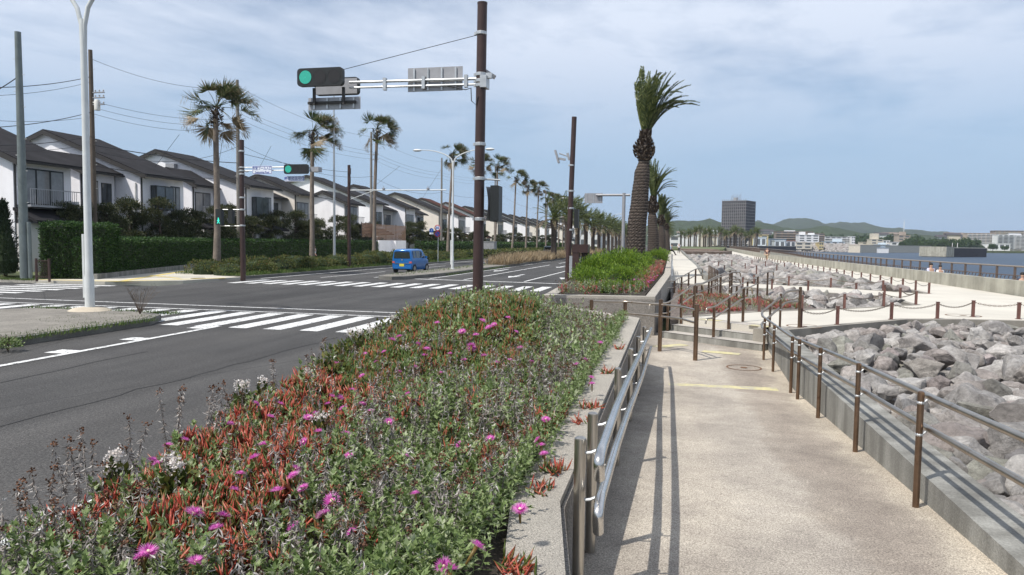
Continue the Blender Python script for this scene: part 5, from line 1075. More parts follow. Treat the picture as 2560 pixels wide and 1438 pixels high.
HS = [(-38, 35.4, 39.6, 6.8, -46.2, 10.2, -49.4, 8.8, 'stucco', 'roof', 'kva', 'first house at the left border, white with a small shaded balcony'),
 (-40.1, _a2.y, 45.7, _a2.z, _r2.x, _r2.z, _r2.x-3, _r2.z-1.1, 'stucco', 'roof', 'wk', 'small lower wing between the first and second big white houses'),
 (-38, 45.83, 50.6, 6.9, -46.02, 10.0, -49.6, 8.6, 'stucco', 'roof', 'bg', 'second big white house with a dark bay window and outdoor unit'),
 (-41.2, _b2.y, _c.y-.1, _b2.z, _rb.x, _rb.z, _rb.x-3, _rb.z-1.1, 'stucco', 'roof', 'vk', 'lower wing behind the bay-window house, glazed balcony under its roof'),
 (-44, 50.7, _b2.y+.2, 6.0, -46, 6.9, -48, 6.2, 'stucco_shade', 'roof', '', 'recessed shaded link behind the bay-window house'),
 (-38, _c.y, 63.9, _c.z, _rc.x, _rc.z, _rc.x-3.6, _rc.z-1.4, 'stucco', 'roof', 'bkc', 'third big white house with a vent on its gable behind the first fan palm'),
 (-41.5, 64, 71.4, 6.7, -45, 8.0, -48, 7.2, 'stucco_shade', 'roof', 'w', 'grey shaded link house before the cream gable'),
 (-40, 71.5, 75, 7.3, -44.4, 9.1, -47, 8.1, 'stucco_cream', 'roof', 'vk', 'cream-walled house with open balcony under the time-lag signal sign'),
 (-38, 79.5, 83.5, 6.7, -40.7, 7.9, -42.8, 7.1, 'stucco', 'roof', 'vk', 'white house with a small symmetrical front gable behind the second fan palm'),
 (-40, 91.5, 96, 7.4, -49.2, 10.9, -53.5, 9.6, 'stucco', 'roof', 'bk', 'tall white house with a broad gable rising behind the small one'),
 (-42, 96.1, 104.6, 6.9, -46, 8.4, -49, 7.5, 'stucco_shade', 'roof', 'w', 'shaded link house behind the sensor pole'),
 (-40, 104.7, 109, 7.4, -48.4, 10.7, -51, 9.7, 'stucco', 'roof', 'vk', 'white house between the sensor pole and the third fan palm'),
 (-41, 112, 116, 6.8, -45, 8.6, -48, 7.6, 'stucco', 'roof', 'bk', 'lower white house right of the third fan palm'),
 (-40, 121, 126, 7.4, -48.1, 10.6, -51, 9.6, 'stucco_cream', 'roof', 'bk', 'pale house just left of the fourth fan palm'),
 (-40, 133, 138, 7.3, -47.4, 10.4, -50.5, 9.3, 'stucco', 'roof_br', 'vk', 'first brown-roofed white house beside the fourth fan palm'),
 (-40, 148.9, 154, 7.3, -47.6, 10.5, -50.5, 9.4, 'stucco', 'roof_br', 'bk', 'second brown-roofed white house behind the main signal pole')]
for k, y in enumerate((165, 181, 198, 214, 232, 250, 270, 292)): HS.append((-40, y, y+6, 7.3, -48, 10.5, -51, 9.4, 'stucco' if k % 3 else 'stucco_cream', 'roof', 'bk' if k % 2 else 'vk', '%s of the small distant white houses past the brown roofs' % nth(k+1)))
for i, h_ in enumerate(HS): house(i, *h_)
def block(name, px0, px1, py0, Y, depth, zb, wallm, lab, storeys=0, cat='building', group=None, roofm=None, bal=False, yaw=0., extras=(), glassm='far_glass'):
    a, c = AY(px0, py0, Y), AY(px1, py0, Y); zt = (a.z+c.z)/2; w = c.x-a.x; T = empty(name, (a.x, Y, zb), yaw); tag(T, lab, cat, group); h = zt-zb
    MB().box(0, 0, 0, w, depth, h).build('wall', M[wallm], T); MB().box(-.3, -.3, h, w+.3, depth+.3, h+h*.02+.2).build('roof', M[roofm or wallm], T)
    if storeys:
        fh = h/storeys
        for s_ in range(storeys):
            if bal: o = MB().box(-.4, -1.3, fh*s_+fh*.02, w+.4, -.02, fh*s_+fh*.32).build('balcony', M[bal], T)
            nb = max(2, min(14, int(w/5))); cell = w/nb
            g = MB()
            for k in range(nb): g.box(cell*(k+.18), -.03, fh*(s_+.38), cell*(k+.82), .02, fh*(s_+.88))
            g.build('window_row', M[glassm], T)
    for (fx0, fx1, hh) in extras: MB().box(w*fx0, depth*.2, h, w*fx1, depth*.7, h+hh).build('penthouse', M[roofm or wallm], T)
    return T
M['far_glass'] = mat('far_glass', (.10, .11, .12), .4); M['far_white'] = mat('far_white', (.66, .66, .66), .9, var=.05, scale=.1); M['far_cream'] = mat('far_cream', (.55, .50, .41), .9); M['far_tan'] = mat('far_tan', (.36, .30, .25), .9, var=.1, scale=.1); M['far_grey'] = mat('far_grey', (.40, .41, .42), .9); M['far_blue'] = mat('far_blue', (.26, .31, .36), .9); M['far_yel'] = mat('far_yellow', (.50, .41, .22), .9); M['far_brown'] = mat('far_brown', (.19, .15, .125), .9); M['far_red'] = mat('far_red', (.42, .17, .11), .9); M['far_lt'] = mat('far_light_blue', (.52, .58, .62), .9)
block('white_building', 1383, 1442, 541, 300, 14, 0, 'far_white', 'large plain white building behind the end of the fan palm row', 3)
for (a, c, py, Y, m_, lab) in ((1448, 1500, 572, 330, 'far_white', 'first low white building behind the median palms'), (1505, 1560, 578, 350, 'far_grey', 'second low pale building behind the median palms'), (1620, 1700, 590, 380, 'far_white', 'low white building glimpsed behind the fourth date palm')): block('low_building', a, c, py, Y, 12, 0, m_, lab, 2)

# ================================================================ HEDGES, FENCES, PINES, BUSHES
def hedge(path, w, h, lab, dens=150, m='leaf_hedge', ls=.09, lw=.055, z0=.1, name='hedge', cat='hedge'):
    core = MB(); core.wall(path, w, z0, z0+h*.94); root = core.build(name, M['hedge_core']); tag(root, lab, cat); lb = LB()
    for k in range(len(path)-1):
        a, c = Vector(path[k]), Vector(path[k+1]); d = c-a; L_ = d.length; d.normalize(); n = Vector((-d.y, d.x))
        for (nf, off) in ((int(L_*h*dens), 0), (int(L_*w*dens*1.2), 1)):
            t = rng.uniform(0, L_, nf)
            if off == 0: u = rng.normal(0, .035, nf); zz = z0+rng.uniform(0, h, nf); D = np.stack([np.full(nf, -n.x), np.full(nf, -n.y), np.full(nf, .3)], 1)
            else: u = rng.uniform(0, w, nf); zz = z0+h+rng.normal(-.02, .05, nf)+.03*np.sin(t*2.1); D = np.tile([0, 0, 1.], (nf, 1))
            C = np.stack([a.x+d.x*t+n.x*u, a.y+d.y*t+n.y*u, zz], 1); lb.leaves(C, D+rng.normal(0, .6, (nf, 3)), rdir(nf), ls*rng.uniform(.6, 1.4, nf), lw)
    for (e, o_, sg) in ((path[0], path[1], -1), (path[-1], path[-2], -1)):
        e, o_ = Vector(e), Vector(o_); d = (o_-e).normalized(); n = Vector((-d.y, d.x))*(1 if e == Vector(path[0]) else -1); nf = int(w*h*dens*1.3); u = rng.uniform(0, w, nf); zz = z0+rng.uniform(0, h, nf); jit = rng.normal(0, .04, nf)
        lb.leaves(np.stack([e.x+n.x*u-d.x*.01+d.x*jit, e.y+n.y*u+d.y*jit, zz], 1), np.tile([-d.x, -d.y, .3], (nf, 1))+rng.normal(0, .6, (nf, 3)), rdir(nf), ls*rng.uniform(.6, 1.4, nf), lw)
    lb.build('leaves', [M[m]], root); return root
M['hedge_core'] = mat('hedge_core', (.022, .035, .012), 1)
hedge([(-27.9, 30.4), (-35.0, 49.8)], 1.0, 2.0, 'dark clipped hedge along the pavement behind the near lamp', 230, ls=.11, lw=.07)
hedge([(-35.0, 50.0), (-35.0, 84)], 1.0, 2.0, 'dark clipped hedge behind the azaleas, up to the white gate', 110, ls=.13, lw=.09)
hedge([(-35.0, 98), (-35.0, 260)], 1.0, 1.9, 'far clipped hedge beyond the louvred fence', 22, ls=.28, lw=.2)
hedge([(-30.9, 30.2), (-28.15, 31.3)], 2.0, 2.75, 'tall dark hedge block behind the low metal gate', 260, ls=.11, lw=.07)
hedge([(-60, 32), (-36, 31.2)], 1.2, 2.2, 'dark hedge along the side road at the left border', 90, ls=.13, lw=.09)
b = MB(); b.wall([(-27.6, 30.2), (-34.75, 49.8)], .3, -.1, .38); tag(b.build('garden_kerb', M['conc_wall']), 'low two-course stone kerb wall under the pavement hedge', 'wall')
# conifer column at the left border
lb = LB(); q = P(14, 690, .1)
for k in range(9): z_ = k/8; blob_leaves(lb, (0, 0, .3+z_*3.2), (.75*(1-z_*.8), .75*(1-z_*.8), .5), 420, .16, .05, 1.2, .3)
T = empty('conifer', q); tag(T, 'dark pointed conifer at the left border beside the utility pole', 'tree'); lb.build('crown', [M['leaf_conifer']], T); MB().tube([(0, 0, .15), (0, 0, .8), (0, 0, 3.4)], [.45, .6, .08], 10).build('inner_foliage', M['hedge_core'], T); MB().tube([(0, 0, 0), (0, 0, 3.2)], [.09, .03], 8).build('trunk', M['bark_p'], T)
# metal gate
ga, gc = P(92, 704, .1), P(139, 704, .1); T = empty('gate', ga); w = gc.x-ga.x; tag(T, 'low brown metal mesh gate between two posts before the tall hedge', 'gate')
for x in (0, w): MB().box(x-.04, -.04, 0, x+.04, .04, 1.08).build('post', M['brown'], T)
b = MB(); b.box(.05, -.02, .2, w-.05, .0, .24); b.box(.05, -.02, .96, w-.05, 0, 1.0)
for k in range(9): b.box(.06, -.012, .27+k*.078, w-.06, -.008, .278+k*.078)
for k in range(12): x = .07+(w-.14)*k/11; b.box(x, -.02, .24, x+.007, -.013, .96)
b.build('gate_panel', M['brown'], T)
# pines
def pine(i, x, y, s_, lab):
    rr = random.Random(300+i); T = empty('pine_tree', (x, y, .2)); tag(T, lab, 'tree', 'garden pines behind the hedge'); b = MB(); lb = LB(); b.tube([(0, 0, 0), (.1, 0, 1.2), (-.1, .1, 2.2), (.05, 0, 3.2*s_)], [.13, .1, .08, .03], 7)
    for k in range(12+rr.randrange(3)):
        a = rr.uniform(0, 6.28); z_ = (1.35+2.5*(k/13)+rr.uniform(-.1, .2))*s_; r_ = (1.25-.75*(k/13))*rr.uniform(.5, 1); c = (r_*math.cos(a), r_*math.sin(a), z_); b.tube([(0, 0, z_-.4), c], [.04, .02], 4); blob_leaves(lb, c, (.66, .66, .33), 560, .14, .055, .8, .3, 0, -.6, .4)
    blob_leaves(lb, (0, 0, 3.7*s_), (.62, .62, .36), 560, .14, .055, .8, .3, 0, -.5, .4); b.build('trunk', M['bark_p'], T); lb.build('crown', [M['leaf_pine']], T)
    return T
protos = [pine(i, -36.9, 0, 1.0+.05*i, 'x') for i in range(4)]
pys = [38.5, 41.2, 44., 46.2, 48.6, 50.8, 53.4, 56, 58.3, 61, 63.6, 66.3, 69.2, 72, 75, 78.2, 81, 84, 99, 103, 107, 111.5, 116, 121, 126, 131, 137, 143, 150, 158, 166, 175, 185, 196, 208, 222]
for i, y in enumerate(pys):
    T = protos[i] if i < 4 else copy_tree(protos[(i*3+1) % 4]); T.location = (-37.0+.35*math.sin(i*2.3), y, .2); T.rotation_euler = (0, 0, i*1.3); T.scale = (1, 1, (.94+.12*((i*5) % 4)/3)*(1.02 if i < 20 else .9))
    tag(T, '%s cloud-pruned garden pine behind the hedge, counted from the left' % nth(i+1), 'tree', 'garden pines behind the hedge')
# azalea strip
def bush_mesh(seed, m, n=1500, ls=.08, lw=.05, r=(1, .8, .6), core=True):
    lb = LB(); rs = random.Random(seed)
    for k in range(5): blob_leaves(lb, (rs.uniform(-.45, .45)*r[0], rs.uniform(-.4, .4)*r[1], r[2]*.35), (r[0]*.65, r[1]*.7, r[2]*rs.uniform(.5, .75)), n//5, ls, lw, .7, .15, 0, -.2, .8)
    o = lb.build('foliage', [m]); COL.objects.unlink(o); return o.data
AZ = [bush_mesh(s_, M['leaf_azalea'], 1900) for s_ in (1, 2, 3)]
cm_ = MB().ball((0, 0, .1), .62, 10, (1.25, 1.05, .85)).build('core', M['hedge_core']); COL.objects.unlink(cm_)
def bush(me, x, y, z, s, lab, grp, name='azalea_bush', rz=0, cat='bush'):
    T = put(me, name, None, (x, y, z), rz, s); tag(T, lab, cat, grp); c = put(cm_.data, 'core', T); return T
spots = []
for k, y in enumerate(np.arange(36.6, 84, 1.35)): spots.append((-24.6-(.5 if k % 2 else 0), y)); spots.append((-26.3, y+.6)) if k % 2 == 0 or y > 45 else None
spots.sort(key=lambda p: p[1])
for k, (x, y) in enumerate(spots): bush(AZ[k % 3], x, y, .1, (1.15+.2*math.sin(k*2.7), 1.25, 1.15+.4*((k*7) % 5)/4+(.4 if 58 < y < 72 else 0)), '%s rounded olive azalea bush of the far verge, counted from the side road' % nth(k+1), 'azalea bushes of the far verge', rz=k*1.1)
hedge([(-24, 86), (-24, 240)], 3.6, .8, 'far clipped azalea band beyond the blue car', 14, 'leaf_azalea', .3, .2)
# louvred fence and white gate box
a, c = AX(905, 600, -34.2), AX(1015, 600, -34.2)
def louvre(y0, y1, x, zt, zb, lab, m='wood'):
    T = empty('louvre_fence', (x, y0, .1)); tag(T, lab, 'fence')
    n = int((zt-zb)/.17); b = MB()
    for k in range(n): b.box(-.02, 0, zb-.1+k*.17, .02, y1-y0, zb-.1+k*.17+.12)
    b.build('slat_panel', M[m], T)
    for k in range(4): y = (y1-y0)*k/3; MB().box(-.09, y-.05, 0, -.021, y+.05, zt-.1).build('post', M['trim'], T)
louvre(AX(905, 600, -36).y, AX(937, 600, -36).y, -36, 4.4, 2.6, 'short pale wooden louvre fence left of the third fan palm'); louvre(AX(939, 600, -35.4).y, AX(1014, 600, -35.4).y, -35.4, 4.3, 2.2, 'wide brown wooden louvre fence above the white wall', 'wood_dk') if False else louvre(AX(939, 600, -35.4).y, AX(1014, 600, -35.4).y, -35.4, 4.3, 2.2, 'wide brown wooden louvre fence above the white wall')
y0_, y1_ = AX(948, 610, -34.8).y, AX(1015, 610, -34.8).y
b = MB(); b.box(-35.3, y0_, .1, -34.8, y1_, 2.25); b.box(-35.0, y0_+.42*(y1_-y0_), .1, -34.2, y0_+.46*(y1_-y0_), 2.2); tag(b.build('garden_wall', M['stucco']), 'white rendered wall block below the louvre fence behind the blue car', 'wall')
q = AX(1225, 620, -26); b = MB(); b.box(q.x-.9, q.y-.5, .1, q.x+.9, q.y+.5, 2.2); b.mat(1).box(q.x-.95, q.y-.55, 2.2, q.x+.95, q.y+.55, 2.28); tag(b.build('utility_cabinet', [M['signback'], M['galv']]), 'grey utility cabinet beside the sixth fan palm', 'cabinet')
# median dry grass
def grasscl(lb, x0, x1, y0, y1, z, n, h, w=.035, dens=None, mi=0, lean=.35):
    C = np.stack([rng.uniform(x0, x1, n), rng.uniform(y0, y1, n), np.full(n, z)], 1); D = rng.normal(0, lean, (n, 3)); D[:, 2] = 1; D[:, 0] += .15; lb.leaves(C, D, rdir(n), h*rng.uniform(.5, 1.25, n), w, mi, .1, .15)
lb = LB()
for k in range(34): y = 63+k*2.6; cx = -15.0+.25*math.sin(k*1.7); grasscl(lb, cx-1.0, cx+1.0, y-1.5, y+1.5, .18, 900 if y < 95 else 450, .85+.25*math.sin(k*2.1), .05 if y < 95 else .08)
tag(lb.build('dry_grass', [M['dry_grass']]), 'band of dry straw-coloured grass along the median', 'grass', None, 'stuff')
lb = LB()
for k in range(22): y = 66+k*4; grasscl(lb, -16.2, -14.4, y-2, y+2, .18, 160, .35)
grasscl(lb, -16.2, -15., 39, 62, .2, 700, .16, .02); grasscl(lb, -14.3, -13.9, 44, 62, 0, 900, .2, .02)
for (x0, x1, y0, y1, n, h_) in ((-12.8, -12.45, 3, 15.6, 1600, .13), (-13.4, -12.9, 4, 16.2, 1300, .10), (-18, -13, 16.8, 17.3, 900, .12), (-15.2, -13.3, 14.2, 16.5, 700, .08), (-24.4, -23.1, 35.5, 50, 5200, .26), (-28.2, -26, 36.5, 50, 3500, .3), (-24, -23.1, 50, 90, 2500, .3), (-31.5, -29.4, 28.2, 28.7, 900, .12), (-60, -34, 29.8, 31.2, 2500, .3)): grasscl(lb, x0, x1, y0, y1, .12 if x0 > -20 else .1, n, h_, .018 if y0 < 30 else .03)
tag(lb.build('verge_grass', [M['grass']]), 'tufts of green and yellowing grass along kerbs and verges', 'grass', None, 'stuff')
# leggy dry bush beside the lamp, leafy weed at the left border
def twig(pos, n, h_, lab, m='dried', leaf=0):
    T = empty('dry_shrub', pos); tag(T, lab, 'shrub'); b = MB()
    for k in range(n):
        a = random.uniform(0, 6.28); l_ = random.uniform(.3, .75); p = [V((0, 0, 0)), V((math.cos(a)*l_*.4*h_, math.sin(a)*l_*.4*h_, h_*.5)), V((math.cos(a)*l_*h_*.9, math.sin(a)*l_*h_*.9, h_*random.uniform(.75, 1.05)))]; b.tube(p, [.008, .006, .003], 3, False)
        for q in range(3): s0 = p[1].lerp(p[2], random.random()); b.tube([s0, s0+V((random.gauss(0, .1), random.gauss(0, .1), .16))*h_], [.004, .002], 3, False)
    b.build('stems', M['twig'], T)
    if leaf: lb = LB(); blob_leaves(lb, (0, 0, h_*.4), (h_*.7, h_*.7, h_*.5), leaf, .05, .03, .5, .2); lb.build('leaves', [M['sage']], T)
M['twig'] = mat('twig', (.10, .075, .055), .9)
twig(P(350, 786, .17), 16, .75, 'leggy bare brown shrub on the traffic island right of the lamp'); twig(P(20, 880, .0), 14, .3, 'low leafy grey-green weed by the island kerb at the left border', leaf=420)

# ================================================================ FAR SHORE, CITY, HILLS
def towerb():
    Y = 690; a, c, e = AY(1806, 503, Y), AY(1868, 503, Y), AY(1880, 505, Y); w = c.x-a.x; zt = a.z; T = empty('scaffolded_tower', (a.x, Y, .9), 0); tag(T, 'dark high-rise block wrapped in scaffolding and netting beyond the palms', 'building')
    dpt = 26; h = zt-.9; ang = R(-14)
    MB().box(.5, .5, 0, w-.5, dpt-.5, h-1).build('body', M['tower'], T)
    net = MB(); net.box(0, 0, 0, w, dpt, h); net.build('netting', M['net'], T)
    n = 15
    for k in range(n+1): MB().box(-.35, -.35, h*k/n-.2, w+.35, dpt+.35, h*k/n+.2).build('scaffold_deck', M['scaf'], T)
    for k in range(13): x = w*k/12; MB().box(x-.16, -.46, 0, x+.16, -.37, h+1.5).build('scaffold_pole', M['scaf'], T)
    MB().box(w*.38, 5, h, w*.52, 9, h+3.2).build('penthouse', M['far_grey'], T)
    b = MB()
    for k in range(9): b.box(w*(.3+.05*k), 4.5, h, w*(.3+.05*k)+.2, 4.7, h+4.5+(k % 3))
    b.build('rooftop_frame', M['scaf'], T); T.rotation_euler = (0, 0, R(-27)); T.scale = (1.02, .9, 1)
    return T
M['tower'] = mat('tower_wall', (.06, .055, .06), .9); M['scaf'] = mat('scaffold', (.22, .215, .22), .8)
def netm():
    m, N, L, B = newmat('dark_netting'); g = N.new('ShaderNodeNewGeometry'); v = g.outputs['Position']
    c = ramp(N, L, noise_node(N, L, v, .25, 5, .6, (1, 1, 1.6)), [(.3, (.03, .028, .034)), (.7, (.075, .07, .078))]); L.new(c, B.inputs['Base Color']); B.inputs['Roughness'].default_value = .95; return m
M['net'] = netm(); towerb()
for (x0, x1, py, Y, st, m_, lab, kw) in [
  (1882, 1921, 588, 560, 2, 'far_yel', 'yellow harbour shed right of the scaffolded tower', {}),
  (1890, 1916, 594, 540, 1, 'far_lt', 'pale blue shed in front of the yellow harbour shed', {}),
  (1922, 1966, 598, 590, 1, 'far_blue', 'long low blue-grey shed near the harbour', {}),
  (1937, 1963, 602, 560, 1, 'far_lt', 'white box shed in front of the blue-grey shed', {}),
  (1966, 1989, 603, 600, 1, 'far_white', 'low white shed with a red roof by the breakwater', {'roofm': 'far_red'}),
  (1940, 2033, 580, 760, 7, 'far_brown', 'long brown balconied apartment slab left of the white block', {'bal': 'far_tan'}),
  (2030, 2061, 585, 730, 7, 'far_brown', 'right end wing of the brown apartment slab', {'bal': 'far_tan'}),
  (1997, 2048, 588, 690, 6, 'far_white', 'bright white apartment block with small square windows', {'extras': [(.1, .35, 3), (.55, .8, 2)]}),
  (1989, 2030, 607, 640, 2, 'far_cream', 'low cream building before the white apartment block', {}),
  (2048, 2059, 607, 640, 2, 'far_yel', 'small yellow building at the foot of the brown slab', {}),
  (2063, 2132, 593, 780, 6, 'far_grey', 'long grey apartment slab with light balcony bands', {'bal': 'far_white'}),
  (2062, 2112, 605, 700, 2, 'far_lt', 'pale blue warehouse before the grey slab', {'extras': [(.5, .9, 3)]}),
  (2130, 2138, 592, 770, 5, 'far_white', 'thin white stair tower at the end of the grey slab', {}),
  (2155, 2180, 606, 800, 3, 'far_cream', 'small cream building left of the beige harbour block', {}),
  (2178, 2208, 599, 780, 4, 'far_cream', 'beige harbour block with a raised white top', {'extras': [(.1, .7, 6)]}),
  (2208, 2225, 602, 800, 3, 'far_white', 'narrow white building with a red edge', {}),
  (2196, 2224, 612, 740, 1, 'far_lt', 'low boat-shaped white hall by the water', {'extras': [(.25, .75, 2)]}),
  (2228, 2260, 606, 790, 2, 'far_white', 'white two-storey building left of the dark shore trees', {}),
  (2246, 2276, 589, 830, 5, 'far_tan', 'tan tower block with white lower floors', {'extras': [(.3, .7, 4)]}),
  (2290, 2372, 604, 900, 1, 'far_white', 'long white flat hall behind the shore trees', {}),
  (2420, 2500, 584, 1000, 11, 'far_tan', 'broad tan high apartment slab at the right', {'bal': 'far_white'}),
  (2488, 2560, 578, 1090, 13, 'far_brown', 'tallest brown apartment slab at the right border', {'bal': 'far_cream'}),
  (2495, 2536, 588, 980, 11, 'far_white', 'white apartment tower in front of the tallest slab', {'bal': 'far_grey'}),
  (2540, 2600, 590, 1010, 11, 'far_grey', 'grey apartment block cut by the right border', {'bal': 'far_white'}),
  (2470, 2526, 610, 900, 1, 'far_white', 'low white sheds before the right apartment blocks', {})]:
    block('far_building', x0, x1, py, Y, 16, -.5, m_, lab, st, **kw)
# small hillside houses
rr = random.Random(4); hl = 0
for k in range(46):
    px = rr.choice((rr.uniform(2130, 2420), rr.uniform(1700, 1790), rr.uniform(2380, 2560))) if k % 5 else rr.uniform(1890, 2010); Y = rr.uniform(1000, 1250); py = rr.uniform(596, 612) if px > 2130 else rr.uniform(592, 604); q = AY(px, py, Y); w = rr.uniform(9, 20); h_ = rr.uniform(5, 9)
    b = MB(); b.box(-w/2, 0, -14, w/2, 9, h_); b.mat(1).add([(-w/2-1, -1, h_), (w/2+1, -1, h_), (w/2+1, 10, h_), (-w/2-1, 10, h_), (-w/2-1, 4.5, h_+3), (w/2+1, 4.5, h_+3)], [(0, 1, 5, 4), (2, 3, 4, 5), (1, 2, 5), (3, 0, 4)])
    o = b.build('hillside_house', [M[rr.choice(('far_white', 'far_cream', 'far_grey', 'far_white'))], M[rr.choice(('far_brown', 'far_grey', 'tower'))]], None, None, q); tag(o, 'tiny pale house among the trees on the far hillside, %s from the left' % nth(hl+1), 'house', 'hillside houses'); hl += 1
hh = sorted([o for o in COL.objects if o.name.startswith('hillside_house')], key=lambda o: W2P(o.location)[0])
for i, o in enumerate(hh): o['label'] = 'tiny pale house among the trees on the far hillside, %s from the left' % nth(i+1)
# radio mast
q = AY(2259, 590, 1150); b = MB()
for k in range(4): b.tube([(-1.2+.2*k*.9, 0, k*5), (1.2-.2*k*.9, 0, k*5+5)], .12, 4); b.tube([(1.2-.2*k*.9, 0, k*5), (-1.2+.2*k*.9, 0, k*5+5)], .12, 4)
b.tube([(-1.2, 0, -10), (0, 0, 24)], .15, 4).tube([(1.2, 0, -10), (0, 0, 24)], .15, 4); tag(b.build('radio_mast', M['far_white'], None, None, q), 'thin pale lattice radio mast on the far hillside', 'mast')
# hills
def hillm(name, c1, c2, sc):
    m, N, L, B = newmat(name); g = N.new('ShaderNodeNewGeometry'); c = ramp(N, L, noise_node(N, L, g.outputs['Position'], sc, 8, .65), [(.32, c1), (.68, c2)]); L.new(c, B.inputs['Base Color']); B.inputs['Roughness'].default_value = 1
    b = N.new('ShaderNodeBump'); b.inputs['Strength'].default_value = 1; b.inputs['Distance'].default_value = 12; L.new(noise_node(N, L, g.outputs['Position'], sc*2, 6, .7), b.inputs['Height']); L.new(b.outputs[0], B.inputs['Normal']); return m
def ridge(name, pts, Y, dep, mt, amp, seed, skew=0.):
    """pts (px,py) crest seen in the photo; a real hill body of depth dep behind and in front"""
    from mathutils import noise
    n = 240; xs = np.linspace(pts[0][0], pts[-1][0], n); ys = np.interp(xs, [p[0] for p in pts], [p[1] for p in pts]); vs = []; rows = 14
    for j in range(rows+1):
        t = j/rows; y = Y-dep+2*dep*t; prof = math.sin(t*math.pi)**.8
        for i in range(n):
            yy = Y+skew*(i/n); c = AY(xs[i], ys[i], yy); h = c.z*prof; e = noise.fractal(V((c.x*.012, y*.012, seed)), 1, 2, 5)*amp*prof+noise.noise(V((c.x*.06, y*.06, seed+9)))*amp*.5*prof
            vs.append((c.x, y+(yy-Y), max(-.6, h+e)))
    b = MB().add(vs, [(j*n+i, j*n+i+1, (j+1)*n+i+1, (j+1)*n+i) for j in range(rows) for i in range(n-1)]); o = b.build(name, mt, None, 'all'); return struct(o)
M['hill1'] = hillm('near_hill_forest', (.022, .04, .014), (.055, .085, .03), .05); M['hill2'] = hillm('far_hill_forest', (.02, .034, .02), (.04, .06, .032), .02)
ridge('hills', [(1540, 600), (1620, 565), (1690, 552), (1740, 553), (1775, 547), (1800, 556), (1890, 556), (1930, 562), (2010, 572), (2060, 566), (2150, 582), (2290, 590), (2430, 596), (2560, 600)], 1450, 160, M['hill1'], 4, 3)
ridge('hills', [(1700, 580), (1790, 560), (1880, 556), (1895, 552), (1912, 560), (1935, 562), (1960, 550), (1992, 547), (2030, 549), (2062, 560), (2100, 555), (2120, 558), (2140, 561), (2160, 560), (2190, 566), (2215, 571), (2230, 569), (2250, 574), (2300, 577), (2360, 581), (2420, 590), (2480, 603), (2560, 612)], 2700, 260, M['hill2'], 6, 12)
# shore trees (individual), breakwater, rocks, floating pier
ST = []
for s_ in range(3):
    lb = LB(); 
    for k in range(7): a = k*.9; blob_leaves(lb, (3*math.cos(a), 3*math.sin(a), 4.6+1.2*math.sin(k*2.)), (3., 3., 2.6), 200, 1.1, .8, .5, .3, 0, -.5)
    o = lb.build('crown', [M['leaf_tree']]); COL.objects.unlink(o); ST.append(o.data)
tkm = MB().tube([(0, 0, 0), (0, 0, 4)], [.4, .2], 6).build('trunk', M['bark_p']); COL.objects.unlink(tkm)
for i in range(22):
    px = 2262+i*9.4 if i < 19 else 2452+(i-19)*30; Y = 740+((i*31) % 5)*9; q = AY(px, 618, Y); T = empty('shore_tree', (q.x, Y, -.5)); s_ = (.95 if i < 19 else .6)*(.8+.4*((i*17) % 7)/7); tag(T, '%s dark tree from the left along the far quay' % nth(i+1), 'tree', 'trees along the far quay'); put(tkm.data, 'trunk', T, sc=s_); put(ST[i % 3], 'crown', T, (0, 0, 0), i, (s_*1.1, s_, s_*1.25))
for i in range(26):
    px = [1893+i*11, 2068+i*9][i % 2] if i < 20 else 2040+(i-20)*60; Y = 870+((i*13) % 7)*14; q = AY(px, 600, Y); T = empty('town_tree', (q.x, Y, -.5)); s_ = 1.25*(.8+.5*((i*11) % 5)/5); tag(T, '%s round green tree among the harbour buildings' % nth(i+1), 'tree', 'trees among harbour buildings'); put(tkm.data, 'trunk', T, sc=s_); put(ST[i % 3], 'crown', T, (0, 0, 1), i, (s_*1.4, s_*1.2, s_*1.2))
wl = lambda px, py: P(px, py, -2.6)
a, c = wl(1880, 627.5), wl(2160, 631.5); lb = LB()
for k in range(3600):
    t = random.random(); u = random.random(); q = a.lerp(c, t); Vv, Ff = lowV[k % 8]; s_ = random.uniform(2., 3.6); Rm = np.array(Matrix.Rotation(random.uniform(0, 6), 3, 'Z') @ Matrix.Rotation(random.uniform(-.8, .8), 3, 'X'))*s_; lb.put(Vv @ Rm.T+np.array((q.x+random.uniform(-3, 3), q.y+u*22-2, -2.8+u**.8*(8.2-2.2*t)+random.uniform(-.7, .7))), Ff)
tag(lb.build('riprap', [M['rock']]), 'long heap of riprap and concrete armour blocks before the harbour', 'rocks', None, 'stuff')
def seablock(px0, px1, py, zt, dep, lab, m='seawall', extra=None):
    a, c = wl(px0, py), wl(px1, py); d = (c-a); L_ = d.length; T = empty('breakwater', (a.x, a.y, -3.2), math.atan2(d.y, d.x)); tag(T, lab, 'breakwater'); MB().box(0, 0, 0, L_, dep, zt+3.2).build('wall', M[m], T); MB().box(-.2, -.2, zt+3.2, L_+.2, dep+.2, zt+3.6).build('cap', M['far_cream'], T); return T
seablock(2150, 2327, 632, 3.2, 9, 'pale concrete breakwater arm ending in the open water', 'far_cream'); 
T = seablock(2363, 2466, 643, 2.0, 12, 'dark square floating pier block out on the water', 'tower'); MB().box(-.9, -.9, .8, 6.5, 12.9, 5.9).build('light_end', M['seawall'], T)
for x in (12, 17): MB().tube([(x, 3, 5), (x, 3, 8)], .12, 5).build('bollard', M['white'], T)
seablock(2335, 2700, 631.5, 1.2, 5, 'long low grey sea wall along the far right shore', 'far_tan')
seablock(1790, 1990, 631, 1.6, 6, 'dark low jetty in the harbour left of the riprap', 'tower')
block('boat', 2196, 2222, 620, 590, 4, -2.4, 'far_white', 'small white motor cruiser moored at the riprap', 0, 'boat', None, 'far_blue', extras=[(.3, .7, 1.6)])

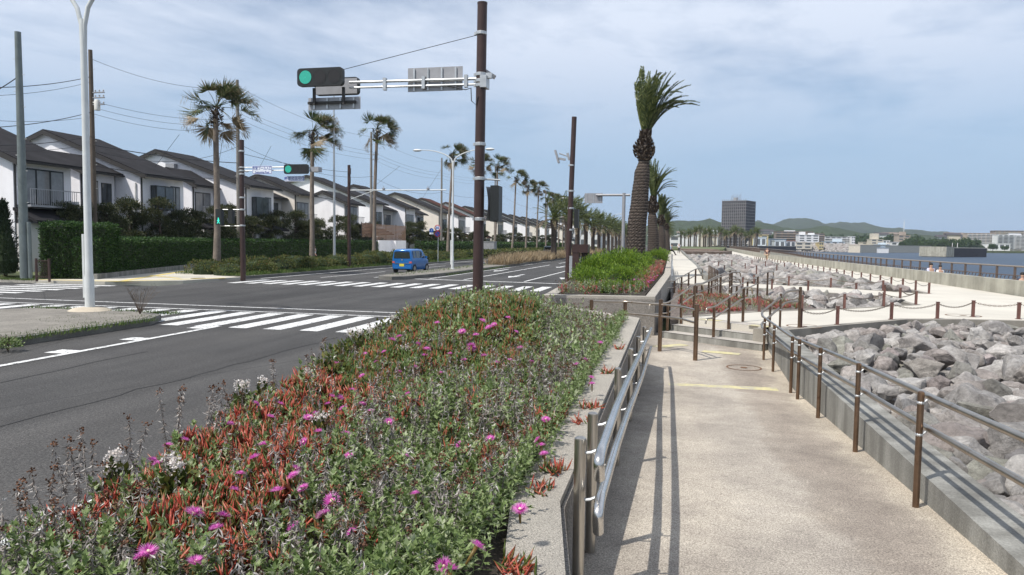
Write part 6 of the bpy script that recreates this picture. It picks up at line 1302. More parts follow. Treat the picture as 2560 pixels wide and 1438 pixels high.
# ================================================================ PEOPLE AND CARS
def person(loc, rz, pose, top, legs, lab, hat=None, hgt=1.66, arms=None, hair='hair', skirt=False):
    T = empty('person', loc, rz); tag(T, lab, 'person'); s_ = hgt/1.7
    J = {'pel': (0, 0, .93), 'wai': (0, .0, 1.08), 'che': (0, .0, 1.32), 'nec': (0, .01, 1.47), 'hea': (0, -.01, 1.60), 'hd2': (0, -.01, 1.66)}
    st = {'walk': .22, 'stand': .03, 'sit': 0}[pose]
    for sd_, sx in (('l', 1), ('r', -1)):
        f = st*sx
        J['hip'+sd_] = (.09*sx, 0, .88); J['kne'+sd_] = (.095*sx, -f*.6-.03, .48); J['ank'+sd_] = (.10*sx, -f+(.05 if f < 0 else 0), .09); J['toe'+sd_] = (.11*sx, -f-.13, .03)
        J['sho'+sd_] = (.19*sx, .01, 1.40); J['elb'+sd_] = (.24*sx, f*.5+.02, 1.13); J['wri'+sd_] = (.24*sx, f*.9-.08, .90); J['han'+sd_] = (.235*sx, f*1.0-.12, .82)
        if arms == 'front': J['elb'+sd_] = (.23*sx, -.02, 1.15); J['wri'+sd_] = (.1*sx, -.24, 1.18); J['han'+sd_] = (.05*sx, -.28, 1.2)
    if pose == 'sit':
        for sd_, sx in (('l', 1), ('r', -1)): J['kne'+sd_] = (.12*sx, -.40, .70); J['ank'+sd_] = (.12*sx, -.62, .28); J['toe'+sd_] = (.13*sx, -.76, .24); J['elb'+sd_] = (.25*sx, -.05, 1.12); J['wri'+sd_] = (.15*sx, -.28, 1.0); J['han'+sd_] = (.12*sx, -.34, .98)
        J['che'] = (0, -.06, 1.3); J['nec'] = (0, -.1, 1.45); J['hea'] = (0, -.14, 1.57); J['hd2'] = (0, -.14, 1.63)
    RR = {'pel': .13, 'wai': .125, 'che': .145, 'nec': .055, 'hea': .09, 'hd2': .085, 'hip': .09, 'kne': .06, 'ank': .042, 'toe': .035, 'sho': .06, 'elb': .042, 'wri': .03, 'han': .035}
    E_ = [('pel', 'wai'), ('wai', 'che'), ('che', 'nec'), ('nec', 'hea'), ('hea', 'hd2')]+[(a+s2, b2+s2) for s2 in 'lr' for a, b2 in (('hip', 'kne'), ('kne', 'ank'), ('ank', 'toe'), ('sho', 'elb'), ('elb', 'wri'), ('wri', 'han'))]+[('pel', 'hipl'), ('pel', 'hipr'), ('che', 'shol'), ('che', 'shor')]
    def skin(names, edges, infl, nm, m, parent, root_):
        ks = [k for k in J if k in names]; me = bpy.data.meshes.new(nm); me.from_pydata([tuple(V(J[k])*s_) for k in ks], [(ks.index(a), ks.index(b2)) for a, b2 in edges if a in ks and b2 in ks], []); o = bpy.data.objects.new(nm, me); COL.objects.link(o)
        o.modifiers.new('s', 'SKIN'); o.modifiers.new('u', 'SUBSURF').levels = 1
        for i, k in enumerate(ks): r = (RR.get(k) or RR[k[:3]])*s_+infl; me.skin_vertices[0].data[i].radius = (r*(1.2 if k in ('che', 'pel') else 1), r*(.8 if k in ('che', 'pel', 'wai') else 1)); me.skin_vertices[0].data[i].use_root = (k == root_)
        bpy.context.view_layer.update(); m2 = bpy.data.meshes.new_from_object(o.evaluated_get(bpy.context.evaluated_depsgraph_get())); bpy.data.objects.remove(o); m2.materials.clear(); m2.materials.append(m); m2.polygons.foreach_set('use_smooth', [True]*len(m2.polygons)); m2.name = nm
        return put(m2, nm, parent)
    skin(set(J), E_, 0, 'body', M['skin'], T, 'pel')
    skin({'pel', 'wai', 'che', 'shol', 'shor', 'elbl', 'elbr'}, E_, .018, 'shirt', cloth(top[0], top[1]), T, 'wai')
    skin({'pel', 'hipl', 'hipr', 'knel', 'kner'}|({'ankl', 'ankr'} if legs[2] else set()), E_, .02, 'trousers' if legs[2] else 'shorts', cloth(legs[0], legs[1]), T, 'pel')
    hd = V(J['hd2'])*s_; MB().ball((hd.x, hd.y+.02, hd.z+.02), .105*s_, 10, (.92, 1.02, .95)).build('hat' if hat else 'hair', cloth('hat', hat) if hat else M[hair], T, True)
    b = MB(); b.ball((hd.x, hd.y-.085*s_, hd.z-.06*s_), .03*s_, 6, (.6, .7, .8)); b.build('nose', M['skin'], T, True)
    for sx in (-1, 1): b = MB(); a = V(J['toel' if sx > 0 else 'toer'])*s_; c = V(J['ankl' if sx > 0 else 'ankr'])*s_; b.tube([c+V((0, .05, -.05)), a], [.05, .045], 8).build('shoe', M['black'], T, True)
    return T
q = P(1697, 633.4, .72); person((q.x, q.y, .724), R(10), 'walk', ('white', (.75, .75, .77)), ('dark', (.05, .05, .055), True), 'person in a white shirt, white cap and dark trousers walking on the far walkway', (.75, .75, .75))
q = P(1675, 638, .72); person((-.05, q.y, .55), R(80), 'sit', ('ltblue', (.35, .45, .55)), ('blk', (.02, .02, .022), True), 'person in pale blue shirt and black trousers sitting at the far walkway edge')
q = P(1917, 657, .3); person((q.x, q.y, .3), R(-25), 'walk', ('darkred', (.10, .05, .05)), ('tan', (.45, .33, .22), False), 'person in a dark top and tan shorts walking along the distant chain posts')
for (px, top, lab) in ((2328, ('lilac', (.55, .55, .72)), 'person in a pale striped shirt strolling behind the sea wall'), (2351, ('wht2', (.75, .74, .74)), 'person in a white top with a shoulder strap strolling behind the sea wall')):
    hd = AY(px, 660 if px < 2340 else 665, 49); person((hd.x, 49, -.62), R(20), 'walk', top, ('dk2', (.06, .06, .08), True), lab, hgt=hd.z+.62)
hd = AY(2556, 690, 38); person((hd.x, 38, -.62), 0, 'walk', ('navy', (.03, .03, .05)), ('dk3', (.04, .04, .05), True), 'person in dark clothes half cut by the right border behind the sea wall', hgt=1.66)
q = AX(786, 636, -28.5); T = person((q.x, q.y, .12), R(90), 'walk', ('wht3', (.7, .7, .7)), ('blk', (.02, .02, .022), True), 'person in white and black half hidden behind the second fan palm', hgt=1.6)
# blue kei van seen from behind
def _unused(name, pts_low, m, parent, bev=.06, seg=3):
    bm = bmesh.new(); vs = [bm.verts.new(p) for p in pts_low[0]]; 
    bm.free()
def car(loc, rz, body, lab, name='blue_car', L_=3.4, Wd=1.475, Hh=1.65):
    T = empty('parked_car' if False else 'car', loc, rz); tag(T, lab, 'car'); hw = Wd/2
    # cross-sections along Y (rear y=0 to front y=L), each a rounded ring
    def ring(y, w, zb_, zt_, wt, sh):   # lower width w, top width wt, shoulder height
        p = [(-w*.93, zb_), (-w, zb_+.12), (-w*1.0, sh*.75), (-w*.985, sh), (-wt, zt_-.07), (-wt*.86, zt_)]; p = p+[(-x, z) for x, z in p[::-1]]; return [(x, y, z) for x, z in p]
    secs = [(0.0, hw*.94, .36, 1.52, hw*.80, .98), (.04, hw*.985, .28, 1.575, hw*.83, .98), (.16, hw, .22, 1.60, hw*.84, .98), (.6, hw, .2, 1.64, hw*.86, .98), (1.5, hw, .2, 1.65, hw*.87, .97), (2.2, hw, .2, 1.61, hw*.86, .96), (2.62, hw, .2, 1.30, hw*.86, .95), (2.9, hw*.99, .2, 1.03, hw*.86, .93), (3.25, hw*.95, .24, .96, hw*.82, .86), (3.38, hw*.86, .34, .82, hw*.74, .72)]
    b = MB(); R_ = [ring(*s2) for s2 in secs]; n = 12; vs = [p for r in R_ for p in r]; fs = [(i*n+k, i*n+(k+1) % n, (i+1)*n+(k+1) % n, (i+1)*n+k) for i in range(len(R_)-1) for k in range(n)]+[tuple(range(n))[::-1], tuple((len(R_)-1)*n+k for k in range(n))]
    o = b.add(vs, fs).build('body', M[body], T, True); md = o.modifiers.new('b', 'BEVEL'); md.width = .025; md.segments = 2; md.limit_method = 'ANGLE'; md.angle_limit = R(25)
    # rear glass, side glass, lights
    g = MB(); g.box(-hw*.80, -.014, 1.0, hw*.80, -.002, 1.20).box(-hw*.77, -.0142, 1.18, hw*.77, -.002, 1.44); g.build('rear_window', M['car_glass'], T)
    for sx in (-1, 1):
        for (y0, y1) in ((.28, .72), (.80, 1.55), (1.62, 2.45)):
            zt2 = 1.52 if y1 < 2 else 1.30; x0 = sx*(hw+.001); x1 = sx*(hw*.885+.005)
            MB().add([(x0*.992, y0, 1.02), (x0*.992, y1, 1.02), (x1 if y1 < 2 else sx*(hw*.90), y1-(.0 if y1 < 2 else .16), zt2), (x1, y0+.03, 1.52)], [(0, 1, 2, 3)] if sx > 0 else [(3, 2, 1, 0)]).build('side_window', M['car_glass'], T)
        MB().box(sx*hw*.97-.14*(sx > 0)-.0, -.012, .68, sx*hw*.97+.14*(sx < 0)+.0, .03, .80).box(sx*hw*.84-.1, -.016, .68, sx*hw*.84+.1, -.004, .79).build('tail_light', M['tail_red'], T)
        MB().box(sx*(hw+.02), 2.35, .98, sx*(hw+.18), 2.47, 1.14).build('mirror', M[body], T)
        for y in (.48, 2.85):
            w = MB(); 
            for (xx, r_) in ((sx*hw*.99, .28),): w.tube([(sx*(hw-.17), y, .28), (sx*(hw+.005), y, .28)], .28, 18)
            wo = w.build('wheel', M['tyre'], T, True); h_ = MB(); h_.disc((sx*(hw+.008), y, .28), (0, 1, 0), (0, 0, 1), .18, 16); h_.build('rim', M['alloy'], wo)
            a_ = MB(); a_.tube([(sx*(hw+.0), y+.33*math.cos(t), .28+.33*math.sin(t)) for t in [math.pi*k/10 for k in range(11)]], .022, 6); a_.build('wheel_arch', M['black'], T)
    MB().box(-hw*.9, -.03, .30, hw*.9, .05, .50).build('bumper', M[body], T); MB().box(-.17, -.042, .46, .17, -.031, .63).build('number_plate', M['plate'], T); MB().box(-hw*.8, -.034, .655, hw*.8, -.002, .675).build('chrome_strip', M['alloy'], T)
    MB().box(-.05, -.02, .86, .05, -.003, .94).build('badge', M['alloy'], T); MB().box(-.5, -.05, 1.50, .5, .1, 1.545).build('spoiler', M[body], T)
    return T
ca = P(1012, 683, 0); ca = V((-18.02, 46.6, 0)); car(ca, R(-1.5), 'blue_car', 'small boxy bright blue van driving away beside the median')
car((-20.0, 118, 0), R(0), 'grey_car', 'dark grey car far up the left lanes beyond the dry grass')
car((-20.2, 260, 0), R(0), 'white', 'tiny white car far up the road before the palm belt')

# ================================================================ PLANTING
def nrm(a): return a/(np.linalg.norm(a, axis=1)[:, None]+1e-9)
def fingers(lb, C, D, Ls, Wd, mi=0, curve=.15):
    n = len(C); D = nrm(D); U = rdir(n); A = nrm(np.cross(D, U)); B_ = np.cross(D, A); Ls = np.broadcast_to(Ls, (n,))[:, None]; Wd = np.broadcast_to(Wd, (n,))[:, None]; bend = np.array([0, 0, 1.])*Ls*curve; V_ = []
    for (t, w) in ((0, .75), (.5, 1.)):
        for k in range(3): an = 2*math.pi*k/3; V_.append(C+D*Ls*t-bend*(t*(1-t))*1.5+(A*math.cos(an)+B_*math.sin(an))*Wd*.5*w)
    V_.append(C+D*Ls); VV = np.stack(V_, 1).reshape(-1, 3); Fq = []
    for k in range(3): k2 = (k+1) % 3; Fq += [[k, k2, 3+k2], [k, 3+k2, 3+k], [3+k, 3+k2, 6]]
    F = np.array(Fq)[None]+(np.arange(n)*7)[:, None, None]; lb.put(VV, F.reshape(-1, 3), mi)
def sage(lb, P_, S_, nl=11, lobes=True, mi=0):
    n = len(P_); N_ = n*nl; base = np.repeat(P_, nl, 0); s = np.repeat(S_, nl); ht = np.tile(np.linspace(.15, 1, nl), n); a = np.tile(np.arange(nl)*2.4, n)+np.repeat(rng.uniform(0, 6.28, n), nl)+rng.normal(0, .3, N_)
    lean = np.repeat(rng.normal(0, .25, (n, 2)), nl, 0); C = base+np.stack([lean[:, 0]*ht*.12*s, lean[:, 1]*ht*.12*s, ht*.15*s], 1); el = .15+1.0*ht**2+rng.normal(0, .25, N_)
    D = np.stack([np.cos(a)*np.cos(el), np.sin(a)*np.cos(el), np.sin(el)], 1); L_ = .052*s*(1.15-.5*ht)*rng.uniform(.8, 1.25, N_); U = np.stack([-D[:, 0]*.3, -D[:, 1]*.3, np.ones(N_)], 1)+rng.normal(0, .25, (N_, 3))
    A = nrm(np.cross(D, U)); UU = U; lb.leaves(C, D, UU, L_, .017*s, mi, .2, .12)
    if lobes:
        for sg in (-1, 1): lb.leaves(C+D*L_[:, None]*.35, D+A*sg*.8, UU, L_*.5, .010*s, mi, .2, .1)
    st = P_; stem = np.stack([lean[::nl][:, 0]*.12*S_, lean[::nl][:, 1]*.12*S_, .15*S_], 1); lb.leaves(st, stem, rdir(n), .15*S_, .004, mi, .3)
def dried(lb, P_, S_, nl=14, head=.35, hh=.30):
    n = len(P_); N_ = n*nl; s = np.repeat(S_, nl); ht = np.tile(np.linspace(.25, .97, nl), n)+rng.normal(0, .03, N_); lean = rng.normal(0, .16, (n, 2)); le = np.repeat(lean, nl, 0); base = np.repeat(P_, nl, 0)
    C = base+np.stack([le[:, 0]*ht*hh*s, le[:, 1]*ht*hh*s, ht*hh*s], 1); a = rng.uniform(0, 6.28, N_); el = rng.normal(-.75, .45, N_); D = np.stack([np.cos(a)*np.cos(el), np.sin(a)*np.cos(el), np.sin(el)], 1)
    lb.leaves(C, D, rdir(N_), .032*s*rng.uniform(.5, 1.3, N_), .0068*s, 0, .8, .5)
    stem = np.stack([lean[:, 0], lean[:, 1], np.ones(n)], 1); lb.leaves(P_, stem, rdir(n), hh*S_*1.02, .0055, 0, .5)
    hm = rng.random(n) < head; Ph = (P_+stem*(hh*S_)[:, None])[hm]; m = len(Ph)
    if m: q = 13; C = np.repeat(Ph, q, 0)+rng.normal(0, .009, (m*q, 3))*np.repeat(S_[hm], q)[:, None]; lb.leaves(C, rdir(m*q, -.2, 1), rdir(m*q), .014, .012, 1, .5)
def icetuft(lb, P_, S_, nf=8, mi=0, up=1.0):
    n = len(P_); N_ = n*nf; C = np.repeat(P_, nf, 0)+rng.normal(0, .02, (N_, 3))*[1, 1, .5]; s = np.repeat(S_, nf); D = rng.normal(0, .55, (N_, 3))+np.repeat(rng.normal(0, .4, (n, 3)), nf, 0)*[1, 1, 0]; D[:, 2] = np.abs(D[:, 2])+up; fingers(lb, C, D, .078*s*rng.uniform(.6, 1.25, N_), .0125*s, mi)
Z_RED = [[(-300, 1180), (300, 1080), (560, 960), (830, 840), (900, 950), (860, 1060), (760, 1120), (700, 1220), (600, 1320), (380, 1300), (200, 1270), (0, 1300), (-300, 1400)], [(820, 870), (980, 770), (1100, 735), (1330, 745), (1345, 900), (1200, 935), (1000, 960), (860, 980)]]
Z_RED2 = [[(1320, 1010), (1420, 980), (1440, 1070), (1360, 1110)], [(1380, 1060), (1460, 1010), (1440, 1180), (1360, 1200)], [(1150, 1060), (1260, 1060), (1200, 1160)], [(1180, 1380), (1330, 1340), (1330, 1460), (1180, 1460)]]
Z_GREY = [(1345, 725), (1660, 750), (1600, 860), (1560, 940), (1480, 950), (1380, 950), (1345, 900)]
Z_MIX = [(820, 980), (1340, 900), (1400, 950), (1480, 980), (1320, 1160), (1200, 1230), (1000, 1290), (780, 1260), (720, 1150)]
Z_BL = [(-400, 1260), (250, 1280), (430, 1330), (480, 1500), (-400, 1600)]
bed = [(-.82, .6), (-.82, 3.6), (-.80, 13.2), (-3.0, 15.9), (-4.0, 16.9), (-4.08, 12.5), (-2.62, 1.9), (-2.5, .6)]
def surf(x, y): return .77+.05*np.sin(x*3.1+y*1.3)*np.sin(y*2.1-x*1.7)+.04*np.sin(x*9+2)*np.sin(y*7.3)+.06*np.exp(-((x+3.1+(y-5)*.08)**2)/.25)+.42*np.exp(-((x+2.7)**2)/1.0-((y-10.8)**2)/5.0)-.05*(y > 11.5)*(x > -2.4)
def scatter(n, y0, y1, poly=bed):
    xs = [p[0] for p in poly]; out = []
    X = rng.uniform(min(xs), max(xs), n); Y = rng.uniform(y0, y1, n)
    return np.array([(x, y) for x, y in zip(X, Y) if inpoly(x, y, poly)])
def anyin(px, py, zs): return any(inpoly(px, py, z_) for z_ in zs)
LS_, LD_, LI_, LG_ = LB(), LB(), LB(), LB()
for (y0, y1, dens, sc, nl, nd) in ((.9, 4.6, 330, 1.08, 14, 30), (4.6, 8, 230, 1.2, 12, 20), (8, 17, 125, 1.45, 9, 12)):
    pts = scatter(int(dens*3.6*(y1-y0)), y0, y1); S1, S2, S3 = [], [], []
    for (x, y) in pts:
        px, py = W2P((x, y, 1.0)); px += random.gauss(0, 14); py += random.gauss(0, 14)
        if px > 1800 or px < -500 or py > 1750: continue
        z_ = float(surf(x, y)); r = random.random(); pn = math.sin(x*4.3+y*1.1)+math.sin(y*3.7-x*2.2)
        if anyin(px, py, Z_RED): (S3 if r < .72+.1*pn else S1 if r < .88 else S2).append((x, y, z_))
        elif anyin(px, py, Z_RED2): (S3 if r < .45 else S1 if r < .85 else S2).append((x, y, z_))
        elif inpoly(px, py, Z_GREY): (S2 if r < .66 else S1).append((x, y, z_-.10))
        elif inpoly(px, py, Z_MIX): (S2 if r < .40+.12*pn else S1 if r < .94 else S3).append((x, y, z_))
        elif inpoly(px, py, Z_BL): (S2 if r < .48 else S1).append((x, y, z_))
        else: (S2 if r < .28+.12*pn else S1 if r < .96 else S3).append((x, y, z_))
    if S1: a = np.array(S1); sage(LS_, a+np.array([0, 0, .0]), sc*rng.uniform(.85, 1.45, len(a)), nl, y1 < 9)
    if S2: a = np.array(S2); dried(LD_, a, rng.uniform(.65, 1.15, len(a))*(1 if sc < 1.2 else 1.15), nd, .35, .30 if sc < 1.4 else .27)
    if S3:
        a = np.array(S3); b_ = np.concatenate([a, a+rng.normal(0, .05, a.shape)*[1, 1, 0]]) ; b_[:, 2] += rng.uniform(.02, .14, len(b_)); far_ = np.array([W2P(q)[1] < 975 and W2P(q)[0] > 850 for q in b_])
        if (~far_).any(): icetuft(LI_, b_[~far_], sc*rng.uniform(.75, 1.2, (~far_).sum()), 9 if sc < 1.3 else 6)
        if far_.any(): icetuft(LG_, b_[far_], sc*rng.uniform(.7, 1.2, far_.sum()), 7)
# ground layer so that no bare soil shows
pts = scatter(14000, .9, 16.8); a = np.stack([pts[:, 0], pts[:, 1], surf(pts[:, 0], pts[:, 1])+rng.uniform(0, .07, len(pts))], 1); LS_.leaves(a, rdir(len(a), .0, 1), rdir(len(a)), rng.uniform(.03, .06, len(a)), .02, 0)
# spill over the coping
for (px, py, n, s_) in ((1398, 1168, 9, 1.1), (1372, 1212, 6, 1.), (1310, 1410, 9, 1.1), (1462, 1050, 3, 1), (1484, 1008, 6, 1.1), (1527, 925, 4, 1.2), (1552, 868, 3, 1.1)):
    q = P(px, py, .87); C = np.array([[q.x-.03, q.y, .83]]*n)+rng.normal(0, .025, (n, 3))*[1, 1.5, .3]; icetuft(LI_, C, np.full(n, s_), 7, 0, .35)
pts = np.array([( -.80+random.gauss(0, .05), random.uniform(1.2, 13.2), .84) for _ in range(900)]); sage(LS_, pts-np.array([.03, 0, 0]), rng.uniform(.6, 1.1, len(pts)), 8, True)
# tall dried stalks along the road edge and through the bed
tall = [(330, 1190, 1040), (430, 1130, 960), (440, 1130, 975), (505, 1110, 955), (520, 1105, 950), (545, 1080, 990), (240, 1230, 1075), (165, 1250, 1100), (190, 1260, 1110), (690, 980, 900), (770, 930, 880), (812, 900, 842), (585, 1040, 985), (120, 1290, 1160), (960, 1260, 1190), (990, 1230, 1170), (1240, 1180, 1110), (60, 1330, 1210), (870, 1380, 1290), (370, 1230, 1100)]
for (px, pb, pt) in tall:
    q = P(px, pb, .92); h_ = AY(px, pt, q.y).z-.85; C = np.array([(q.x, q.y, .85)]); 
    for k in range(2): dried(LD_, C+rng.normal(0, .02, (1, 3))*[1, 1, 0], np.array([1.0]), 60, 1., max(.2, h_*random.uniform(.85, 1)))
tag(LS_.build('green_leaf_cover', [M['sage']]), 'dense grey-green leafy ground cover filling the near flower bed', 'ground cover', None, 'stuff')
tag(LD_.build('dried_stalk_cover', [M['dried'], M['seed']]), 'dried grey flower stalks with brown seed heads through the near flower bed', 'dried stalks', None, 'stuff')
tag(LI_.build('red_ice_plant_cover', [M['ice']]), 'red fleshy ice plant fingers along the road side of the flower bed', 'ice plants', None, 'stuff')
tag(LG_.build('green_ice_plant_cover', [M['ice_g']]), 'olive and red ice plants on the far mound of the flower bed', 'ice plants', None, 'stuff')
# flowers
lb = LB(); n = 46
for (r_, el, L_, mi) in ((.004, .35, .027, 0), (.003, .75, .022, 0), (.005, .12, .029, 0)):
    a = np.linspace(0, 2*np.pi, 26, endpoint=False)+r_*90; D = np.stack([np.cos(a)*math.cos(el), np.sin(a)*math.cos(el), np.full(26, math.sin(el))], 1); lb.leaves(D*r_, D, np.tile([0, 0, 1.], (26, 1)), L_*rng.uniform(.85, 1.1, 26), .0036, 0, .1, -.05)
mb = MB().ball((0, 0, .004), .006, 8, (1, 1, .6)).tube([(0, 0, -.06), (0, 0, 0)], [.004, .007], 5); v0 = np.array(mb.v); f0 = []
for f in mb.f:
    for k in range(1, len(f)-1): f0.append([f[0], f[k], f[k+1]])
lb.put(v0, np.array(f0), 1); fo = lb.build('ice_plant_flower', [M['petal_m'], M['petal_eye'], M['ice_g']]); fo.data.polygons.foreach_set('material_index', [2 if (p.material_index == 1 and p.center.z < -.001) else p.material_index for p in fo.data.polygons]); COL.objects.unlink(fo); FLM = fo.data
FL = [(485, 1283, 1.35), (558, 1290, 1.1), (540, 1322, 1.1), (636, 1145, 1.15), (660, 1112, 1.1), (676, 1043, 1.15), (770, 1045, 1.2), (764, 1030, 1.), (790, 1034, 1.), (797, 1080, 1.15), (865, 1085, 1), (735, 1190, 1.1), (692, 1228, 1.2), (758, 1222, 1), (830, 1252, 1.3), (808, 1288, 1.25), (735, 1318, 1.1), (490, 1405, 1.1), (370, 1380, 1.2), (352, 1392, 1.), (980, 850, 1.2), (998, 842, 1), (1067, 873, 1.3), (1062, 889, 1), (1178, 864, 1.25), (1180, 872, 1.3), (1222, 820, 1.2), (1235, 812, 1), (1155, 830, 1.2), (1206, 803, 1.1), (1093, 808, 1.), (1248, 773, 1), (1190, 838, 1), (912, 886, 1.1), (842, 908, 1.1), (848, 994, 1.2), (830, 992, 1.), (858, 1022, 1.1), (996, 930, 1.1), (1100, 933, 1.1), (1038, 918, 1.), (1440, 913, 1.35), (1478, 945, 1.2), (1480, 960, 1.), (1500, 858, 1.2), (1462, 900, 1), (1364, 1050, 1.1), (1352, 1115, 1.1), (1344, 1100, .9), (1360, 1136, 1.), (1300, 1274, 1.15), (1192, 1366, 1.15), (1125, 1425, 1.25), (1108, 1416, 1.1), (1150, 1112, 1), (1226, 1098, 1.), (972, 1056, 1.1), (395, 1160, 1), (382, 1152, 1.05), (872, 1140, .9), (760, 1105, .9), (585, 1225, .9), (1012, 1140, .8), (740, 1172, .9), (1038, 1235, .8), (880, 1330, .9), (600, 1185, .9), (462, 1100, .9), (420, 1115, 1), (905, 940, .9), (940, 905, .9), (1020, 985, .9), (1330, 905, .9), (1300, 870, 1), (1275, 900, .9), (1160, 900, .9), (1125, 885, .9), (905, 1010, 1), (925, 1030, .9), (1290, 830, .9), (1270, 795, .9), (1310, 765, .9), (960, 880, 1), (1045, 860, .9), (1210, 890, 1), (1245, 905, .9), (880, 975, .9), (820, 1010, .9), (700, 1010, 1.), (640, 1010, .9), (575, 1060, .9)]
for i, (px, py, s_) in enumerate(FL):
    q = P(px, py, 1.0); q = P(px, py, float(surf(q.x, q.y))+.225)
    o = put(FLM, 'ice_plant_flower', None, q, random.uniform(0, 6), s_*1.1 if q.y < 7 else s_*1.35); o.rotation_euler = (random.gauss(.25, .3), random.gauss(0, .3), random.uniform(0, 6)); tag(o, 'magenta blossom in the near flower bed, %s lowest in the photo' % nth(1+sorted(range(len(FL)), key=lambda q: -FL[q][1]).index(i)), 'flower', 'magenta ice plant blossoms')
# white-flowered glossy shrubs
def rhaph(q, r, nf, lab, n=260, h=.22):
    T = empty('white_flower_shrub', (q.x, q.y, .82)); tag(T, lab, 'shrub'); lb = LB(); d = rdir(n, -.1, 1); C = d*np.array([r, r, h])*rng.uniform(.4, 1, n)[:, None]; lb.leaves(C, d+rng.normal(0, .5, (n, 3))+[0, 0, .4], rdir(n), rng.uniform(.04, .065, n), .034, 0, .1); lb.build('foliage', [M['rhaph']], T)
    b = MB()
    for k in range(6): a = k*1.05; b.tube([(0, 0, -.05), (r*.5*math.cos(a), r*.5*math.sin(a), h*.8)], [.008, .004], 4)
    b.build('stems', M['twig'], T)
    for k in range(nf):
        a = random.uniform(0, 6.28); rr_ = r*random.uniform(0, .7); c = np.array([rr_*math.cos(a), rr_*math.sin(a), h*random.uniform(.85, 1.15)]); m = 70; lb = LB(); C = c+rng.normal(0, .018, (m, 3)); lb.leaves(C, rdir(m, -.1, 1), rdir(m), .016, .014, 0, .1); lb.build('blossom', [M['petal_w']], T)
for (px, py, r, nf, lab) in ((608, 985, .11, 3, 'white blossom cluster on glossy leaves standing out against the asphalt'), (660, 975, .09, 1, 'smaller white-flowered sprig right of the asphalt-edge cluster'), (768, 955, .10, 3, 'white-flowered shrub tip among red ice plants below the crosswalk'), (885, 845, .22, 3, 'white-flowered bush at the edge where the last crosswalk stripe ends'), (285, 1180, .08, 3, 'low white blossom cluster at the left edge of the bed'), (445, 1195, .10, 4, 'white blossoms over a dark leafy hollow in the left bed'), (805, 1065, .08, 2, 'white blossom pair beside the purple blossoms mid bed'), (1255, 835, .13, 4, 'large white blossoms on the far mound left of the dark tuft'), (1065, 815, .12, 1, 'white sprig on the olive bushes left of the signal pole'), (1022, 885, .08, 2, 'white sprigs in the middle of the red mound'), (1350, 775, .16, 5, 'white-flowered shrub at the far right end of the mound')):
    rhaph(P(px, py, .98), r, nf, lab, 150 if nf < 4 else 260)
for i, (px, py, r) in enumerate(((850, 900, .25), (905, 868, .25), (960, 838, .28), (1010, 812, .26), (1070, 790, .3), (1120, 772, .3), (1165, 768, .28), (1240, 765, .3), (1290, 762, .26), (830, 945, .2), (1195, 790, .25), (1330, 790, .2))):
    rhaph(P(px, py, .95), r, (0, 2, 1)[i % 3], '%s olive leafy shrub along the far-left rim of the bed, from near to far' % nth(i+1), 420, .34)
q = P(1290, 800, 1.0); lb = LB(); n = 260; d = rdir(n, .1, 1); lb.leaves(d*.04, d, rdir(n), .22, .012, 0, .1, .3); o = lb.build('strap_leaf_tuft', [M['leaf_conifer']], None); o.location = (q.x, q.y, .86); tag(o, 'dark spiky tuft beside the white blossoms on the far mound', 'plant')
# --- planter 2: bright bushes and flowers
BRM = []
for s_ in range(3):
    lb = LB(); rs = random.Random(60+s_)
    for k in range(6): blob_leaves(lb, (rs.uniform(-.5, .5), rs.uniform(-.5, .5), rs.uniform(.2, .45)), (.55, .55, .42), 620, .085, .034, .9, .25, 0, -.3, .6)
    o = lb.build('foliage', [M['leaf_bright']]); COL.objects.unlink(o); BRM.append(o.data)
br = [(-2.6, 20.7, .55, .7), (-2.15, 21.0, .5, .65), (-1.75, 21.5, .42, .55), (-2.9, 22.0, .6, .85), (-2.3, 22.7, .7, 1.0), (-3.1, 24, .8, 1.15), (-2.3, 24.9, .8, 1.3), (-3.2, 26.4, .95, 1.45), (-2.45, 27.6, .9, 1.55), (-3.4, 29, 1., 1.6), (-2.6, 30.5, .95, 1.6), (-3.3, 32, 1., 1.65), (-2.4, 33.4, .9, 1.6), (-3.2, 35.2, 1.0, 1.6), (-2.3, 37, .9, 1.5), (-1.2, 45, .8, 1.3), (-1.0, 49, .9, 1.4), (-1.8, 54, 1., 1.5), (-1.2, 59, 1., 1.5), (-1.4, 75, 1., 1.5), (-1.4, 84, 1.2, 1.6), (-2.5, 62, 1.2, 1.5), (-2.6, 47, 1.1, 1.3)]
for k, (x, y, s_, h_) in enumerate(br): bush(BRM[k % 3], x+.12*math.sin(k*3.3)+(.68 if y < 26 else .6 if y < 38 else 0), y, .76-.12*(k % 2), (s_*.86, s_*1.0, h_*(.78+.34*((k*5) % 3)/2)*.82), '%s bright green rounded bush of the second planter, from the front wall' % nth(k+1), 'bright bushes of the second planter', 'green_bush', k*.9)
LS_, LD_, LI_ = LB(), LB(), LB()
p2 = [(-3.0, 19.0), (-.75, 19.4), (-.45, 34), (-.45, 60), (-1.3, 60), (-1.2, 34), (-1.5, 23.5), (-3.2, 21.5)]
pts = scatter(5200, 19, 60, p2); S1, S2, S3 = [], [], []
for (x, y) in pts:
    r = random.random(); (S2 if r < .45 else S1 if r < .9 else S3).append((x, y, .80)) if y < 22.5 else (S2 if r < .5 else S3 if r < .75 else S1).append((x, y, .82)) if (y < 26 and x < -.8) else (S3 if r < .58 else S2 if r < .85 else S1).append((x, y, .84+random.uniform(0, .10)+.07*math.sin(y*1.9)*math.sin(x*5)))
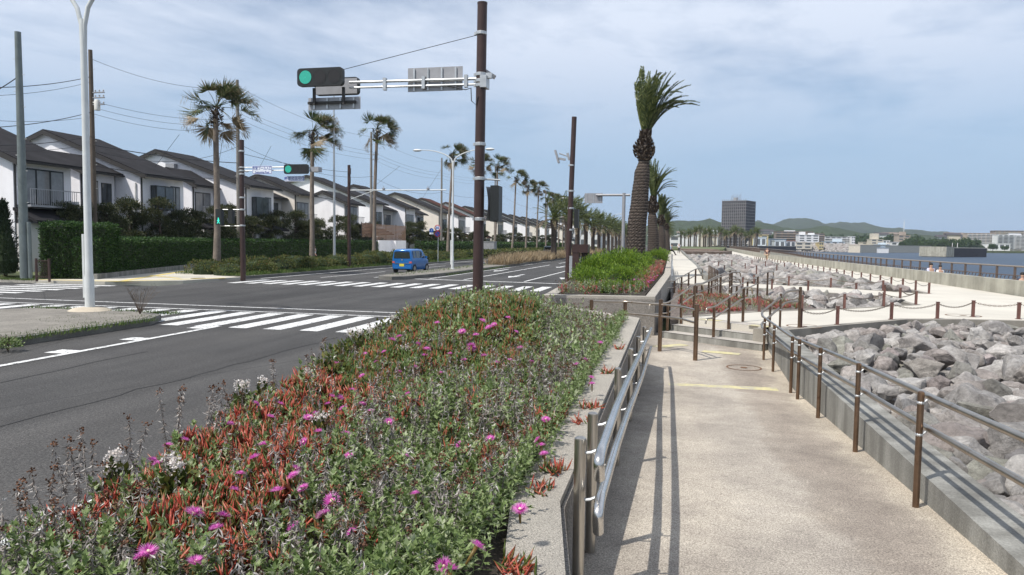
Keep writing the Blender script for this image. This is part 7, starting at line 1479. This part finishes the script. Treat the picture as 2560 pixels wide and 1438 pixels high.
a = np.array(S1); sage(LS_, a, rng.uniform(1.3, 2., len(a)), 8, False); a = np.array(S2); dried(LD_, a, rng.uniform(.9, 1.3, len(a)), 14, .3, .3); a = np.array(S3); icetuft(LI_, np.concatenate([a, a+[.07, 0, .08], a+[-.05, .06, .14]]), rng.uniform(1.4, 2.1, 3*len(a)), 7)
patch2 = [(.3, 19.5), (2.3, 21.5), (4.3, 23.2), (3.9, 25.6), (2.1, 27), (.3, 29)]
pts = scatter(2300, 19.4, 29, patch2); h3 = len(pts)//3
a = np.stack([pts[:, 0], pts[:, 1], np.full(len(pts), .30)], 1); m_ = np.sin(a[:, 0]*2.3+a[:, 1]*1.1)+rng.normal(0, .6, len(a)); icetuft(LI_, a[m_ > .1]+[0, 0, .05], rng.uniform(1.2, 1.8, (m_ > .1).sum()), 7); dried(LD_, a[m_ <= .1], rng.uniform(.45, .8, (m_ <= .1).sum()), 10, .2, .3)
sage(LS_, a[::4], rng.uniform(1., 1.5, len(a[::4])), 7, False)
b = MB(); b.prism([(.02, 18.85), (2.41, 21.5), (4.5, 23.2), (4.2, 26), (2.3, 27.6), (2.3, 36), (.02, 36)], -.4, .27); struct(b.build('planting_soil', mat('dry_soil', (.15, .125, .11), 1, var=.3, scale=3, fine=.5, fscale=20, bump=1)))
tag(LS_.build('green_leaf_cover', [M['sage']]), 'grey-green leafy cover in the second planter and beside the steps', 'ground cover', None, 'stuff')
tag(LD_.build('dried_stalk_cover', [M['dried'], M['seed']]), 'dry grey stalks in the second planter and beside the steps', 'dried stalks', None, 'stuff')
tag(LI_.build('red_ice_plant_cover', [M['ice2']]), 'red ice plants in the second planter below the date palm and beside the steps', 'ice plants', None, 'stuff')
for i in range(60):
    t = i/60; y = 22+20*t**1.6; x = random.uniform(-1.25, -.45); o = put(FLM, 'ice_plant_flower', None, (x, y, 1.04), 0, 1.9); o.rotation_euler = (random.gauss(.3, .3), 0, random.uniform(0, 6)); tag(o, '%s magenta blossom of the second planter, counting back from its front wall' % nth(i+1), 'flower', 'blossoms of the second planter')

# ================================================================ HAZE
b = MB(); b.box(-4300, -900, -6.5, 4300, 4500, 150); hz = b.build('haze', []); hz['kind'] = 'stuff'; tag(hz, 'thin bluish sea haze over the whole bay', 'haze')
m = bpy.data.materials.new('haze_air'); m.use_nodes = True; N_, L_ = m.node_tree.nodes, m.node_tree.links; N_.remove(N_['Principled BSDF']); v = N_.new('ShaderNodeVolumePrincipled'); v.inputs['Color'].default_value = (.80, .88, .98, 1); v.inputs['Density'].default_value = .00012; v.inputs['Anisotropy'].default_value = .2
L_.new(v.outputs[0], N_['Material Output'].inputs['Volume']); hz.data.materials.append(m)
S.cycles.volume_bounces = 0; S.cycles.max_bounces = 6; S.cycles.transparent_max_bounces = 8
